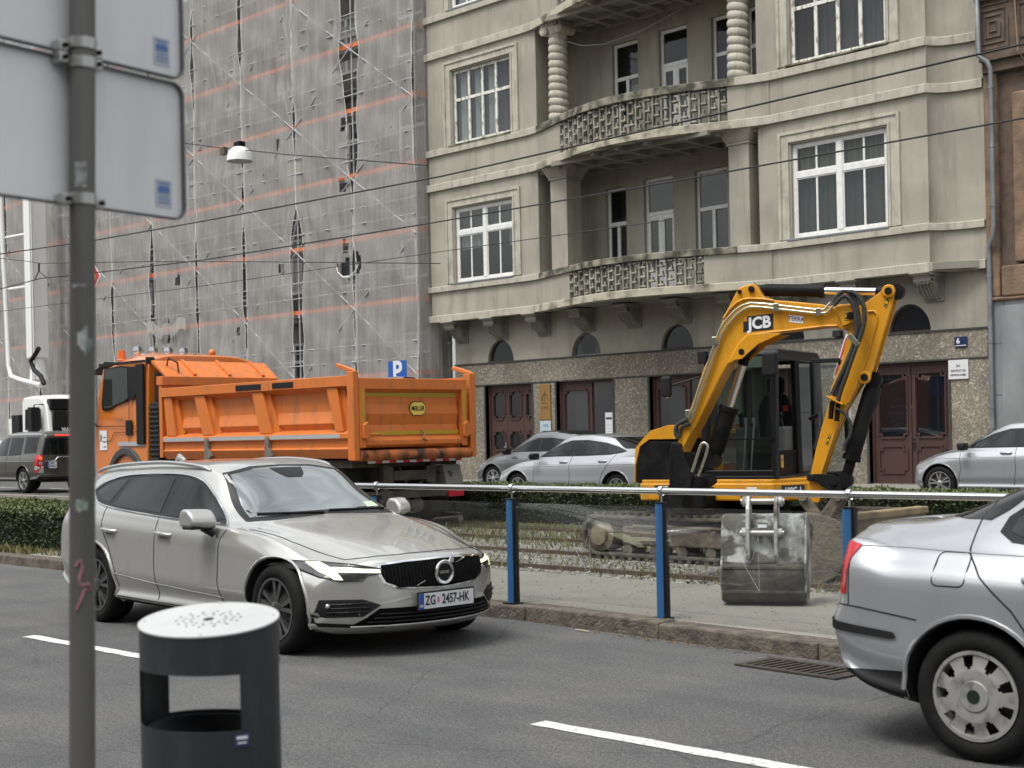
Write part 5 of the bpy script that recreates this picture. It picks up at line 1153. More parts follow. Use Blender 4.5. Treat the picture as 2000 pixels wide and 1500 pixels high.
# ---------------------------------------------------------------- parked cars beyond the hedge
def parked(name, label, loc, rz, pm, K, opt):
    C = Car(name, label, loc, rz, pm, K, [(opt['wf'], 0), (opt['wr'], 0)], .325, kf=.42, kr=.3, ns=64, noseprof=[(.2, -.1), (.4, 0), (.6, -.02), (.8, -.12)])
    def side(sd, sg):
        C.shell(opt['dlo'], sd, .003, BLKT, 'window_frame')
        for q in opt['glass']: C.shell(q, sd, .006, CGL, 'side_window')
        for l in opt['seams']: C.line(l, sd, .005, SEAM)
        for hx, hz in opt['handles']:
            h = C.hit((hx, hz), sd, .03)[0]; MB().tube([(h.x - .11, h.y - sg * .03, h.z), (h.x - .08, h.y, h.z), (h.x + .08, h.y, h.z), (h.x + .11, h.y - sg * .03, h.z)], .017, 8).build('door_handle', pm, C.t, True, smooth=50)
        b = MB(); mx, mz = opt['mirror']; b.obox((mx, sg * 1.0, mz), (1, 0, 0), (0, 1, 0), (0, 0, 1), .075, .11, .07); b.build('mirror', opt.get('mm', BLKP), C.t, True, bevel=.04, seg=4, smooth=60)
        C.shell([(sg * .84, .73), (sg * .55, .69), (sg * .55, .60), (sg * .82, .60)], 'F', .004, CLRL, 'headlamp')
        C.shell([(opt['hl'][0], opt['hl'][1]), (opt['hl'][0] - .32, opt['hl'][1] + .05), (opt['hl'][0] - .22, opt['hl'][1] - .06), (opt['hl'][0] - .02, opt['hl'][1] - .08)], sd, .005, CLRL, 'headlamp')
        if opt.get('trim'): C.line(cat_rom(opt['trim'], 3), sd, .011, CHROME, 'window_trim', off=.005, n=1)
        C.line(opt['crease'], sd, .006, pm, 'body_crease')
    halves(side)
    C.shell([(-.66, .99), (.66, .99), (.53, 1.36), (0, 1.40), (-.53, 1.36)], 'F', .004, WSGL, 'windscreen')
    rwz = opt['rear']; C.shell([(-.62, rwz[0]), (.62, rwz[0]), (.50, rwz[1]), (-.50, rwz[1])], 'B', .004, CGL, 'rear_window')
    for wx in (opt['wf'], opt['wr']):
        for sd in (-1, 1): C.wheel(wx, sd, .88, .225, 'spoke10', .22)
    MB().box(-1.9, 1.9, -.7, .7, .15, .2).build('underbody', LINER, C.t, True)
    return C
KP = [(-2.4, .34, .84, .94, .72, 1.00, .50, .03), (-2.2, .26, .89, .97, .75, 1.06, .50, .04), (-1.9, .22, .91, .98, .79, 1.14, .50, .06), (-1.5, .2, .92, .975, .81, 1.29, .50, .08), (-1.0, .19, .925, .96, .82, 1.41, .53, .07), (-.4, .19, .925, .95, .82, 1.465, .56, .06), (.1, .19, .92, .94, .82, 1.45, .56, .06), (.6, .19, .92, .93, .82, 1.27, .58, .1), (1.1, .19, .92, .90, .82, 1.0, .62, .06), (1.5, .19, .92, .85, .80, .93, .58, .04), (2.1, .18, .89, .73, .73, .80, .52, .04), (2.4, .2, .85, .64, .66, .70, .5, .04)]
def flip(P): return P
dlo = [(-1.52, 1.09), (-1.25, 1.19), (-.9, 1.275), (-.4, 1.335), (.05, 1.33), (.4, 1.24), (.75, 1.08), (.95, .975), (.4, .99), (-.4, 1.0), (-1.1, 1.02), (-1.4, 1.055)]
gls = [[(.82, 1.0), (.68, 1.08), (.38, 1.20), (.06, 1.29), (-.02, 1.29), (-.05, 1.02), (.4, 1.01)], [(-.14, 1.30), (-.4, 1.30), (-.85, 1.245), (-.95, 1.22), (-1.0, 1.045), (-.12, 1.025)], [(-1.0, 1.20), (-1.22, 1.15), (-1.4, 1.09), (-1.1, 1.05), (-1.04, 1.05)]]
seam = [[(.95, .96), (.92, .6), (1.0, .3)], [(-.1, 1.0), (-.12, .6), (-.08, .3)], [(-1.3, 1.04), (-1.2, .85), (-1.0, .6), (-.95, .35)]]
opt = dict(wf=1.45, wr=-1.38, dlo=dlo, glass=gls, seams=seam, handles=[(.08, .86), (-1.02, .88)], mirror=(.82, 1.0), mm=BLKT, hl=(2.16, .70), crease=[(-2.0, .84), (-1, .82), (0, .80), (1.6, .76)], rear=(1.14, 1.38))
PG = paint('light_silver_paint', (.36, .375, .39), .45, .3, .05)
parked('liftback_car', 'silver liftback with dark mirrors parked beyond the hedge left of the excavator', (-20.35, 22.9, ZF), math.pi, PG, KP, opt)
DKC = parked('liftback_car', 'dark grey car with black roof partly hidden behind the silver liftback', (-24.3, 26.0, ZF + .05), math.pi, paint('anthracite_paint', (.15, .155, .16), .6, .3, .05), [tuple(list(k[:5]) + [k[5] + .05] + list(k[6:])) for k in KP], opt)
DKC.body.data.materials.append(BLKT)
for f_ in DKC.body.data.polygons:
    if f_.center.z > 1.40 and abs(f_.center.y) < .56: f_.material_index = len(DKC.body.data.materials) - 1
KG = [(-2.14, .34, .84, .96, .76, 1.08, .56, .05), (-2.0, .26, .88, .98, .78, 1.22, .56, .07), (-1.75, .22, .89, .98, .80, 1.38, .56, .06), (-1.2, .2, .895, .97, .81, 1.44, .56, .05), (-.5, .19, .895, .95, .81, 1.475, .57, .05), (0, .19, .895, .94, .81, 1.46, .57, .06), (.5, .19, .895, .93, .81, 1.30, .58, .1), (1.0, .19, .895, .91, .81, 1.02, .62, .06), (1.4, .19, .89, .86, .79, .94, .58, .04), (1.9, .18, .87, .74, .72, .82, .52, .04), (2.14, .2, .83, .64, .64, .70, .5, .04)]
dg_ = [(-1.5, 1.09), (-1.3, 1.22), (-.9, 1.31), (-.4, 1.35), (.0, 1.34), (.35, 1.25), (.7, 1.09), (.92, .98), (.4, .99), (-.4, 1.0), (-1.2, 1.03)]
gg = [[(.80, 1.0), (.64, 1.08), (.33, 1.21), (.02, 1.30), (-.10, 1.30), (-.13, 1.02), (.4, 1.01)], [(-.22, 1.31), (-.45, 1.315), (-.88, 1.275), (-1.22, 1.2), (-1.38, 1.09), (-1.1, 1.05), (-.2, 1.03)]]
optg = dict(wf=1.33, wr=-1.3, dlo=dg_, glass=gg, seams=[[(.92, .96), (.88, .6), (.95, .3)], [(-.17, 1.0), (-.2, .6), (-.15, .3)], [(-1.3, 1.04), (-1.15, .8), (-.98, .5)]], handles=[(.0, .88), (-1.02, .9)], mirror=(.78, 1.02), mm=BLKP, hl=(1.92, .72), crease=[(-1.9, .86), (-1, .84), (0, .82), (1.5, .79)], rear=(1.12, 1.38))
parked('hatchback_car', 'silver hatchback parked in front of the pebble stone pillar at the right', (-12.0, 25.75, ZF + .06), math.pi, PG, KG, optg)
parked('hatchback_car', 'pale car whose headlamp just shows above the saloon roof at the right edge', (-7.15, 20.4, ZF), math.pi, paint('white_car_paint', (.46, .47, .48), .2, .3, .05), KG, optg)

# ---------------------------------------------------------------- brown off-road car, rear quarter
PB = paint('bronze_paint', (.075, .068, .052), .55, .3, .1)
KB2 = [(-2.4, .45, .93, 1.12, .88, 1.76, .66, .05), (-2.2, .38, .95, 1.12, .90, 1.84, .68, .05), (-1.6, .35, .955, 1.12, .91, 1.88, .69, .05), (-.8, .35, .955, 1.10, .91, 1.88, .69, .05), (-.1, .35, .955, 1.09, .91, 1.84, .69, .06), (.4, .35, .955, 1.08, .90, 1.74, .68, .08), (.9, .35, .955, 1.07, .90, 1.28, .72, .1), (1.15, .35, .955, 1.05, .90, 1.17, .74, .05), (1.8, .36, .95, 1.02, .86, 1.12, .68, .05), (2.4, .40, .90, .96, .80, 1.02, .62, .05)]
D = Car('offroad_car', 'bronze boxy off-road car seen from behind with chrome wheel at the left edge', (-42.2, 20.9, ZF), math.pi, PB, KB2, [(1.5, 0), (-1.38, 0)], .39, fb=.1, rb=.06, kf=.2, kr=.06, arch=.06, ns=60)
def dside(sd, sg):
    D.shell([(-2.1, 1.70), (-2.12, 1.22), (-1.35, 1.20), (-1.32, 1.70)], sd, .004, CGL, 'side_window'); D.shell([(-1.15, 1.68), (-1.18, 1.16), (-.35, 1.14), (-.33, 1.70)], sd, .004, CGL, 'side_window'); D.shell([(-.22, 1.70), (-.24, 1.14), (.75, 1.12), (.45, 1.52), (.2, 1.66)], sd, .004, CGL, 'side_window')
    D.shell([(-2.36, 1.16), (-2.36, .62), (-2.18, .62), (-2.18, 1.16)], sd, .006, REDL, 'tail_lamp')
    D.shell([(-2.36, .82), (-2.36, .72), (-2.18, .72), (-2.18, .82)], sd, .009, CLRL, 'reverse_lens')
    tl = D.shell([(sg * .93, 1.16), (sg * .93, .62), (sg * .76, .62), (sg * .76, 1.16)], 'B', .006, REDL, 'tail_lamp')
    for z in (1.06, .9): h = D.hit((sg * .85, z), 'B', .012); MB().lathe([(.001, -.004), (.055, -.004), (.06, 0)], (h[0].x, sg * .85, z), 'X', 20).build('lamp_ring', mat('orange_glow', (.75, .12, .05), .2, emit=.4) if z > 1 else CLRL, tl, True)
    D.shell([(sg * .93, .74), (sg * .93, .62), (sg * .76, .62), (sg * .76, .74)], 'B', .009, CLRL, 'reflector_block', parent=tl)
    for l in ([(-.28, 1.12), (-.28, .5)], [(-1.22, 1.12), (-1.2, .85), (-1.0, .6)], [(.85, 1.05), (.85, .5)]): D.line(l, sd, .006, SEAM)
    D.line([(-2.1, .98), (-1.3, .97), (.8, .97)], sd, .008, ALLOY, 'side_moulding')
    D.shell([(-2.2, 1.8), (-1.2, 1.83), (-.2, 1.80), (-.2, 1.76), (-2.2, 1.76)], sd, .01, PG, 'roof_rail')
halves(dside)
D.shell([(-.70, 1.66), (.70, 1.66), (.78, 1.16), (-.78, 1.16)], 'B', .005, CGL, 'rear_window'); D.line([(-.72, 1.09), (.3, 1.09), (.42, .98), (.7, .96)], 'B', .015, ALLOY, 'tailgate_strip')
D.shell([(-.4, 1.76), (.4, 1.76), (.4, 1.72), (-.4, 1.72)], 'B', .006, mat('brake_glow', (.8, .05, .04), .2, emit=.5), 'high_brake_lamp')
D.line([(-.93, .56), (.93, .56)], 'B', .02, PB, 'bumper_crease', off=.01); D.shell([(-.9, .50), (.9, .50), (.85, .36), (-.85, .36)], 'B', .01, BLKP, 'bumper_lower')
pf, xx = plate_eu(D, D.t, -2.42, .86, 1, -1, y0=.52, w_=.30, h_=.20)
text('ZG', .09, (xx - .002, .52, .91), (0, -1, 0), (0, 0, 1), ink2, 'plate_text', pf, True, bold=.002); text('8725-I', .08, (xx - .002, .50, .82), (0, -1, 0), (0, 0, 1), ink2, 'plate_text', pf, True, bold=.002)
for wx in (1.5, -1.38):
    for sd in (-1, 1): D.wheel(wx, sd, .93, .27, 'spoke10', .25)
# ---------------------------------------------------------------- orange tipper lorry
OR = mat('orange_lorry_paint', (.58, .155, .022), .5, coat=.15, noise=.35, nscale=3, col2=(.56, .16, .035), dirt=.6, dirtcol=(.20, .10, .05), dscale=2.2, bump=.05, bscale=30)
ORC = paint('orange_cab_paint', (.60, .17, .025), 0., .35, .15)
RUST = mat('rusty_tail_bar', (.42, .12, .03), .8, noise=1, nscale=5, col2=(.04, .022, .014), bump=.5, bscale=30, stretch=(1, .9, .35), thr=(.36, .62))
DIRTM = mat('dirty_chassis', (.035, .032, .029), .85, noise=.8, nscale=6, col2=(.09, .078, .06), bump=.3)
REFL = mat('grey_reflective_tape', (.36, .37, .37), .4); REFY = mat('yellow_reflective_tape', (.42, .28, .02), .45)
LT = thing('tipper_lorry', 'orange tipper lorry with muddy rear bar standing on the tram lane', 'lorry', (-20.5, 14.85, .12))
YN, YF2, XT, XB = 13.57, 16.08, -16.9, -22.38
# skip body: side wall with ribs
def sidewall(y, s):
    b = MB(); b.box(XB, XT - .14, *sorted((y, y + s * .10)), 2.38, 2.54)
    prof = [(y + s * .03, 2.38), (y + s * .16, 2.30), (y + s * .16, 2.01), (y + s * .10, 1.82), (y + s * .16, 1.72), (y + s * .0, 1.66), (y + s * .0, 1.58), (y + s * .05, 1.56), (y + s * .05, 1.44), (y + s * .01, 1.42), (y + s * .09, 1.27), (y + s * .3, 1.27), (y + s * .3, 2.38)]
    b.prismX(prof, XB + .02, XT - .15); return b
LB = sidewall(YN, 1).build('side_wall', OR, LT, bevel=.006, seg=1); sidewall(YF2, -1).build('side_wall', OR, LT)
for x0, x1, x2, x3 in ((-22.34, -22.1, -22.25, -21.95), (-21.35, -21.05, -21.1, -20.78), (-19.62, -19.32, -19.40, -19.08), (-17.62, -17.35, -17.4, -17.2)):
    b = MB(); f_ = [(x0, 2.38), (x1, 2.38), (x3, 1.68), (x2, 1.68)]
    b.prismY([(x0, 2.38), (x1, 2.38), (x3, 1.68), (x2, 1.68)], YN + .03, YN + .2); b.build('rib', OR, LB, bevel=.012)
    b = MB(); b.prismY([(x1, 2.38), (x1 + .1, 2.38), (x3 + .16, 1.68), (x3, 1.68)], YN + .10, YN + .2); b.build('rib_flank', OR, LB)
for x0, x1 in ((-20.02, -19.30), (-18.98, -18.42)):
    MB().box(x0, x1, YN - .012, YN, 2.41, 2.50).build('rubber_pad', BLKP, LB, bevel=.004)
for x0, x1 in ((-22.3, -21.0), (-20.85, -19.22), (-19.08, -17.25)): MB().box(x0, x1, YN - .004, YN + .001, 1.585, 1.65).build('reflective_strip', REFL, LB)
for x in (-20.92, -19.15):
    b = MB(); b.prismY([(x - .04, 1.62), (x + .04, 1.62), (x + .06, 1.45), (x + .13, 1.32), (x + .08, 1.25), (x - .06, 1.25)], YN - .03, YN + .06); b.build('hinge_arm', mat('worn_steel', (.22, .2, .17), .7, metal=.4, noise=.8, nscale=15), LB, bevel=.01)
for x in (-21.9, -17.5): MB().box(x, x + .12, YN + .12, YN + .125, 1.74, 1.86).build('yellow_sticker', REFY, LB)
# rear corner posts and tailgate
for y0, y1 in ((13.55, 13.66), (15.98, 16.11)):
    b = MB(); b.box(XT - .14, XT + .02, y0, y1, 1.24, 2.60); b.prismY([(XT - .14, 2.60), (XT + .02, 2.60), (XT - .02, 2.63), (XT - .22, 2.69), (XT - .42, 2.74), (XT - .44, 2.68)], y0 + .02, y1 - .02); b.build('corner_post', OR, LT, bevel=.012)
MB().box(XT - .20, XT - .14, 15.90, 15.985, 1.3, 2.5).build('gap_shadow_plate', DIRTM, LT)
b = MB(); b.box(XT - .06, XT + .03, 13.665, 15.9, 2.33, 2.50)
prof = [(XT - .0, 2.33), (XT - .08, 2.28), (XT - .08, 2.10), (XT - .05, 1.95), (XT - .09, 1.78), (XT - .05, 1.60), (XT + .02, 1.54), (XT + .02, 1.47), (XT - .03, 1.43), (XT - .16, 1.43), (XT - .16, 2.33)]
b.prism(prof, lambda p: (p[0], 13.79, p[1]), lambda p: (p[0], 15.78, p[1])); b.box(XT - .06, XT + .03, 13.665, 13.78, 1.43, 2.33); b.box(XT - .06, XT + .03, 15.79, 15.9, 1.43, 2.33)
TG = b.build('tailgate', OR, LT, bevel=.006, seg=1)
for y in (13.70, 15.81): MB().box(XT + .03, XT + .034, y, y + .05, 1.78, 2.36).build('reflective_strip', REFY, TG)
for z, d in ((2.22, -.076), (1.62, -.044)): b = MB(); b.box(XT + d, XT + d + .006, 13.82, 15.76, z, z + .06); b.build('reflective_strip', REFY, TG)
for y in (13.74, 15.84):
    b = MB(); b.prismX([(y - .05, 1.78), (y + .03, 1.83), (y + .10, 1.72), (y + .10, 1.62), (y, 1.56), (y - .05, 1.58)], XT + .02, XT + .09); b.build('latch_bracket', OR, TG, bevel=.008)
b = MB(); b.tube([(XT + .03, 13.82, 1.64), (XT + .10, 13.82, 1.64), (XT + .10, 14.02, 1.64), (XT + .12, 14.0, 1.5)], .014, 6); b.build('grab_handle', OR, TG)
b = MB(); b.tube([(XT - .02, 14.95, 1.70), (XT + .03, 14.97, 1.62), (XT + .03, 14.93, 1.56), (XT + .03, 15.02, 1.52)], .014, 6); b.build('chain_hook', mat('brass', (.4, .2, .05), .5), TG)
pl = [(.17 * cx_, .11 * cz_) for cx_, cz_ in ((1, .38), (.62, 1), (-.62, 1), (-1, .38), (-1, -.38), (-.62, -1), (.62, -1), (1, -.38))]
LY, LZ = 14.90, 2.03
b = MB(); b.prism([(LY + a, LZ + c) for a, c in pl], lambda p: (XT - .045, p[0], p[1]), lambda p: (XT - .050, p[0], p[1])); lg_ = b.build('maker_badge', mat('badge_black', (.02, .02, .02), .4), TG)
b = MB(); b.prism([(LY + a * .93, LZ + c * .9) for a, c in pl], lambda p: (XT - .043, p[0], p[1]), lambda p: (XT - .046, p[0], p[1])); b.build('badge_face', mat('badge_yellow', (.75, .55, .10), .4), lg_)
text('MEILLER', .098, (XT - .041, LY, LZ), (0, 1, 0), (0, 0, 1), mat('badge_black', (.02, .02, .02), .4), 'lettering', lg_, bold=.003, squeeze=.78)
b = MB(); b.cyl((XT - .02, 13.665, 1.31), (XT - .02, 15.98, 1.31), .085, n=20); b.build('rear_bar', RUST, LT, smooth=40)
b = MB(); b.box(XT - .3, XT + .0, 13.72, 15.98, 1.23, 1.26); b.build('rear_sill', OR, LT)
# load of rubble
b = MB(); rows = []
for i in range(24):
    rows.append([(XB + .1 + 5.1 * i / 23, 13.75 + 2.2 * j / 12, 2.18 + .32 * math.sin(math.pi * j / 12) ** .5 * (.5 + .5 * math.sin(i / 23 * 9 + 5.4)) + random.uniform(-.05, .07)) for j in range(13)])
b.grid(rows); o = b.build('rubble_load', mat('rubble', (.09, .08, .065), .95, noise=1, nscale=9, col2=(.22, .2, .17), bump=.6), smooth=None); tag(o, 'dark rubble heaped in the skip of the orange lorry', 'rubble')
# front board with sloping cab protector
b = MB(); b.box(XB - .1, XB, YN + .02, YF2 - .02, 1.3, 2.66); b.box(XB - .14, XB + .06, YN, YF2, 2.60, 2.76)
HB = b.build('front_board', OR, LT, bevel=.01)
b = MB(); b.prismY([(XB + .02, 2.76), (XB - .06, 2.76), (XB - .50, 3.02), (XB - .50, 3.07), (XB - .44, 3.07)], YN + .12, YF2 + .05); b.build('cab_protector', OR, HB, bevel=.006)
for y in (14.3, 15.05, 15.8):
    b = MB(); b.beam((XB + .0, y, 2.80), (XB - .46, y, 3.09), .06, .04); b.build('protector_rib', OR, HB)
b = MB(); b.tube([(XB - .30, YN + .32, 2.96), (XB - .2, YN + .30, 3.10), (XB - .1, YN + .42, 3.02), (XB - .06, YN + .42, 2.84)], .016, 6); b.build('grab_loop', BLKP, HB)
# cab: lofted shell
CX0, CX1 = -24.85, -23.0
b = MB(); rows = []
cabp = [(CX0 + .02, .86), (CX0 - .03, 1.3), (CX0 - .02, 1.9), (CX0 + .10, 2.45), (CX0 + .24, 3.0), (CX0 + .42, 3.14), (CX0 + .85, 3.25), (CX1 - .5, 3.27), (CX1 + .0, 3.20), (CX1 + .02, 2.9), (CX1, .86)]
yc = 14.86
for i in range(15):
    u = -1 + 2 * i / 14; e = abs(u) ** 5; k = 1 - .03 * e
    rows.append([(x if z < 3.05 else x, yc + 1.22 * (math.sin(u * math.pi / 2) if False else u) * (1 - max(0, z - 2.3) * .05), z - (.16 * e if z > 3.0 else 0)) for x, z in cabp])
b.grid([r_ + [r_[0]] for r_ in rows]); n_ = len(cabp) + 1
b.f.append(tuple(range(n_ - 1))); b.mi.append(0); o_ = 14 * n_; b.f.append(tuple(range(o_, o_ + n_ - 1))); b.mi.append(0)
CAB = b.build('cab', ORC, LT, smooth=40, bevel=.03, seg=3)
ys = yc - 1.225
win = [(-24.42, 2.97), (-23.87, 2.99), (-23.61, 2.96), (-23.61, 2.42), (-23.74, 2.36), (-24.08, 2.3), (-24.28, 2.23), (-24.52, 2.23), (-24.54, 2.32)]
def onside(poly, y0, y1, mt, nm, par, bev=0.):
    b = MB(); b.prismY(poly, y0, y1); return b.build(nm, mt, par, bevel=bev)
cx = sum(p[0] for p in win) / len(win); cz = sum(p[1] for p in win) / len(win)
onside([(cx + (a - cx) * 1.09, cz + (c - cz) * 1.06) for a, c in win], ys - .008, ys + .01, BLKT, 'window_seal', CAB)
onside(win, ys - .013, ys - .006, glassmat('cab_glass', (.5, .55, .55), .25, .03, (.035, .045, .04)), 'side_window', CAB)
onside([(-23.57, 2.98), (-23.3, 2.98), (-23.32, 2.49), (-23.41, 2.4), (-23.58, 2.36)], ys - .012, ys + .01, BLKT, 'rear_quarter_window', CAB)
MB().box(-23.30, -23.05, ys - .03, ys + .02, 1.55, 3.02).build('air_duct_strip', BLKP, CAB, bevel=.01)
MB().box(CX0 + .2, -23.0, ys - .02, ys + .01, 3.04, 3.09).build('drip_rail', BLKT, CAB)
for pts in ([(-23.58, 13.62, 2.35), (-23.61, 13.62, 1.59)], [(-24.7, 13.62, 1.62), (-24.28, 13.62, 1.62), (-24.14, 13.62, 1.78), (-23.02, 13.62, 1.78)], [(-24.75, 13.62, 1.91), (-23.04, 13.62, 1.88)]):
    MB().tube([(p[0], ys - .004, p[2]) for p in pts], .006, 5).build('door_seam', SEAM, CAB)
MB().box(-23.72, -23.5, ys - .012, ys + .01, 1.72, 2.0).build('door_handle', BLKT, CAB, bevel=.02)
MB().box(-24.0, -23.06, ys - .006, ys + .01, 1.52, 1.60).build('reflective_strip', REFL, CAB); MB().box(-24.8, -24.2, ys - .006, ys + .01, .93, 1.0).build('reflective_strip', REFL, CAB)
st = MB().box(-24.68, -24.42, ys - .007, ys + .01, 1.45, 1.82).build('permit_sticker', PAPER, CAB)
b = MB(); [b.box(-24.55, -24.44, ys - .0085, ys - .007, 1.5 + k * .09, 1.52 + k * .09) for k in range(3)]; b.box(-24.65, -24.6, ys - .0085, ys - .007, 1.62, 1.74); b.build('print', ink, st)
text('TGS 26.400', .085, (-23.95, ys - .010, 2.02), (1, 0, 0), (0, 0, 1), mat('grey_badge', (.12, .11, .10), .5), 'model_badge', CAB, squeeze=.8)
b = MB(); b.obox((CX0 - .0, ys - .22, 2.55), (1, 0, 0), (0, 1, 0), (0, 0, 1), .08, .14, .26); b.obox((CX0 + .02, ys - .2, 2.15), (1, 0, 0), (0, 1, 0), (0, 0, 1), .08, .13, .12); b.tube([(CX0 + .2, ys, 3.0), (CX0 + .02, ys - .2, 2.9), (CX0, ys - .2, 2.1), (CX0 + .1, ys, 1.9)], .02, 6); b.build('mirror', BLKP, CAB, bevel=.02)
b = MB(); b.prismY([(CX0 - .22, 2.9), (CX0 + .22, 3.10), (CX0 + .22, 3.13), (CX0 - .24, 2.96)], ys + .1, ys + 2.3); b.build('sun_visor', BLKT, CAB)
MB().box(CX0 - .0, CX0 + .02, ys + .2, ys + 2.2, 1.95, 2.9).build('windscreen', CGL, CAB)
b = MB(); b.lathe([(.09, 0), (.09, .02), (.075, .03), (.07, .2), (.001, .21)], (CX0 + .5, ys + .3, 3.14), 'Z', 20); b.build('beacon', mat('amber_lens', (.75, .16, .02), .15, coat=1), CAB, smooth=40)
for k in range(4):
    x, y = CX0 + .55, ys + .60 + k * .34; MB().lathe([(.02, -.08), (.07, -.05), (.09, .02), (.09, .05), (.001, .06)], (x, y, 3.34), 'X', 20).build('roof_lamp', CHROME, CAB, smooth=50)
MB().tube([(CX0 + .55, ys + .5, 3.27), (CX0 + .55, ys + 1.8, 3.27)], .02, 8).build('lamp_bar', CHROME, CAB)
MB().sphere((CX1 - .4, ys + 1.7, 3.28), .07, 8).build('roof_vent', OR, CAB, smooth=60)
b = MB(); b.obox((CX1 - .02, ys + .12, 3.08), (.8, -.5, 0), (.5, .8, 0), (0, 0, 1), .05, .08, .06); b.tube([(CX1, ys + .1, 2.85), (CX1 - .02, ys + .12, 3.05)], .015, 6); b.build('work_lamp', BLKP, CAB)
# gear behind the cab, chassis, mudguards, wheels
b = MB(); b.box(-22.95, -22.55, 13.8, 15.9, 1.0, 2.85); b.box(-22.9, -22.6, 13.66, 13.8, 1.2, 2.3)
for k in range(12): b.box(-22.92, -22.58, 13.63, 13.66, 1.25 + k * .085, 1.29 + k * .085)
b.build('air_intake', mat('black_soft', (.012, .012, .013), .6), LT, bevel=.01)
b = MB(); 
for y in (14.4, 15.2): b.box(-24.6, -17.1, y, y + .1, .85, 1.12)
for x in (-23.4, -21.5, -20.2, -18.9, -17.2): b.box(x, x + .12, 14.5, 15.2, .9, 1.05)
b.build('chassis', DIRTM, LT)
b = MB(); b.box(-22.0, -20.9, 13.7, 14.3, .55, 1.1); b.build('fuel_tank', DIRTM, LT, bevel=.05, seg=3)
b = MB(); b.box(-20.8, -17.2, 13.75, 15.95, 1.12, 1.24); b.build('subframe', DIRTM, LT)
arc_ = [( -23.72 + .72 * math.cos(R(a)), .62 + .88 * math.sin(R(a))) for a in range(8, 176, 12)]; arci = [(-23.72 + .60 * math.cos(R(a)), .62 + .74 * math.sin(R(a))) for a in range(8, 176, 12)]
b = MB(); b.prismY(arc_ + arci[::-1], ys - .05, ys + .35); b.build('mudguard', mat('grey_mudguard', (.045, .047, .05), .55), LT, bevel=.02)
def twheel(x, y, sd, r_=.52, rim=ALLOYD):
    b = MB(); b.lathe([(.29, -.3), (.30, 0), (r_ - .05, .01), (r_, -.03), (r_, -.27), (r_ - .05, -.3), (.29, -.3)], (0, 0, 0), 'Y', 40)
    for i in range(len(b.v)): b.v[i] = (x + b.v[i][0], y + sd * b.v[i][1], .12 + r_ + b.v[i][2])
    h = b.build('wheel', TYRE, LT, smooth=40); b = MB(); b.lathe([(.001, -.02), (.09, -.02), (.12, -.08), (.24, -.1), (.28, -.02), (.295, .005)], (0, 0, 0), 'Y', 30)
    for i in range(len(b.v)): b.v[i] = (x + b.v[i][0], y + sd * b.v[i][1], .12 + r_ + b.v[i][2])
    b.build('rim', rim, h, smooth=40)
for x in (-23.72, -19.5, -18.1):
    for y, sd in ((13.68, -1), (16.0, 1)): twheel(x, y, sd, rim=DIRTM)
for y0, y1 in ((13.75, 14.15), (15.55, 15.95)): MB().box(-17.45, -17.42, y0, y1, .35, 1.1).build('mudflap', BLKP, LT)
b = MB(); b.box(-17.12, -17.05, 13.8, 15.9, .62, .74); b.box(-17.2, -17.1, 14.3, 14.4, .62, 1.15); b.box(-17.2, -17.1, 15.3, 15.4, .62, 1.15); b.build('underrun_bar', DIRTM, LT)
b = MB(); [b.box(-17.0, -16.98, 13.9 + .28 * k, 14.04 + .28 * k, 1.185, 1.225) for k in range(7)]; b.build('white_hazard_stripe', PAPER, LT)
b = MB(); [b.box(-17.0, -16.98, 14.04 + .28 * k, 14.18 + .28 * k, 1.185, 1.225) for k in range(7)]; b.build('red_hazard_stripe', mat('hazard_red', (.5, .03, .02), .5), LT)
b = MB(); b.box(-17.1, -17.0, 15.60, 15.92, .60, .73); b.build('tail_lamp', mat('dull_red_lens', (.45, .02, .04), .3), LT, bevel=.01)
b = MB(); b.prismY([(-17.45, 1.1), (-17.1, 1.12), (-17.0, .80), (-17.05, .74), (-17.5, .74)], 15.55, 15.93); b.build('rear_wing', mat('dusty_plastic', (.17, .165, .155), .8), LT, bevel=.02)
b = MB(); b.tube([(-17.3, 14.4, 1.0), (-17.15, 14.6, .8), (-17.1, 15.0, .78), (-17.2, 15.3, 1.0)], .03, 6); b.cyl((-17.25, 15.45, 1.08), (-17.05, 15.7, .95), .05); b.cyl((-17.4, 15.0, .5), (-17.1, 15.0, .5), .12); b.tube([(-17.2, 14.7, 1.1), (-17.1, 14.75, .9), (-17.1, 14.8, .5)], .02, 6); b.build('hoses_and_coupling', DIRTM, LT)

# ---------------------------------------------------------------- white concrete pump lorry far left
PT = thing('pump_lorry', 'white concrete pump lorry with raised boom mast behind the bronze car', 'lorry', (-54, 27, .15))
WP = mat('white_lorry_paint', (.72, .72, .70), .4, coat=.3, dirt=.12, dirtcol=(.3, .28, .25), dscale=2)
b = MB(); x1 = -50.9
cp = [(x1 + .05, 1.1), (x1 + .06, 1.9), (x1 - .10, 2.2), (x1 - .25, 3.0), (x1 - .5, 3.38), (x1 - .9, 3.5), (-53.0, 3.5), (-53.15, 3.3), (-53.15, 1.1)]
rows = []
for i in range(9):
    u = -1 + 2 * i / 8; rows.append([(x, 27.25 + 1.23 * u, z - .1 * abs(u) ** 5 * (z > 3)) for x, z in cp])
b.grid([r_ + [r_[0]] for r_ in rows]); n_ = len(cp) + 1; b.f += [tuple(range(n_ - 1)), tuple(range(8 * n_, 8 * n_ + n_ - 1))]; b.mi += [0, 0]
PC = b.build('cab', WP, PT, smooth=40, bevel=.04)
MB().prismX([(26.15, 1.95), (28.35, 1.95), (28.25, 2.85), (26.2, 2.85)], x1 - .18, x1 - .02).build('windscreen', CGL, PC)
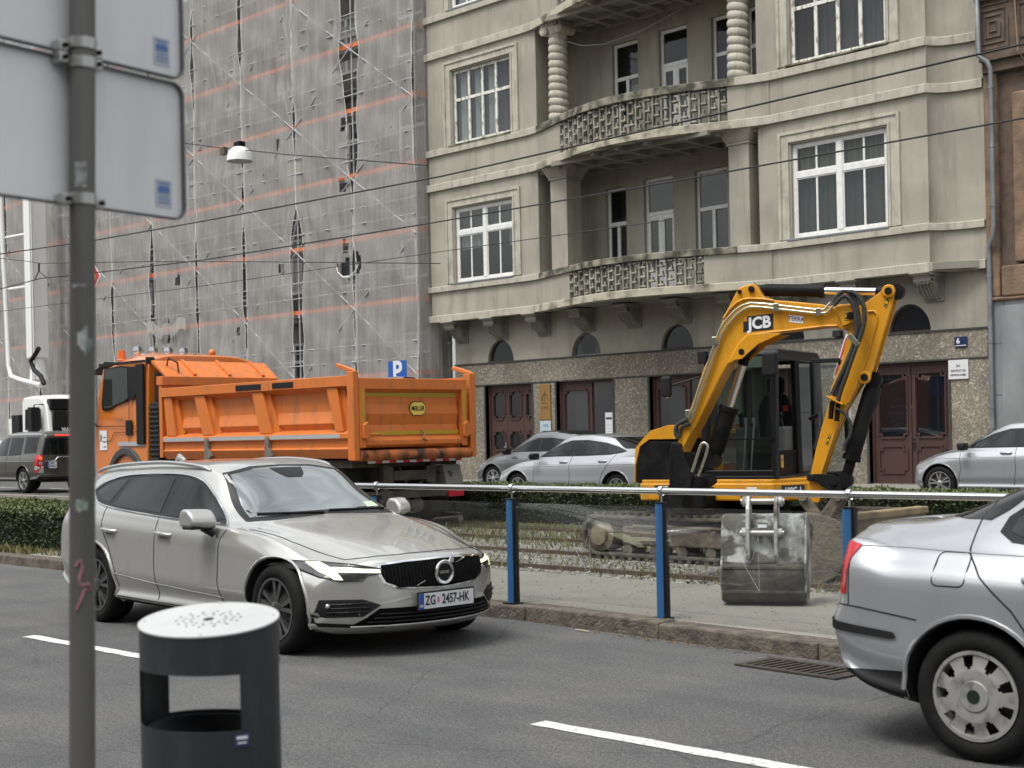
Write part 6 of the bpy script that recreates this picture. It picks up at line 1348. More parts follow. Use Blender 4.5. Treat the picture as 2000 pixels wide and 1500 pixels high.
MB().box(x1 - .45, x1 - .10, 26.12, 28.4, 2.88, 3.32).build('sun_visor', BLKT, PC, bevel=.05)
text('MAN', .22, (x1 + .01, 26.75, 2.12), (0, 1, 0), (-.1, 0, 1), PAPER, 'lettering', PC, bold=.004)
onside([(-52.9, 2.15), (-51.55, 2.15), (-51.6, 2.95), (-52.85, 2.95)], 26.0, 26.03, CGL, 'side_window', PC)
b = MB(); b.box(-51.65, -51.35, 25.5, 25.85, 2.05, 3.0); b.tube([(-51.3, 26.0, 3.1), (-51.5, 25.7, 3.1), (-51.5, 25.7, 1.95), (-51.2, 26.0, 1.8)], .03, 6); b.build('mirror', BLKP, PC, bevel=.03)
text('TRANSBETON', .17, (-52.1, 26.005, 1.72), (1, 0, 0), (0, 0, 1), mat('grey_lettering', (.2, .2, .2), .6), 'lettering', PC, squeeze=.8)
MB().box(x1 - .1, x1 + .14, 26.1, 28.4, .5, 1.15).build('bumper', WP, PC, bevel=.05)
b = MB(); b.box(-60, -53.2, 26.3, 28.2, .8, 1.3); b.box(-58.5, -53.3, 26.05, 28.4, 1.3, 1.75); b.box(-54.3, -53.4, 26.0, 26.6, 1.75, 2.6); b.build('chassis', WP, PT, bevel=.03)
b = MB(); b.box(-53.95, -53.3, 25.95, 26.5, 1.9, 2.75); b.build('tool_box', BLKP, PT, bevel=.03)
m0 = [(-53.25, 26.8, 4.14), (-53.3, 26.8, 5), (-53.35, 26.8, 11.54), (-53.36, 26.8, 15.22)]
b = MB(); b.tube([m0[0], m0[1]], [.35, .28], 14); b.build('turntable', WP, PT, smooth=40)
b = MB(); b.beam(m0[1], m0[3], .66, .66, (0, 1, 0)); b.build('mast', WP, PT, bevel=.04)
p0 = [(-52.29, 26.4, 3.89), (-54.01, 26.4, 4.16), (-54.81, 26.4, 4.34), (-55.01, 26.4, 4.77), (-55.18, 26.4, 8), (-55.32, 26.4, 9.88), (-55.37, 26.4, 11.77), (-55.34, 26.4, 14.47)]
b = MB(); b.tube([Vector(p) for p in p0], .10, 10); b.build('delivery_pipe', WP, PT, smooth=60)
for py_ in [(-55.03, 26.5, 7.89), (-55.12, 26.5, 10)]: b = MB(); b.cyl(Vector(py_) - Vector((.25, 0, 0)), Vector(py_) + Vector((1.7, .2, .0)), .06); b.build('pipe_bracket', WP, PT)
b = MB(); b.tube([(-51.84, 26.3, 3.91), (-52.08, 26.3, 4.22), (-52.66, 26.3, 4.51), (-52.9, 26.3, 4.86), (-52.46, 26.3, 5.14), (-52.2, 26.3, 5.33)], .09, 8); b.build('hose', BLKP, PT, smooth=60)
for q in [(-52.94, 26.4, 11.44)], [(-52.77, 26.4, 11.42)]: 
    b = MB(); b.tube([q[0], (q[0][0] + .0, q[0][1], 3.2)], .022, 6); b.build('hydraulic_line', mat('grey_pipe', (.35, .35, .34), .5), PT)
for x in (-51.9, -55.5, -57.0):
    for y in (26.1, 28.4): 
        b = MB(); b.cyl((x, y, .65), (x, y + (.3 if y < 27 else -.3), .65), .5, n=28); b.build('wheel', TYRE, PT, smooth=40)
# ---------------------------------------------------------------- yellow midi excavator
YEL = mat('excavator_yellow', (.60, .27, .010), .45, coat=.2, spec=.35, noise=.3, nscale=2.2, col2=(.46, .20, .01), dirt=.5, dirtcol=(.22, .12, .03), dscale=2.2)
BLKM = mat('black_coated_steel', (.005, .005, .006), .55, spec=.12, noise=.6, nscale=5, col2=(.022, .021, .02), bump=.15)
MUD = mat('muddy_steel', (.17, .14, .105), .9, noise=1, nscale=5, col2=(.075, .065, .055), bump=.8, bscale=25, detail=9)
TRK = mat('rubber_track', (.045, .040, .034), .9, noise=1, nscale=7, col2=(.13, .11, .085), bump=.8, bscale=30)
CHR = mat('chrome_rod', (.72, .72, .73), .14, metal=1.)
ZPL = mat('zinc_hydraulic_pipe', (.50, .50, .40), .25, metal=.9)
HOSE = mat('hydraulic_hose', (.015, .015, .015), .5, bump=.6, bscale=160)
EX = thing('excavator', 'yellow and black tracked excavator with raised bent boom behind the glass barrier', 'excavator', (-9.78, 13.77, .12))
P0 = Vector((-8.836, 11.383, 1.444)); BD = Vector((math.cos(R(22)), math.sin(R(22)), 0)); BN = Vector((-BD.y, BD.x, 0)); TW = .34
def P3(p, w=0.): return P0 + BD * p[0] + Vector((0, 0, p[1])) + BN * w
def plate(poly, w0, w1, mt, nm, par, bevel=.006, label=None, smooth=None):
    b = MB(); b.prism(poly, lambda p: P3(p, w0), lambda p: P3(p, w1)); return b.build(nm, mt, par, bevel=bevel, smooth=smooth)
boomP = [(-0.082, -0.076), (-0.106, 0.022), (-0.107, 0.079), (-0.043, 0.218), (0.01, 0.33), (0.069, 0.483), (0.17, 0.767), (0.225, 0.868), (0.275, 0.994), (0.331, 1.145), (0.391, 1.28), (0.483, 1.453), (0.521, 1.517), (0.547, 1.556), (0.687, 1.595), (0.72, 1.571), (0.772, 1.477), (0.809, 1.442), (0.892, 1.415), (1.038, 1.397), (1.361, 1.349), (1.478, 1.313), (1.518, 1.338), (1.655, 1.338), (1.687, 1.282), (1.69, 1.183), (1.673, 1.137), (1.567, 1.089), (1.484, 1.122), (1.391, 1.134), (1.208, 1.123), (1.027, 1.109), (0.85, 1.1), (0.727, 1.075), (0.634, 1.034), (0.55, 0.967), (0.492, 0.893), (0.437, 0.824), (0.385, 0.749), (0.336, 0.669), (0.09, 0.215), (0.018, 0.103), (-0.065, -0.051)]
BO = plate(boomP, 0, TW, YEL, 'boom', EX, .012)
# raised edge flanges and gusset for the lift ram
gus = [(0.635, 1.09), (0.85, 1.09), (0.971, 1.084), (0.828, 1.025), (0.736, 0.989), (0.663, 0.931), (0.568, 0.849), (0.501, 0.842), (0.443, 0.813), (0.476, 0.899), (0.541, 0.998)]
for w_ in (-.022, TW + .002): plate(gus, w_, w_ + .02, YEL, 'ram_gusset', BO, .004)
def edge(pts, r_, w_, mt, nm, par): b = MB(); b.tube([P3(p, w_) for p in pts], r_, 6); return b.build(nm, mt, par, smooth=60)
edge([(0.433, 0.814), (0.541, 1.003), (0.635, 1.08), (0.85, 1.1), (1.027, 1.109), (1.391, 1.136), (1.509, 1.133)], .014, -.006, YEL, 'weld_edge', BO)
edge([(0.39, 1.259), (0.444, 1.338), (0.518, 1.405), (0.591, 1.437), (0.663, 1.443), (0.786, 1.431), (0.892, 1.41)], .014, -.006, YEL, 'weld_edge', BO)
nose = [(1.488, 1.302), (1.687, 1.262), (1.695, 1.163), (1.552, 1.106)]
plate([(1.493, 1.312), (1.649, 1.318), (1.702, 1.271), (1.7, 1.173), (1.558, 1.121), (1.54, 1.191)], -.035, -.002, YEL, 'nose_plate', BO, .006); plate([(1.493, 1.312), (1.649, 1.318), (1.702, 1.271), (1.7, 1.173), (1.558, 1.121), (1.54, 1.191)], TW + .002, TW + .035, YEL, 'nose_plate', BO, .006)
plate([(-0.082, -0.071), (-0.106, 0.043), (-0.045, 0.145), (0.03, 0.154), (0.018, 0.103)], -.02, -.001, YEL, 'foot_plate', BO, .004)
def pin(pt, r_, w0, w1, mt, nm, par): b = MB(); c, d_ = P3(pt, w0), P3(pt, w1); b.cyl(c, d_, r_, n=20); return b.build(nm, mt, par, bevel=.004, smooth=40)
for q, r_ in (((1663, 617), .036), ((1468, 565), .03), ((1449, 687), .03), ((1445, 570), .02), ((1328, 872), .035)):
    qq = {0: [(1.642, 1.22)], 1: [(0.676, 1.533)], 2: [(0.565, 0.92)], 3: [(0.557, 1.515)], 4: [(-0.091, -0.009)]}[[(1663, 617), (1468, 565), (1449, 687), (1445, 570), (1328, 872)].index(q)][0]
    pin(qq, r_, -.06 if q[0] == 1663 else -.03, TW + .03, BLKM, 'pivot_pin', BO)
# dipper
dip = [(1.956, 1.477), (1.98, 1.502), (2.037, 1.493), (2.055, 1.439), (2.028, 1.332), (1.948, 1.082), (1.83, 0.706), (1.804, 0.618), (1.777, 0.585), (1.719, 0.58), (1.687, 0.539), (1.581, 0.369), (1.551, 0.316), (1.421, -0.008), (1.322, -0.29), (1.315, -0.394), (1.318, -0.494), (1.286, -0.578), (1.202, -0.578), (1.175, -0.443), (1.213, -0.299), (1.267, -0.065), (1.329, 0.153), (1.399, 0.364), (1.428, 0.537), (1.474, 0.645), (1.531, 0.776), (1.574, 0.952), (1.606, 1.084), (1.649, 1.284), (1.776, 1.346), (1.883, 1.418)]
inn = [(2.005, 1.323), (1.924, 1.083), (1.811, 0.731), (1.761, 0.635), (1.702, 0.602), (1.581, 0.379), (1.541, 0.316), (1.412, -0.008), (1.312, -0.29), (1.297, -0.543), (1.213, -0.543), (1.217, -0.319), (1.272, -0.07), (1.341, 0.152), (1.41, 0.364), (1.443, 0.537), (1.489, 0.644), (1.551, 0.79), (1.593, 0.951), (1.625, 1.083), (1.668, 1.273), (1.799, 1.315)]
DI = plate(inn, .06, .28, YEL, 'dipper_arm', EX, .006)
for w_ in (.03, .28): plate(dip, w_, w_ + .03, YEL, 'side_plate', DI, .006)
edge([(1.793, 1.257), (1.851, 1.258), (1.879, 1.223), (1.873, 1.145), (1.754, 0.748), (1.672, 0.554), (1.591, 0.389)], .013, .024, YEL, 'weld_edge', DI)
for q in [(1.993, 1.441), (1.751, 0.625)]:
    for w0, w1 in ((.0, .03), (.31, .34)):
        b = MB(); b.cyl(P3(q, w0), P3(q, w1), .062, n=24); b.build('boss', YEL, DI, bevel=.008, smooth=40)
    pin(q, .035, -.012, .35, BLKM, 'pivot_pin', DI)
# hydraulic rams
def ram(a, c, frac, rb_, rr, nm, par, wc=TW / 2):
    A, C_ = P3(a, wc), P3(c, wc); M = A.lerp(C_, frac); d_ = (C_ - A).normalized()
    b = MB(); b.tube([A, A + d_ * .10, A + d_ * .11, M - d_ * .05, M - d_ * .05, M], [rb_ * .75, rb_ * .9, rb_, rb_, rb_ * 1.15, rb_ * 1.15], 22); o = b.build(nm, BLKM, par, smooth=50)
    MB().cyl(M - d_ * .02, C_ - d_ * .12, rr, n=18).build('piston_rod', CHR, o, smooth=60)
    b = MB(); b.cyl(C_ - d_ * .2, C_ - d_ * .02, rr * 1.25, n=18); b.cyl(C_ - BN * .07, C_ + BN * .07, rr * 1.9, n=20); b.build('rod_eye', BLKM, o, smooth=50); MB().cyl(A - BN * .07, A + BN * .07, rb_ * .95, n=20).build('barrel_eye', BLKM, o, smooth=50); return o
ram(([(0.667, 1.543)])[0], ([(2.051, 1.442)])[0], .50, .062, .038, 'dipper_ram', EX)
ram(([(0.2, -0.151)])[0], ([(0.592, 0.983)])[0], .47, .088, .042, 'boom_ram', EX)
ram(([(1.822, 0.608)])[0], ([(1.522, -0.367)])[0], .80, .078, .040, 'bucket_ram', EX)
# steel pipes along the boom and hoses
for off in (0, 8):
    pp = [[(1345, 818), (1356, 795), (1362, 775), (1384, 712), (1406, 648), (1416, 630), (1436, 608), (1452, 597), (1467, 592.5), (1490, 593.5), (1520, 597), (1600, 606), (1612, 604), (1624, 590)], [(1349, 826), (1360, 800), (1367, 780), (1390, 717), (1411, 655), (1421, 637), (1440, 615), (1455, 604), (1467, 599.5), (1490, 600.5), (1520, 604), (1602, 613), (1616, 611), (1628, 598)]][off > 0]
    tb = {0: [(0.006, 0.268), (0.067, 0.385), (0.101, 0.487), (0.224, 0.806), (0.346, 1.129), (0.4, 1.218), (0.506, 1.325), (0.59, 1.376), (0.667, 1.395), (0.785, 1.383), (0.937, 1.357), (1.335, 1.291), (1.395, 1.297), (1.455, 1.364)], 8: [(0.026, 0.226), (0.087, 0.359), (0.127, 0.461), (0.255, 0.78), (0.371, 1.092), (0.425, 1.181), (0.526, 1.288), (0.605, 1.34), (0.667, 1.359), (0.784, 1.348), (0.936, 1.322), (1.344, 1.255), (1.414, 1.262), (1.474, 1.323)]}[off]
    MB().tube([P3(p, -.035) for p in tb], .0125, 8).build('steel_pipe', ZPL, BO, smooth=60)
for q in [(0.302, 1.039), (0.012, 0.319), (0.926, 1.338), (1.335, 1.271)]: b = MB(); c = P3(q, -.04); b.obox(c, BD, (0, 0, 1), BN, .025, .04, .022); b.build('pipe_clamp', ZPL, BO, bevel=.006)
for k, h_ in enumerate(([(1.484, 1.352), (1.535, 1.423), (1.594, 1.455), (1.656, 1.426), (1.698, 1.34), (1.72, 1.201), (1.717, 1.054), (1.68, 0.933), (1.619, 0.787), (1.558, 0.666), (1.517, 0.559), (1.485, 0.446)], [(1.493, 1.322), (1.548, 1.383), (1.603, 1.405), (1.65, 1.372), (1.687, 1.282), (1.699, 1.153), (1.697, 1.03), (1.66, 0.909), (1.589, 0.739), (1.517, 0.594), (1.456, 0.462)], [(1.652, 1.451), (1.729, 1.398), (1.775, 1.297), (1.782, 1.188), (1.755, 1.062), (1.72, 0.965), (1.658, 0.811), (1.596, 0.64), (1.54, 0.494), (1.513, 0.396)], [(1.492, 0.332), (1.55, 0.306), (1.603, 0.245), (1.635, 0.171), (1.624, 0.072), (1.578, -0.006), (1.562, -0.075)])):
    MB().tube([P3(p, -.075 - .012 * k) for p in cat_rom(h_, 4)], .022 if k < 3 else .016, 8).build('hydraulic_hose', HOSE, EX, smooth=60)
MB().tube([P3(p, .2) for p in cat_rom([(1.865, 0.528), (1.844, 0.436), (1.813, 0.339), (1.778, 0.276)], 4)], .02, 8).build('hydraulic_hose', HOSE, EX, smooth=60)
for h_ in ([(0.006, 0.258), (-0.053, 0.238), (-0.108, 0.198), (-0.12, 0.126), (-0.094, 0.074)], [(0.031, 0.216), (-0.033, 0.197), (-0.077, 0.156), (-0.078, 0.094)]): MB().tube([P3(p, -.04) for p in cat_rom(h_, 4)], .022, 8).build('hydraulic_hose', HOSE, EX, smooth=60)
b = MB(); q = [(1.629, 1.034), (1.719, 0.931)]; b.beam(P3(q[0], -.11), P3(q[1], -.11), .02, .05); b.build('hose_clamp', ZPL, DI, bevel=.004)
b = MB(); q = [(1.411, 0.453), (1.484, 0.402), (1.562, 0.37)]; b.beam(P3(q[0], -.06), P3(q[2], -.06), .18, .012); b.build('hose_bracket', YEL, DI, bevel=.003)
for q in [(1.455, 0.403), (1.513, 0.381)]: b = MB(); b.cyl(P3((q[0], q[1]), -.07), P3((q[0] - .02, q[1] - .17), -.07), .024); b.build('hose_coupling', BLKM, DI)
# linkage and quick coupler, muddy bucket
link = [(1.202, -0.319), (1.233, -0.299), (1.302, -0.295), (1.45, -0.306), (1.507, -0.361), (1.52, -0.46), (1.465, -0.494), (1.368, -0.444), (1.3, -0.394), (1.241, -0.359)]
plate(link, -.03, .0, BLKM, 'link_plate', EX, .008); plate(link, .32, .35, BLKM, 'link_plate', EX, .008)
for q, nm in (([(1.222, -0.334)], 'a'), ([(1.443, -0.38)], 'b'), ([(1.148, -0.528)], 'c'), ([(1.479, -0.529)], 'd'), ([(1.331, -0.797)], 'e')): pin(q[0], .034, -.05, .37, BLKM if nm in 'ab' else MUD, 'pivot_pin', EX)
for a, c in (([(1.128, -0.518)], [(1.35, -0.837)]), ([(1.494, -0.509)], [(1.322, -0.747)])):
    for w_ in (.0, .26): b = MB(); b.beam(P3(a[0], w_ + .04), P3(c[0], w_ + .04), .07, .11, (0, 0, 1)); b.build('link_arm', MUD, EX, bevel=.015)
bk = [(1.155, -0.668), (1.274, -0.678), (1.489, -0.766), (1.546, -0.865), (1.556, -1.087), (1.479, -1.252), (1.31, -1.334), (1.156, -1.328), (1.232, -1.256), (1.343, -1.165), (1.366, -1.015), (1.291, -0.847)]
BKT = plate(bk, -.17, .51, MUD, 'bucket', EX, .012)
for w_ in (-.2, .49): plate([(1.284, -0.668), (1.49, -0.727), (1.575, -0.865), (1.58, -1.087), (1.488, -1.271), (1.31, -1.354), (1.156, -1.348), (1.113, -1.268), (1.234, -1.166), (1.27, -0.867)], w_, w_ + .03, MUD, 'bucket_side', BKT, .006)
for k in range(5): b = MB(); c = P3(([(1.156, -1.333)])[0], -.12 + k * .14); b.obox(c, BD, BN, (0, 0, 1), .09, .03, .02); b.build('tooth', MUD, BKT, bevel=.01)
for w_ in (.08, .24): plate([(1.274, -0.708), (1.323, -0.727), (1.441, -0.707), (1.489, -0.766), (1.35, -0.837), (1.281, -0.817)], w_, w_ + .03, MUD, 'bucket_lug', BKT, .006)
# decals on the boom
WHT = mat('decal_white', (.72, .72, .74), .35); BLK = mat('decal_black', (.02, .022, .022), .35)
dq = [(0.587, 1.264), (0.887, 1.284), (0.884, 1.128), (0.584, 1.112)]
DC = plate(dq, -.003, -.001, BLK, 'maker_decal', BO, 0)
dv = (Vector(dq[1]) - Vector(dq[0])).normalized(); du = BD * dv.x + Vector((0, 0, dv.y)); uz = Vector((0, 0, 1))
cc = Vector((sum(p[0] for p in dq) / 4, sum(p[1] for p in dq) / 4)); Wd = (Vector(dq[1]) - Vector(dq[0])).length
text('JCB', .160, P3((cc.x + .012, cc.y - .002), -.0035), du, uz, WHT, 'lettering', DC, bold=.006, squeeze=.92)
q = P3((cc.x - Wd * .43, cc.y + .05), -.004); MB().obox(q, du, uz, BN, .018, .028, .001).build('decal_square', YEL, DC)
dt = [(1.04, 1.261), (1.18, 1.242), (1.179, 1.169), (1.039, 1.191)]
TD = plate(dt, -.003, -.001, WHT, 'dealer_decal', BO, 0); cc = Vector((sum(p[0] for p in dt) / 4, sum(p[1] for p in dt) / 4)); dv = (Vector(dt[1]) - Vector(dt[0])).normalized()
text('TERRA', .062, P3((cc.x, cc.y), -.0035), BD * dv.x + Vector((0, 0, dv.y)), uz, mat('decal_maroon', (.10, .03, .05), .5), 'lettering', TD, bold=.001, squeeze=.85)
def warn(q4, w_, par):
    o = plate(q4, w_ - .003, w_ - .001, BLK, 'warning_decal', par, 0); c = Vector((sum(p[0] for p in q4) / 4, sum(p[1] for p in q4) / 4))
    inn_ = [(c.x + (a - c.x) * .82, c.y + (d_ - c.y) * .9) for a, d_ in q4]; f_ = plate(inn_, w_ - .0045, w_ - .003, mat('decal_yellow', (.60, .36, .03), .4), 'decal_face', o, 0)
    for s_ in (.45, -.4):
        h_ = (q4[0][1] - q4[2][1]) * .13; cy = c.y + (q4[0][1] - c.y) * s_; cx_ = c.x + ((q4[0][0] + q4[1][0]) / 2 - c.x) * s_
        plate([(cx_ - h_, cy - h_), (cx_ + h_, cy - h_), (cx_, cy + h_)], w_ - .006, w_ - .0045, BLK, 'pictogram', o, 0)
warn([(1.59, 1.272), (1.624, 1.27), (1.607, 1.173), (1.583, 1.179)], -.036, BO); warn([(1.973, 1.393), (2.002, 1.377), (1.971, 1.281), (1.943, 1.302)], .029, DI); warn([(1.394, 0.087), (1.418, 0.071), (1.387, -0.017), (1.362, -0.007)], .029, DI)
# upper structure
UH = R(-76); UC = Vector((-9.78, 13.77, 0)); UF = Vector((math.cos(UH), math.sin(UH), 0)); UL = Vector((-UF.y, UF.x, 0))
def U3(x, y, z): return UC + UF * x + UL * y + Vector((0, 0, z))
def ubox(b, x0, x1, y0, y1, z0, z1): return b.obox(U3((x0 + x1) / 2, (y0 + y1) / 2, (z0 + z1) / 2), UF, UL, (0, 0, 1), (x1 - x0) / 2, (y1 - y0) / 2, (z1 - z0) / 2)
def uprof(b, poly, x0, x1): return b.prism(poly, lambda p: U3(x0, p[0], p[1]), lambda p: U3(x1, p[0], p[1]))
b = MB(); plan = [(.95, -.98), (.95, .62), (.55, .92), (-.6, .95), (-1.0, .7), (-1.1, 0), (-1.0, -.7), (-.6, -1.02), (.7, -1.06)]
b.prism(plan, lambda p: U3(p[0], p[1], .80), lambda p: U3(p[0], p[1], 1.00)); SK = b.build('lower_skirt', YEL, EX, bevel=.02)
b = MB(); b.prism([(a * .985, c * .985) for a, c in plan], lambda p: U3(p[0], p[1], .985), lambda p: U3(p[0], p[1], 1.04)); b.build('skirt_ledge', YEL, SK, bevel=.012)
b = MB(); b.cyl(U3(0, 0, .55), U3(0, 0, .82), .45, n=32); b.build('slew_ring', BLKM, EX)
b = MB(); uprof(b, [(-1.04, 1.0), (-.42, 1.0), (-.42, 1.48), (-.86, 1.49), (-.99, 1.41), (-1.03, 1.2)], .1, .93); b.build('side_cover', BLKM, EX, bevel=.025, seg=3)
b = MB(); uprof(b, [(-1.05, 1.0), (-1.04, 1.2), (-.98, 1.42), (-.86, 1.50), (-.42, 1.50), (-.42, 1.66), (-.62, 1.66), (-.84, 1.60), (-.95, 1.50), (-1.04, 1.40), (-1.06, 1.0)], -.95, .94); b.build('engine_hood', YEL, EX, bevel=.02, seg=3)
b = MB(); uprof(b, [(-1.0, 1.02), (-.3, 1.02), (-.3, 1.6), (-.8, 1.6), (-1.0, 1.45)], -1.05, .1); b.build('engine_bay', YEL, EX, bevel=.05)
b = MB(); ubox(b, .85, .96, -.42, -.22, 1.02, 1.35)
for k in range(5): ubox(b, .94, .98, -.41 + k * .04, -.39 + k * .04, 1.05, 1.32)
b.build('valve_grille', BLKM, EX)
# cab
def bars(pts, w_, nm='cab_pillar'): b = MB(); [b.beam(a, c, w_, w_) for a, c in pts]; return b.build(nm, BLKT, EX, bevel=.012)
cx0, cx1, cy0, cy1, cz0, cz1 = -.70, .86, -.22, .62, 1.04, 2.40
C8 = {k: U3(*v) for k, v in dict(a=(cx1, cy0, cz0), b=(cx1, cy1, cz0), c=(cx0, cy1, cz0), d=(cx0, cy0, cz0), e=(cx1 - .12, cy0 + .03, cz1), f=(cx1 - .12, cy1 - .03, cz1), g=(cx0 + .02, cy1 - .03, cz1), h=(cx0 + .02, cy0 + .03, cz1)).items()}
for a, c in ('ae', 'bf', 'cg', 'dh', 'ab', 'bc', 'cd', 'da', 'ef', 'fg', 'gh', 'he'): bars([(C8[a], C8[c])], .075)
bars([(U3(.12, cy1, cz0), U3(.10, cy1 - .03, cz1))], .07); bars([(U3(.05, cy1 + .005, cz0), U3(.04, cy1 - .025, cz1))], .05, 'door_frame')
b = MB(); b.prism([(cx1 - .02, cy0 - .02), (cx1 - .02, cy1 + .02), (cx0 - .03, cy1 + .02), (cx0 - .03, cy0 - .02)], lambda p: U3(p[0] - (.10 if p[0] > 0 else 0), p[1], cz1 + .0), lambda p: U3(p[0] - (.18 if p[0] > 0 else -.05), p[1] * .95, cz1 + .09)); RF = b.build('cab_roof', BLKT, EX, bevel=.03, seg=3)
ubox_ = MB(); ubox(ubox_, .66, .80, -.15, .5, 2.28, 2.40); ubox_.build('roof_visor', mat('green_tinted_glass', (.05, .075, .065), .1, coat=1), EX)
for k in range(3): b = MB(); b.obox(U3(.78, .08 + k * .13, 2.43), UF, UL, (0, 0, 1), .012, .035, .022); b.build('roof_light', CLRL, RF, bevel=.006)
EG = glassmat('excavator_glass', (.50, .55, .53), .9, .02, (.02, .03, .03))
def pane3(q4, nm='cab_glass'): b = MB(); b.add(q4, [(0, 1, 2, 3)]); return b.build(nm, EG, EX)
pane3([U3(cx1 + .0, cy0 + .03, 1.5), U3(cx1 + .0, cy1 - .03, 1.5), U3(cx1 - .12, cy1 - .05, cz1 - .05), U3(cx1 - .12, cy0 + .05, cz1 - .05)]); pane3([U3(cx1 + .02, cy0 + .03, 1.14), U3(cx1 + .02, cy1 - .03, 1.14), U3(cx1 + .0, cy1 - .03, 1.48), U3(cx1 + .0, cy0 + .03, 1.48)])
pane3([U3(cx0 + .05, cy1 + .005, 1.12), U3(.05, cy1 + .005, 1.12), U3(.04, cy1 - .03, cz1 - .05), U3(cx0 + .05, cy1 - .03, cz1 - .05)]); pane3([U3(cx0, cy0 + .05, 1.35), U3(cx0, cy1 - .05, 1.35), U3(cx0 + .02, cy1 - .06, cz1 - .08), U3(cx0 + .02, cy0 + .06, cz1 - .08)]); pane3([U3(cx0 + .05, cy0, 1.2), U3(cx1 - .05, cy0, 1.2), U3(cx1 - .15, cy0 + .03, cz1 - .05), U3(cx0 + .05, cy0 + .03, cz1 - .05)])
b = MB(); ubox(b, cx1 - .01, cx1 + .03, cy0, cy1, 1.03, 1.14); b.build('cab_sill', BLKT, EX, bevel=.01)
b = MB(); ubox(b, cx1 - .02, cx1 + .02, cy0, cy1, 1.475, 1.495); b.build('glass_joint', BLKT, EX)
b = MB(); ubox(b, .12, .7, cy1 - .04, cy1, 1.05, 1.35); b.build('door_step_panel', BLKM, EX)
o = MB(); ubox(o, .60, .68, cy1 + .001, cy1 + .004, 1.16, 1.30); o = o.build('warning_decal', mat('decal_yellow', (.60, .36, .03), .4), EX); b = MB(); b.prism([(.615, 1.235), (.665, 1.235), (.64, 1.285)], lambda p: U3(p[0], cy1 + .005, p[1]), lambda p: U3(p[0], cy1 + .006, p[1])); b.build('pictogram', BLK, o)
# seat and controls
SEAT = mat('black_seat_cloth', (.006, .006, .007), .95)
b = MB(); ubox(b, -.15, .35, .02, .48, 1.38, 1.50); ubox(b, -.1, .3, .05, .45, 1.04, 1.38); s_ = b.build('operator_seat', SEAT, EX, bevel=.04, seg=3)
b = MB(); pr = [(.06, 1.48), (.44, 1.48), (.46, 1.8), (.38, 2.0), (.12, 2.0), (.04, 1.8)]; b.prism(pr, lambda p: U3(-.12, p[0], p[1]), lambda p: U3(-.26, p[0], p[1] + .0)); b.build('seat_back', SEAT, s_, bevel=.05, seg=3)
b = MB(); ubox(b, -.25, -.14, .15, .36, 2.0, 2.2); b.build('headrest', SEAT, s_, bevel=.05, seg=4); MB().obox(U3(-.115, .40, 1.83), UF, UL, (0, 0, 1), .004, .03, .035).build('seat_label', mat('seat_label_red', (.5, .03, .03), .6), s_)
for y in (.02, .5):
    b = MB(); ubox(b, -.05, .35, y - .07, y + .07, 1.1, 1.62); b.build('control_console', mat('grey_console', (.11, .115, .11), .6), EX, bevel=.03); b = MB(); b.tube([U3(.3, y, 1.6), U3(.33, y, 1.72)], [.03, .02], 8); b.sphere(U3(.33, y, 1.75), .032, 8); b.build('joystick', BLKP, EX, smooth=60)
for y in (.18, .27): b = MB(); b.tube([U3(.70, y, 1.06), U3(.62, y, 1.42), U3(.56, y, 1.66)], .011, 6); b.cyl(U3(.56, y - .01, 1.66), U3(.55, y - .01, 1.72), .02); b.build('travel_lever', mat('grey_steel', (.3, .3, .3), .4, metal=.8), EX)
b = MB(); ubox(b, -.64, -.56, -.19, -.02, 1.4, 2.35); b.build('rear_pillar_trim', mat('grey_interior_trim', (.16, .165, .155), .7), EX, bevel=.02); b = MB(); ubox(b, cx0 + .02, cx1 - .02, cy0 + .02, cy1 - .05, 1.04, 1.06); b.build('cab_floor', BLKP, EX)
# mirrors
def mirr(base, off, w_, h_, nm='mirror'):
    c = base + off; b = MB(); b.obox(c, UL, (0, 0, 1), UF, w_, h_, .04); o = b.build(nm, BLKP, EX, bevel=.03, seg=3); MB().tube([base, c], .012, 6).build('mirror_stay', BLKP, o)
mirr(U3(.78, .60, 2.18), UL * .02 + UF * .18 + Vector((0, 0, .12)), .085, .135); mirr(U3(.75, -.30, 2.2), UL * -.38 + UF * .08 + Vector((0, 0, -.10)), .062, .12)
b = MB(); b.obox(U3(.78, -.24, 2.42), UF, UL, (0, 0, 1), .05, .05, .07); b.build('work_light', BLKP, EX, bevel=.01)
MB().tube([U3(.5, .95, 1.35), U3(.45, 1.0, 1.6), U3(.3, .95, 1.75), U3(.2, .80, 1.7)], .022, 8).build('grab_rail', BLKP, EX, smooth=60)
# open door swung back along the left side
b = MB(); dd = [U3(-.02, .78, 1.06), U3(-.62, .98, 1.06), U3(-.60, .95, 2.30), U3(-.52, .92, 2.38), U3(-.02, .76, 2.36)]
for i in range(5): b.beam(dd[i], dd[(i + 1) % 5], .045, .05)
do_ = b.build('open_door', BLKT, EX, bevel=.01); b = MB(); b.add(dd, [(0, 1, 2, 3, 4)]); b.build('door_glass', EG, do_)
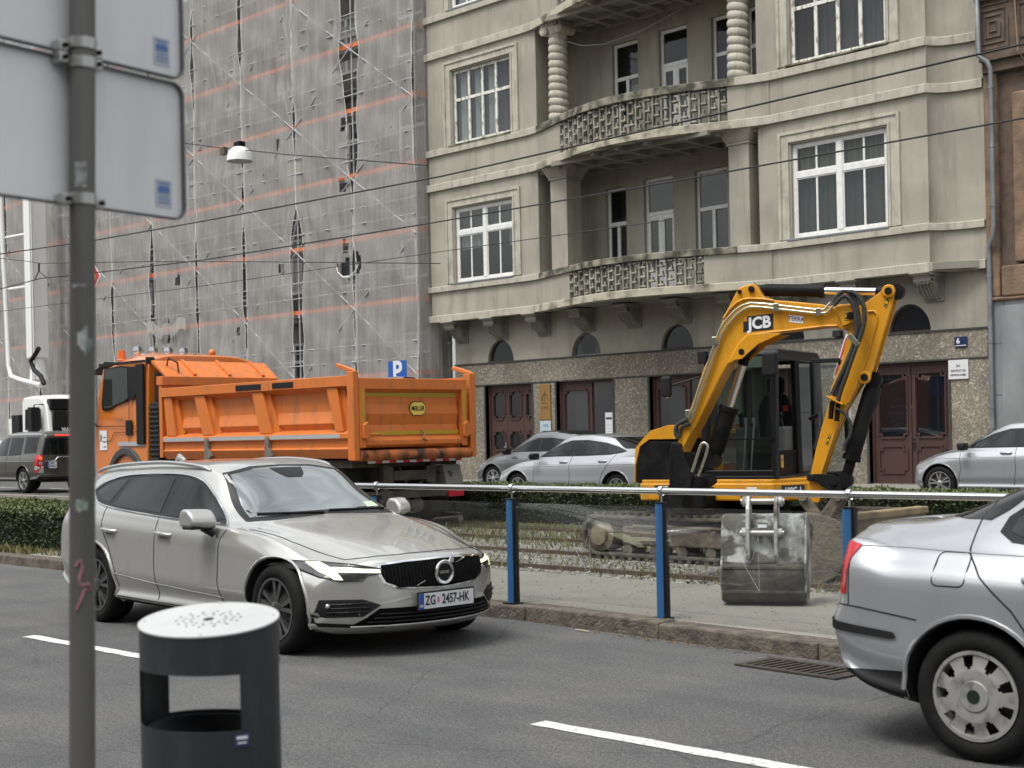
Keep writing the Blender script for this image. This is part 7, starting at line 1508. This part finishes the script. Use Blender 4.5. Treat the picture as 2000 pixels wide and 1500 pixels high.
# swing post
b = MB(); pc = U3(1.12, -.28, 0)
post = [(-0.195, -0.052), (-0.171, 0.042), (-0.112, 0.02), (-0.036, -0.185), (0.01, -0.29), (0.159, -0.306), (0.201, -0.343), (0.195, -0.395), (0.103, -0.446), (-0.032, -0.482), (-0.079, -0.681), (-0.209, -0.681), (-0.215, -0.471)]
plate(post, -.02, .36, BLKM, 'swing_post', EX, .02)
plate([(-0.146, -0.075), (-0.122, 0.023), (-0.074, 0.012), (0.006, -0.196), (0.052, -0.294), (0.028, -0.413), (-0.09, -0.464), (-0.154, -0.464)], -.05, -.02, BLKM, 'post_cheek', EX, .01)
b = MB(); ubox(b, .9, 1.25, -.62, -.05, .72, .96); b.build('swing_bracket', BLKM, EX, bevel=.04, seg=3)
for h_ in ([(0.122, -0.307), (0.183, -0.154), (0.222, -0.027), (0.202, 0.019), (0.16, 0.009), (0.116, -0.102), (0.059, -0.265)],): MB().tube([P3(p, -.1) for p in cat_rom(h_, 4)], .016, 8).build('steel_pipe', ZPL, EX, smooth=60)
# lettering on the skirt
def sdec(y, z, w_, h_, s_, sz, colm=WHT, x=.953):
    b = MB(); b.obox(U3(x, y, z), UF, UL, (0, 0, 1), .001, w_ / 2, h_ / 2); o = b.build('skirt_decal', BLK, SK); text(s_, sz, U3(x + .003, y, z), UL, (0, 0, 1), colm, 'lettering', o, bold=.004, squeeze=.9); return o
sdec(-.68, .93, .24, .09, 'JCB', .085)
fA, fB = Vector((.95, .62)), Vector((.55, .92)); dd2 = (fB - fA).normalized(); UXd = UF * dd2.x + UL * dd2.y; NXd = Vector((UXd.y, -UXd.x, 0)); NXd = NXd if NXd.dot(Vector((0, -1, 0))) > 0 else -NXd
q = U3(.74, .776, .91) + NXd * .003; MB().obox(q, UXd, NXd, (0, 0, 1), .15, .001, .06).build('skirt_decal', BLK, SK); text('100C-1', .095, q + NXd * .003, UXd, (0, 0, 1), WHT, 'lettering', SK, bold=.003, squeeze=.8)
MB().obox(U3(.953, .38, .93), UF, UL, (0, 0, 1), .001, .06, .025).build('small_decal', WHT, SK)
for k in range(4): MB().obox(U3(.953, .30, .86 - k * .015), UF, UL, (0, 0, 1), .001, .06 - .01 * k, .004).build('vent_slot', BLK, SK)
# undercarriage
for yc_ in (12.78, 14.66):
    T0, T1, zr = -11.15, -8.35, .38; hw = .20; pts = []
    for k in range(17): a = math.pi / 2 + math.pi * k / 16; pts.append((T0 + .24 * math.cos(a), zr + .24 * math.sin(a)))
    for k in range(17): a = -math.pi / 2 + math.pi * k / 16; pts.append((T1 + .24 * math.cos(a), zr + .24 * math.sin(a)))
    inner = [(T0 + (x - T0) * .85 if x < T0 else (T1 + (x - T1) * .85 if x > T1 else x), zr + (z - zr) * .84) for x, z in pts]
    b = MB(); b.ring(pts, inner, lambda p: (p[0], yc_ - hw, p[1]), lambda p: (p[0], yc_ + hw, p[1])); TB = b.build('track', TRK, EX, bevel=.01)
    b = MB(); tot = 2 * (T1 - T0) + 2 * math.pi * .24; n_ = 58
    for k in range(n_):
        s = tot * k / n_; L1 = T1 - T0; L2 = math.pi * .24
        if s < L1: c, tn = Vector((T0 + s, 0, zr - .24)), Vector((1, 0, 0))
        elif s < L1 + L2: a = -math.pi / 2 + (s - L1) / .24; c, tn = Vector((T1 + .24 * math.cos(a), 0, zr + .24 * math.sin(a))), Vector((-math.sin(a), 0, math.cos(a)))
        elif s < 2 * L1 + L2: c, tn = Vector((T1 - (s - L1 - L2), 0, zr + .24)), Vector((-1, 0, 0))
        else: a = math.pi / 2 + (s - 2 * L1 - L2) / .24; c, tn = Vector((T0 + .24 * math.cos(a), 0, zr + .24 * math.sin(a))), Vector((-math.sin(a), 0, math.cos(a)))
        c.y = yc_; nn = Vector((tn.z, 0, -tn.x)); b.obox(c + nn * .012, tn, (0, 1, 0), nn, .028, hw * .98, .022)
    b.build('track_lugs', TRK, TB)
    yo = yc_ - .12
    b = MB(); b.box(T0 + .35, T1 - .25, yc_ - .16, yc_ + .14, .28, .50); b.box(T0 + .5, T1 - .4, yc_ - .18, yc_ + .14, .48, .52); b.build('track_frame', MUD, EX, bevel=.02)
    for x, r_ in ((T0, .19), (T1, .18)):
        b = MB(); b.lathe([(.001, -.19), (r_ * .62, -.19), (r_ * .66, -.15), (r_, -.13), (r_, .13), (.001, .13)], (x, yc_, zr), 'Y', 28); b.build('drive_wheel' if x == T0 else 'idler_wheel', mat('dusty_hub', (.23, .185, .125), .9, noise=.7, nscale=8), EX, smooth=40)
    for k in range(6): b = MB(); b.lathe([(.001, -.15), (.07, -.15), (.075, .1), (.001, .1)], (T0 + .42 + k * .40, yc_, .22), 'Y', 18); b.build('track_roller', MUD, EX, smooth=40)
b = MB(); b.box(-10.6, -9.0, 12.9, 14.6, .35, .58); b.build('centre_frame', MUD, EX, bevel=.05)
# blade
b = MB(); rows = []
for i in range(9): a = -.5 + i / 8 * 1.0; rows.append([(-7.86 - .10 * math.cos(a * 2.4), y, .16 + .52 * i / 8) for y in (12.58, 14.42)])
b.grid(rows); BL = b.build('dozer_blade', mat('clay_caked_steel', (.30, .225, .13), .95, noise=.9, nscale=5, col2=(.16, .13, .09), bump=.6), EX, solid=.05, smooth=40)
b = MB(); b.box(-8.0, -7.86, 12.58, 14.42, .62, .70); b.build('blade_top', mat('clay_caked_steel', (.3, .22, .13), .95), BL, bevel=.015)
for y in (13.0, 14.0): b = MB(); b.beam((-9.0, y, .42), (-7.95, y, .35), .1, .14); b.build('blade_arm', MUD, EX, bevel=.01)
# hose hanging and mud
scatter('mud_clods', 260, (-8.6, -6.6, 10.9, 12.5), .11, .035, mat('mud_clod', (.10, .085, .065), .95), label='brown mud clods lying around the excavator bucket and blade')

# ---------------------------------------------------------------- spare bucket standing on the platform
SB = thing('spare_bucket', 'detached grey steel digging bucket standing upright on the platform', 'excavator bucket', (-6.99, 10.03, .13), R(29))
WS = mat('worn_grey_steel', (.46, .46, .44), .6, metal=.2, noise=1, nscale=5.5, col2=(.10, .092, .078), bump=.35, bscale=30, thr=(.46, .55), detail=9, dirt=.9, dirtcol=(.07, .06, .045), dscale=1.6)
WSD = mat('earth_stained_steel', (.12, .105, .085), .8, metal=.2, noise=1, nscale=5, col2=(.03, .028, .024), bump=.6, bscale=30, detail=9)
hw = .335
prof = [(.06, .01), (-.16, .02), (-.25, .10), (-.27, .24), (-.24, .34), (-.21, .42), (-.16, .60), (-.10, .72), (.0, .74)]
Pf = cat_rom(prof, 3)
def shellb(P_, mt, nm, par, th=.02):
    b = MB(); b.grid([[(-hw, a, z), (hw, a, z)] for a, z in P_]); return b.build(nm, mt, par, local=True, smooth=30, solid=th)
S1 = shellb(Pf[:13], WSD, 'bucket_heel', SB); S2 = shellb(Pf[12:], WS, 'bucket_back', SB)
for s in (-1, 1):
    b = MB(); b.prism([(p[0], p[1]) for p in prof] + [(.22, .70), (.30, .5), (.30, .15)], lambda p: (s * hw, p[0], p[1]), lambda p: (s * (hw + .018), p[0], p[1])); b.build('side_plate', WS, SB, True, bevel=.004)
for s in (-1, 1):
    x = s * .115; b = MB(); b.prism([(-.24, .34), (-.30, .42), (-.31, .64), (-.27, .80), (-.20, .92), (-.12, .95), (-.06, .84), (-.08, .72), (-.15, .55), (-.19, .42)], lambda p: (x - .015, p[0], p[1]), lambda p: (x + .015, p[0], p[1])); b.build('lug', WS, SB, True, bevel=.005)
for y, z in ((-.25, .60), (-.16, .86)):
    b = MB(); b.cyl((-.18, y, z), (.18, y, z), .026, n=16); b.build('pin', mat('bright_pin', (.35, .34, .31), .4, metal=.7), SB, True); 
    for s in (-1, 1): b = MB(); b.cyl((s * .13, y, z), (s * .165, y, z), .045, n=18); b.build('boss', WS, SB, True, smooth=40)
b = MB(); b.obox((0, -.212, .655), (1, 0, 0), (0, .4, 1), (0, 1, -.4), .055, .03, .006); p_ = b.build('data_plate', WS, SB, True); b = MB(); b.obox((0, -.22, .655), (1, 0, 0), (0, .4, 1), (0, 1, -.4), .038, .014, .004); b.build('plate_face', CLRL, p_, True)
for z, y in ((.10, -.262), (.30, -.262), (.05, -.2)): b = MB(); b.box(-hw, hw, y - .012, y + .0, z, z + .025); b.build('wear_strip', WSD, SB, True, bevel=.004)
# ================================================================ STREET FURNITURE
BLUE = mat('blue_enamel', (.022, .10, .25), .4, coat=.2, dirt=.15); STEEL = mat('polished_steel', (.68, .68, .67), .16, metal=1.)
BR = thing('glass_barrier', 'platform barrier of blue posts, steel handrail and clear glass panes', 'barrier', (-8.7, 8.74, .16))
px_ = [-12.45, -10.6, -8.74, -7.06, -5.36, -3.66]
yb_ = lambda x: 8.74 - .012 * (x + 8.7)
for x in px_:
    y = yb_(x); b = MB(); b.cyl((x, y, .125), (x, y, 1.03), .044, n=24); p = b.build('post', BLUE, BR, smooth=50)
    b = MB(); b.box(x + .02, x + .055, y - .025, y + .03, .126, 1.03); b.build('channel', BLKT, p); b = MB(); b.cyl((x, y, 1.03), (x, y, 1.038), .05); b.build('cap', BLKT, p)
    b = MB(); b.cyl((x + .01, y, 1.03), (x + .01, y, 1.12), .007, n=8); b.build('rail_stem', STEEL, p); b = MB(); b.lathe([(.036, -.02), (.041, -.012), (.041, .012), (.036, .02)], (x + .01, y, 1.125), 'X', 20); b.build('rail_collar', STEEL, p, smooth=50)
    b = MB(); b.box(x - .07, x + .07, y - .06, y + .06, .118, .133); b.build('base_plate', BLKT, p, bevel=.004)
MB().cyl((-12.6, yb_(-12.6), 1.125), (-3.4, yb_(-3.4), 1.125), .026, n=20).build('handrail', STEEL, BR, smooth=60)
GP = glassmat('barrier_glass', (.96, .975, .97), .975, .02, (.10, .11, .11))
mark = mat('frosted_mark', (.36, .38, .38), .6)
for a, c in zip(px_[:-1], px_[1:]):
    y = yb_((a + c) / 2); b = MB(); b.box(a + .055, c - .05, y - .004, y + .004, .19, 1.0); g_ = b.build('glass_pane', GP, BR)
    ax = a + (c - a) * .53; az = .62
    arrow = [(0, 0), (.13, -.06), (.17, .0), (.30, .15), (.30, -.36)] 
    def AR(q): return (ax - .15 + q[0] * .62, az + q[1] * .62)
    pts_ = [(0, .06), (.155, -.03), (.205, .03), (.29, .30), (.29, -.36)]
    b = MB(); n5 = len(pts_); cxy = (sum(p[0] for p in pts_) / n5, sum(p[1] for p in pts_) / n5)
    for i in range(n5):
        p, q = AR(pts_[i]), AR(pts_[(i + 1) % n5]); b.beam((p[0], y - .006, p[1]), (q[0], y - .006, q[1]), .002, .034, (0, 1, 0))
    for i in range(len(b.v)): v = b.v[i]; b.v[i] = (v[0], y - .0065 if v[1] < y - .006 else y - .0045, v[2])
    b.build('bird_mark', mark, g_)
# fixings on the verge
o = MB().tube([(-18.7, 16.2, 0.08), (-18.23, 16.2, 0.12), (-17.39, 16.2, 0.2)], .06, 12).build('concrete_pipe', mat('pipe_concrete', (.28, .25, .18), .9, noise=.8, nscale=8, bump=.4), smooth=50); tag(o, 'short stained concrete pipe lying before the hedge by the lorry', 'pipe')
# litter bin
LBN = thing('litter_bin', 'dark grey open sided litter bin with pale perforated metal lid', 'litter bin', (-3.43, 2.218, .012), R(22))
AN = mat('anthracite_powder_coat', (.028, .032, .036), .42, spec=.35, noise=.4, nscale=3, bump=.03, dirt=.25, dirtcol=(.09, .09, .085), dscale=3); LID = mat('brushed_lid', (.56, .57, .56), .38, metal=.35, noise=.5, nscale=8, col2=(.48, .48, .47), dirt=.15)
LINR = mat('bin_liner_dark', (.004, .0045, .007), .6)
rx, ry = .205, .165
def ell(a, k=1.): return (rx * k * math.cos(a), ry * k * math.sin(a))
def lidz(x, y): return 1.083 - .014 * x + .161 * y
n = 72
def shell_(z0f, z1f, a0, a1, th=.004):
    b = MB(); k = max(4, int(n * (a1 - a0) / 6.283)); R_ = []
    for kk, sgn in ((1., 1), (1 - th / .18, -1)):
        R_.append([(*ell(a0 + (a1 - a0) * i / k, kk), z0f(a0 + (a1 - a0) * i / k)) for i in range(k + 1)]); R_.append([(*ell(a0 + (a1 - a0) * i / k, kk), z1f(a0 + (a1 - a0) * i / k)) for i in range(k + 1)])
    b.grid([R_[0], R_[1], R_[3], R_[2], R_[0]]); return b
zt = lambda a: lidz(*ell(a)) - .004
shell_(lambda a: .952, zt, 0, 6.2832).build('hood_shell', AN, LBN, True, smooth=40)
shell_(lambda a: .0, lambda a: .80, 0, 6.2832).build('lower_shell', AN, LBN, True, smooth=40)
for a0, a1 in ((-.62, .35), (2.75, 4.15 - .5)): shell_(lambda a: .80, lambda a: .952, a0, a1).build('side_upright', AN, LBN, True, smooth=40)
b = MB(); b.grid([[(*ell(6.2832 * i / 48, .88), z) for i in range(49)] for z in (.3, .79)]); b.build('inner_liner', LINR, LBN, True, smooth=60, solid=.004)
b = MB(); b.add([(*ell(6.2832 * i / 40, .87), .45) for i in range(40)], [tuple(range(40))]); b.build('liner_bottom', LINR, LBN, True)
# lid with real holes
pts = [ell(6.2832 * i / 64, 1.012) for i in range(64)]; edges = [(i, (i + 1) % 64) for i in range(64)]; holes = []
V2 = [Vector(p) for p in pts]; H_ = [(0, 0, .017)]
for k in range(14):
    for j in range(3):
        a = 6.2832 * (k + (.5 if j % 2 else 0) * .4) / 14; r_ = .052 + j * .021; H_.append((r_ * math.cos(a), r_ * math.sin(a) * .82, .0052))
for hx, hy, hr in H_:
    o_ = len(V2); V2 += [Vector((hx + hr * math.cos(6.2832 * i / 10), hy + hr * math.sin(6.2832 * i / 10))) for i in range(10)]; edges += [(o_ + i, o_ + (i + 1) % 10) for i in range(10)]; holes.append((hx, hy, hr))
v2, e2, f2, *_ = geometry.delaunay_2d_cdt(V2, edges, [], 1, 1e-6)
fs = [tuple(f_) for f_ in f2 if not any((sum(v2[i].x for i in f_) / len(f_) - hx) ** 2 + (sum(v2[i].y for i in f_) / len(f_) - hy) ** 2 < (hr * .93) ** 2 for hx, hy, hr in holes)]
b = MB(); b.add([(v.x, v.y, lidz(v.x, v.y)) for v in v2], fs); b.build('lid', LID, LBN, True, solid=.004)
b = MB(); b.add([(*ell(6.2832 * i / 40, .97), lidz(*ell(6.2832 * i / 40)) - .02) for i in range(40)], [tuple(range(40))]); b.build('ash_tray', LINR, LBN, True)
MB().cyl((0, 0, -.012), (0, 0, .02), .12).build('foot', AN, LBN, True)
for a in (.4, 1.9, 3.5, 5.1): x, y = ell(a, .93); MB().sphere((x, y, lidz(x, y) + .003), .004, 5).build('rivet', LID, LBN, True)
a = -.62; x, y = ell(a, 1.006); tn = Vector((-rx * math.sin(a), ry * math.cos(a), 0)).normalized(); nn = Vector((tn.y, -tn.x, 0))
b = MB(); b.obox((x, y, .775), tn, (0, 0, 1), nn, .022, .017, .001); st = b.build('maker_sticker', mat('sticker_navy', (.03, .035, .10), .4), LBN, True)
b = MB(); b.obox(Vector((x, y, .782)) + nn * .0012, tn, (0, 0, 1), nn, .015, .004, .0005); b.obox(Vector((x, y, .768)) + nn * .0012, tn, (0, 0, 1), nn, .012, .002, .0005); b.build('sticker_print', PAPER, st, True)
# sign post with the backs of two signs
SP = thing('sign_post', 'weathered grey steel sign post with peeling stickers in the left foreground', 'sign post', (-3.13, 1.705, .012))
PGR = mat('weathered_post', (.105, .103, .098), .5, metal=.35, noise=.9, nscale=3, col2=(.16, .152, .14), bump=.1, stretch=(1, 1, .25), dirt=.4, dirtcol=(.05, .045, .035), detail=9)
px0, py0 = -3.13, 1.705
MB().cyl((px0, py0, .012), (px0, py0, 3.2), .0305, n=36).build('tube', PGR, SP, smooth=60)
vd = Vector((-px0, -py0, 0)).normalized(); sd_ = Vector((-vd.y, vd.x, 0))
def pat(z, a0, a1, h_, mt, nm, jag=.3):
    b = MB(); rows = []
    base = math.atan2(vd.y, vd.x)
    for i in range(9):
        a = base + a0 + (a1 - a0) * i / 8; x, y = px0 + .0312 * math.cos(a), py0 + .0312 * math.sin(a); rows.append([(x, y, z - h_ / 2 + random.uniform(0, jag * h_)), (x, y, z + h_ / 2 - random.uniform(0, jag * h_))])
    b.grid(rows); return b.build(nm, mt, SP, smooth=60)
STK = mat('peeled_sticker', (.30, .31, .31), .8, noise=1, nscale=60, col2=(.12, .12, .12)); 
s1 = pat(2.24, -.55, .35, .065, STK, 'torn_sticker', .08); pat(1.84, -.35, .85, .09, mat('pale_sticker', (.36, .38, .37), .7, noise=1, nscale=50, col2=(.09, .1, .1)), 'torn_sticker', .5); pat(1.975, -.8, .3, .012, STK, 'torn_sticker', .4); pat(1.45, -.5, .45, .034, mat('round_sticker', (.30, .34, .30), .5, noise=1, nscale=90, col2=(.10, .16, .12)), 'round_sticker', .25)
PK = mat('pink_paint_mark', (.30, .12, .14), .7); b = MB(); base = math.atan2(vd.y, vd.x)
b.tube([(px0 + .0308 * math.cos(base + a), py0 + .0308 * math.sin(base + a), z) for a, z in ((-.5, 1.305), (-.1, 1.32), (.05, 1.30), (-.2, 1.275), (-.1, 1.26), (.5, 1.262), (.75, 1.245), (.2, 1.25), (-.1, 1.225), (-.45, 1.20))], .0035, 5); b.build('graffiti_stroke', PK, SP)
for z in (2.558, 2.512, 2.185):
    b = MB(); b.lathe([(.031, -.013), (.034, -.013), (.034, .013), (.031, .013)], (px0, py0, z), 'Z', 36); b.build('clamp_band', mat('clamp_steel', (.42, .42, .41), .35, metal=.8), SP, smooth=40)
Pm = Matrix.Translation((px0, py0, 2.6)) @ Matrix.Rotation(.021, 4, fw) @ Matrix.Translation((-px0, -py0, -2.6)); SP.matrix_basis = Pm @ SP.matrix_basis
def signback(name, label, z0, z1, d0, d1, ang, zl=.0):
    hd = Vector((math.cos(R(ang)), math.sin(R(ang)), 0)); nn_ = Vector((hd.y, -hd.x, 0)); nn_ = nn_ if nn_.dot(vd) > 0 else -nn_
    o0 = Vector((px0, py0, 0)) - nn_ * .042; T = thing(name, label, 'road sign', o0 + Vector((0, 0, (z0 + z1) / 2))); W_, Hh = d1 - d0, z1 - z0; cxm = (d0 + d1) / 2; zm = (z0 + z1) / 2
    out_ = rrect(W_, Hh, .035, 6); b = MB(); b.prism(out_, lambda p: o0 + hd * (cxm + p[0]) + Vector((0, 0, zm + p[1])), lambda p: o0 + hd * (cxm + p[0]) + Vector((0, 0, zm + p[1])) - nn_ * .002)
    b.build('panel', mat('sign_back_grey', (.74, .75, .76), .55, metal=0., noise=.3, nscale=2, dirt=.12), T)
    b = MB(); b.ring(out_, rrect(W_ - .012, Hh - .012, .029, 6), lambda p: o0 + hd * (cxm + p[0]) + Vector((0, 0, zm + p[1])) + nn_ * .014, lambda p: o0 + hd * (cxm + p[0]) + Vector((0, 0, zm + p[1])) - nn_ * .0); b.build('folded_rim', mat('sign_rim_dark', (.14, .145, .15), .4, metal=.5), T, bevel=.003)
    c = o0 + hd * (d1 - .065) + Vector((0, 0, z0 + .065)) + nn_ * .001; b = MB(); b.obox(c, hd, (0, 0, 1), nn_, .026, .036, .0006); L_ = b.build('data_label', mat('pale_label', (.44, .48, .52), .6), T)
    for k, hh in enumerate((.003, .003, .009, .002, .002, .002, .002)): b = MB(); b.obox(c + nn_ * .001 + Vector((0, 0, .027 - k * .0085)), hd, (0, 0, 1), nn_, .019 - .003 * (k % 3 == 1), hh * .5 + .0005, .0004); b.build('printed_line', mat('label_blue', (.07, .16, .40), .6), L_)
    for zc in (z0 + .01, z1 - .01):
        for s in (-1, 1): b = MB(); b.obox(o0 + hd * (s * .048) + nn_ * .02 + Vector((0, 0, zc)), hd, (0, 0, 1), nn_, .014, .014, .018); q = b.build('bracket', mat('clamp_steel', (.42, .42, .41), .35, metal=.8), T, bevel=.004); MB().cyl(o0 + hd * (s * .048) + nn_ * .038 + Vector((0, 0, zc)), o0 + hd * (s * .048) + nn_ * .046 + Vector((0, 0, zc)), .006, n=6).build('nut', BLKM, q)
signback('sign_board', 'lower pale grey sign back clamped to the foreground post', 2.172, 2.53, -.34, .335, 98)
signback('sign_board', 'upper pale grey sign back clamped to the foreground post cut by the top edge', 2.538, 2.90, -.34, .338, 98)
# distant signs
PSG = thing('parking_sign', 'blue parking sign with a white P seen above the tailgate of the orange lorry', 'road sign', (-21.3, 18.3, .2))
BS = mat('sign_blue', (.012, .10, .42), .4); b = MB(); b.prism(rrect(.55, .62, .03, 4), lambda p: (-21.4 + p[0], 18.3, 2.78 + p[1]), lambda p: (-21.4 + p[0], 18.31, 2.78 + p[1])); pn = b.build('panel', BS, PSG)
MB().cyl((-21.4, 18.35, .2), (-21.4, 18.35, 3.05), .03).build('pole', GALV, PSG); text('P', .56, (-21.40, 18.296, 2.86), (1, 0, 0), (0, 0, 1), PAPER, 'letter', pn, bold=.016); text('H,bc', .07, (-21.22, 18.296, 2.70), (1, 0, 0), (0, 0, 1), PAPER, 'small_letters', pn)
TS = thing('warning_sign', 'white triangular road sign with red border half hidden behind the excavator dipper', 'road sign', (-12.25, 19.9, .2))
a_ = R(-25); hx = Vector((math.cos(a_), math.sin(a_), 0)); nn_ = Vector((hx.y, -hx.x, 0)); c0 = Vector((-12.22, 19.9, 2.38))
def tri(s, dz): return [(-.44 * s, dz), (.44 * s, dz), (0, dz + .74 * s)]
def rt_(P_, r_): 
    out = []
    for i in range(3):
        p, q, w_ = Vector(P_[i - 1]), Vector(P_[i]), Vector(P_[(i + 1) % 3]); d1, d2 = (p - q).normalized(), (w_ - q).normalized()
        for k in range(5): t = k / 4; out.append(tuple((q + d1 * r_ * 1.6).lerp(q, t).lerp(q.lerp(q + d2 * r_ * 1.6, t), t)))
    return out
for s, dz, mt, nm, o_ in ((1, 0, PAPER, 'panel', 0), (.88, .035, mat('sign_red', (.50, .02, .03), .4), 'red_border', .003), (.56, .14, PAPER, 'white_field', .006)):
    b = MB(); b.prism(rt_(tri(s, dz), .05), lambda p: c0 + hx * p[0] + Vector((0, 0, p[1])) + nn_ * (.004 + o_), lambda p: c0 + hx * p[0] + Vector((0, 0, p[1])) + nn_ * o_); b.build(nm, mt, TS)
MB().cyl((-12.22, 19.94, .2), (-12.22, 19.94, 3.0), .03).build('pole', GALV, TS)
DS = thing('diamond_sign', 'yellow priority diamond sign with red and white edge peeking out behind the foreground post', 'road sign', (-25.9, 14.0, .1))
for s, mt, nm, o_ in ((.36, PAPER, 'panel', 0), (.33, mat('sign_red', (.50, .02, .03), .4), 'border', .004), (.20, mat('sign_yellow', (.75, .45, .04), .4), 'yellow_field', .008)):
    b = MB(); b.prism([(-s, 0), (0, -s), (s, 0), (0, s)], lambda p: (-25.55 + p[0], 14.0 - o_, 4.86 + p[1]), lambda p: (-25.55 + p[0], 14.0 - o_ - .004, 4.86 + p[1])); b.build(nm, mt, DS)
MB().cyl((-25.55, 14.04, .1), (-25.55, 14.04, 5.2), .035).build('pole', GALV, DS)
# suspended street lamp
SL = thing('street_lamp', 'white bell shaped street lamp hanging from a wire before the netting', 'street lamp', (-24.8, 17.0, 7.4))
lc = ([(-24.76, 17, 7.51)])[0]; b = MB(); b.lathe([(.09, .17), (.13, .16), (.22, .09), (.255, .0), (.27, -.10), (.275, -.13), (.26, -.13), (.24, -.05)], lc, 'Z', 28); b.build('shade', mat('lamp_white', (.66, .67, .66), .35), SL, smooth=40)
b = MB(); b.lathe([(.001, -.125), (.255, -.125)], lc, 'Z', 28); b.build('diffuser', mat('lamp_dark_glass', (.10, .10, .09), .2), SL); b = MB(); b.box(lc[0] - .11, lc[0] + .11, lc[1] - .08, lc[1] + .08, lc[2] + .17, lc[2] + .28); b.build('ballast_box', BLKM, SL, bevel=.02)
jc = ([(-25.34, 17, 7.68)])[0]; o = MB().box(jc[0] - .07, jc[0] + .07, jc[1] - .05, jc[1] + .05, jc[2] - .08, jc[2] + .08).build('junction_box', mat('tan_box', (.10, .08, .05), .7)); tag(o, 'small brown junction box hanging on the wire beside the white lamp', 'junction box')
WIRE = mat('black_wire', (.02, .02, .02), .6)
for nm, pts, r_, lab in (('span_wire', [(-29.21, 17, 8.6), (-27.05, 17, 8.14), (-25.34, 17, 7.74), (-24.76, 17, 7.63), (-23.13, 17, 7.27), (-18.93, 17, 6.43)], .011, 'thin span wire carrying the white lamp across to the grey building'),
    ('overhead_wire', [(-34.31, 15.5, 6.21), (-32.63, 15.5, 6.16), (-28.22, 15.5, 5.99), (-23.81, 15.5, 5.89), (-16.96, 15.5, 5.78), (-11.44, 15.5, 5.83), (-7.16, 15.5, 5.88), (-6.69, 15.5, 5.89)], .014, 'thick tram wire crossing the middle of the grey facade'),
    ('overhead_wire', [(-27.93, 12.6, 4.57), (-26.56, 12.6, 4.63), (-24.87, 12.6, 4.68), (-23.78, 12.6, 4.63), (-19.38, 12.6, 4.47), (-14.01, 12.6, 4.41), (-9.67, 12.6, 4.39), (-5.83, 12.6, 4.4), (-5.45, 12.6, 4.4)], .0095, 'tram wire crossing in front of the lower balcony with a hanger at its left end'),
    ('overhead_wire', [(-36.81, 16.6, 5.05), (-35.01, 16.6, 5.02), (-25.55, 16.6, 4.84), (-18.2, 16.6, 4.78), (-13.23, 16.6, 4.72)], .007, 'faint lowest tram wire in front of the netting'),
    ('stay_wire', [(-30.98, 14, 5.85), (-29.48, 14, 5.63), (-28.07, 14, 5.41), (-27.69, 14, 5.34), (-23.23, 14, 4.93), (-19.98, 14, 4.6), (-15.36, 14, 4.11)], .008, 'nearly level stay wire with a tensioner left of the lorry')):
    tag(MB().tube(pts, r_, 6).build(nm, WIRE, smooth=60), lab, 'wire')
o = MB(); q = [(-26.32, 13.3, 5.16), (-26.33, 13.3, 5), (-26.51, 13.3, 4.85), (-26.04, 13.3, 4.86)]; o.tube([q[2], q[1], q[3]], .012, 5); o.tube([q[0], q[1]], .02, 6); tag(o.build('wire_hanger', WIRE), 'black forked wire hanger in front of the white mast', 'wire hanger')
# thin antenna like rod and small things at the lorry
# buildings across the street, behind the viewpoint: they shape the light and the reflections
OB = thing('opposite_building', 'long grey apartment row across the street behind the viewpoint', 'building', (-10, -14, 0))
OW = mat('opposite_plaster', (.24, .225, .20), .9, noise=.6, nscale=1, col2=(.18, .17, .15)); b = MB()
hs_ = [(-48 + 3.4 * i, -46.6 + 3.4 * i, 4.6 + 3.9 * j, 6.8 + 3.9 * j) for i in range(25) for j in range(2)]
holes_wall(b, -50, 38, 0, 12.6, hs_, -13.5, -.25); b.add([(-50, -13.5, 12.6), (38, -13.5, 12.6), (38, -22, 12.6), (-50, -22, 12.6)], [(0, 1, 2, 3)]); b.build('wall', OW, OB, recalc=False)
b = MB(); b.box(-50, 38, -13.3, -13.0, 12.2, 12.8); b.box(-50, 38, -13.45, -13.3, 3.8, 4.2); b.build('cornice', TRIM, OB)
b = MB(); b.box(-50, 38, -13.9, -13.75, 0, 12.5); b.build('window_panes', CGL, OB)
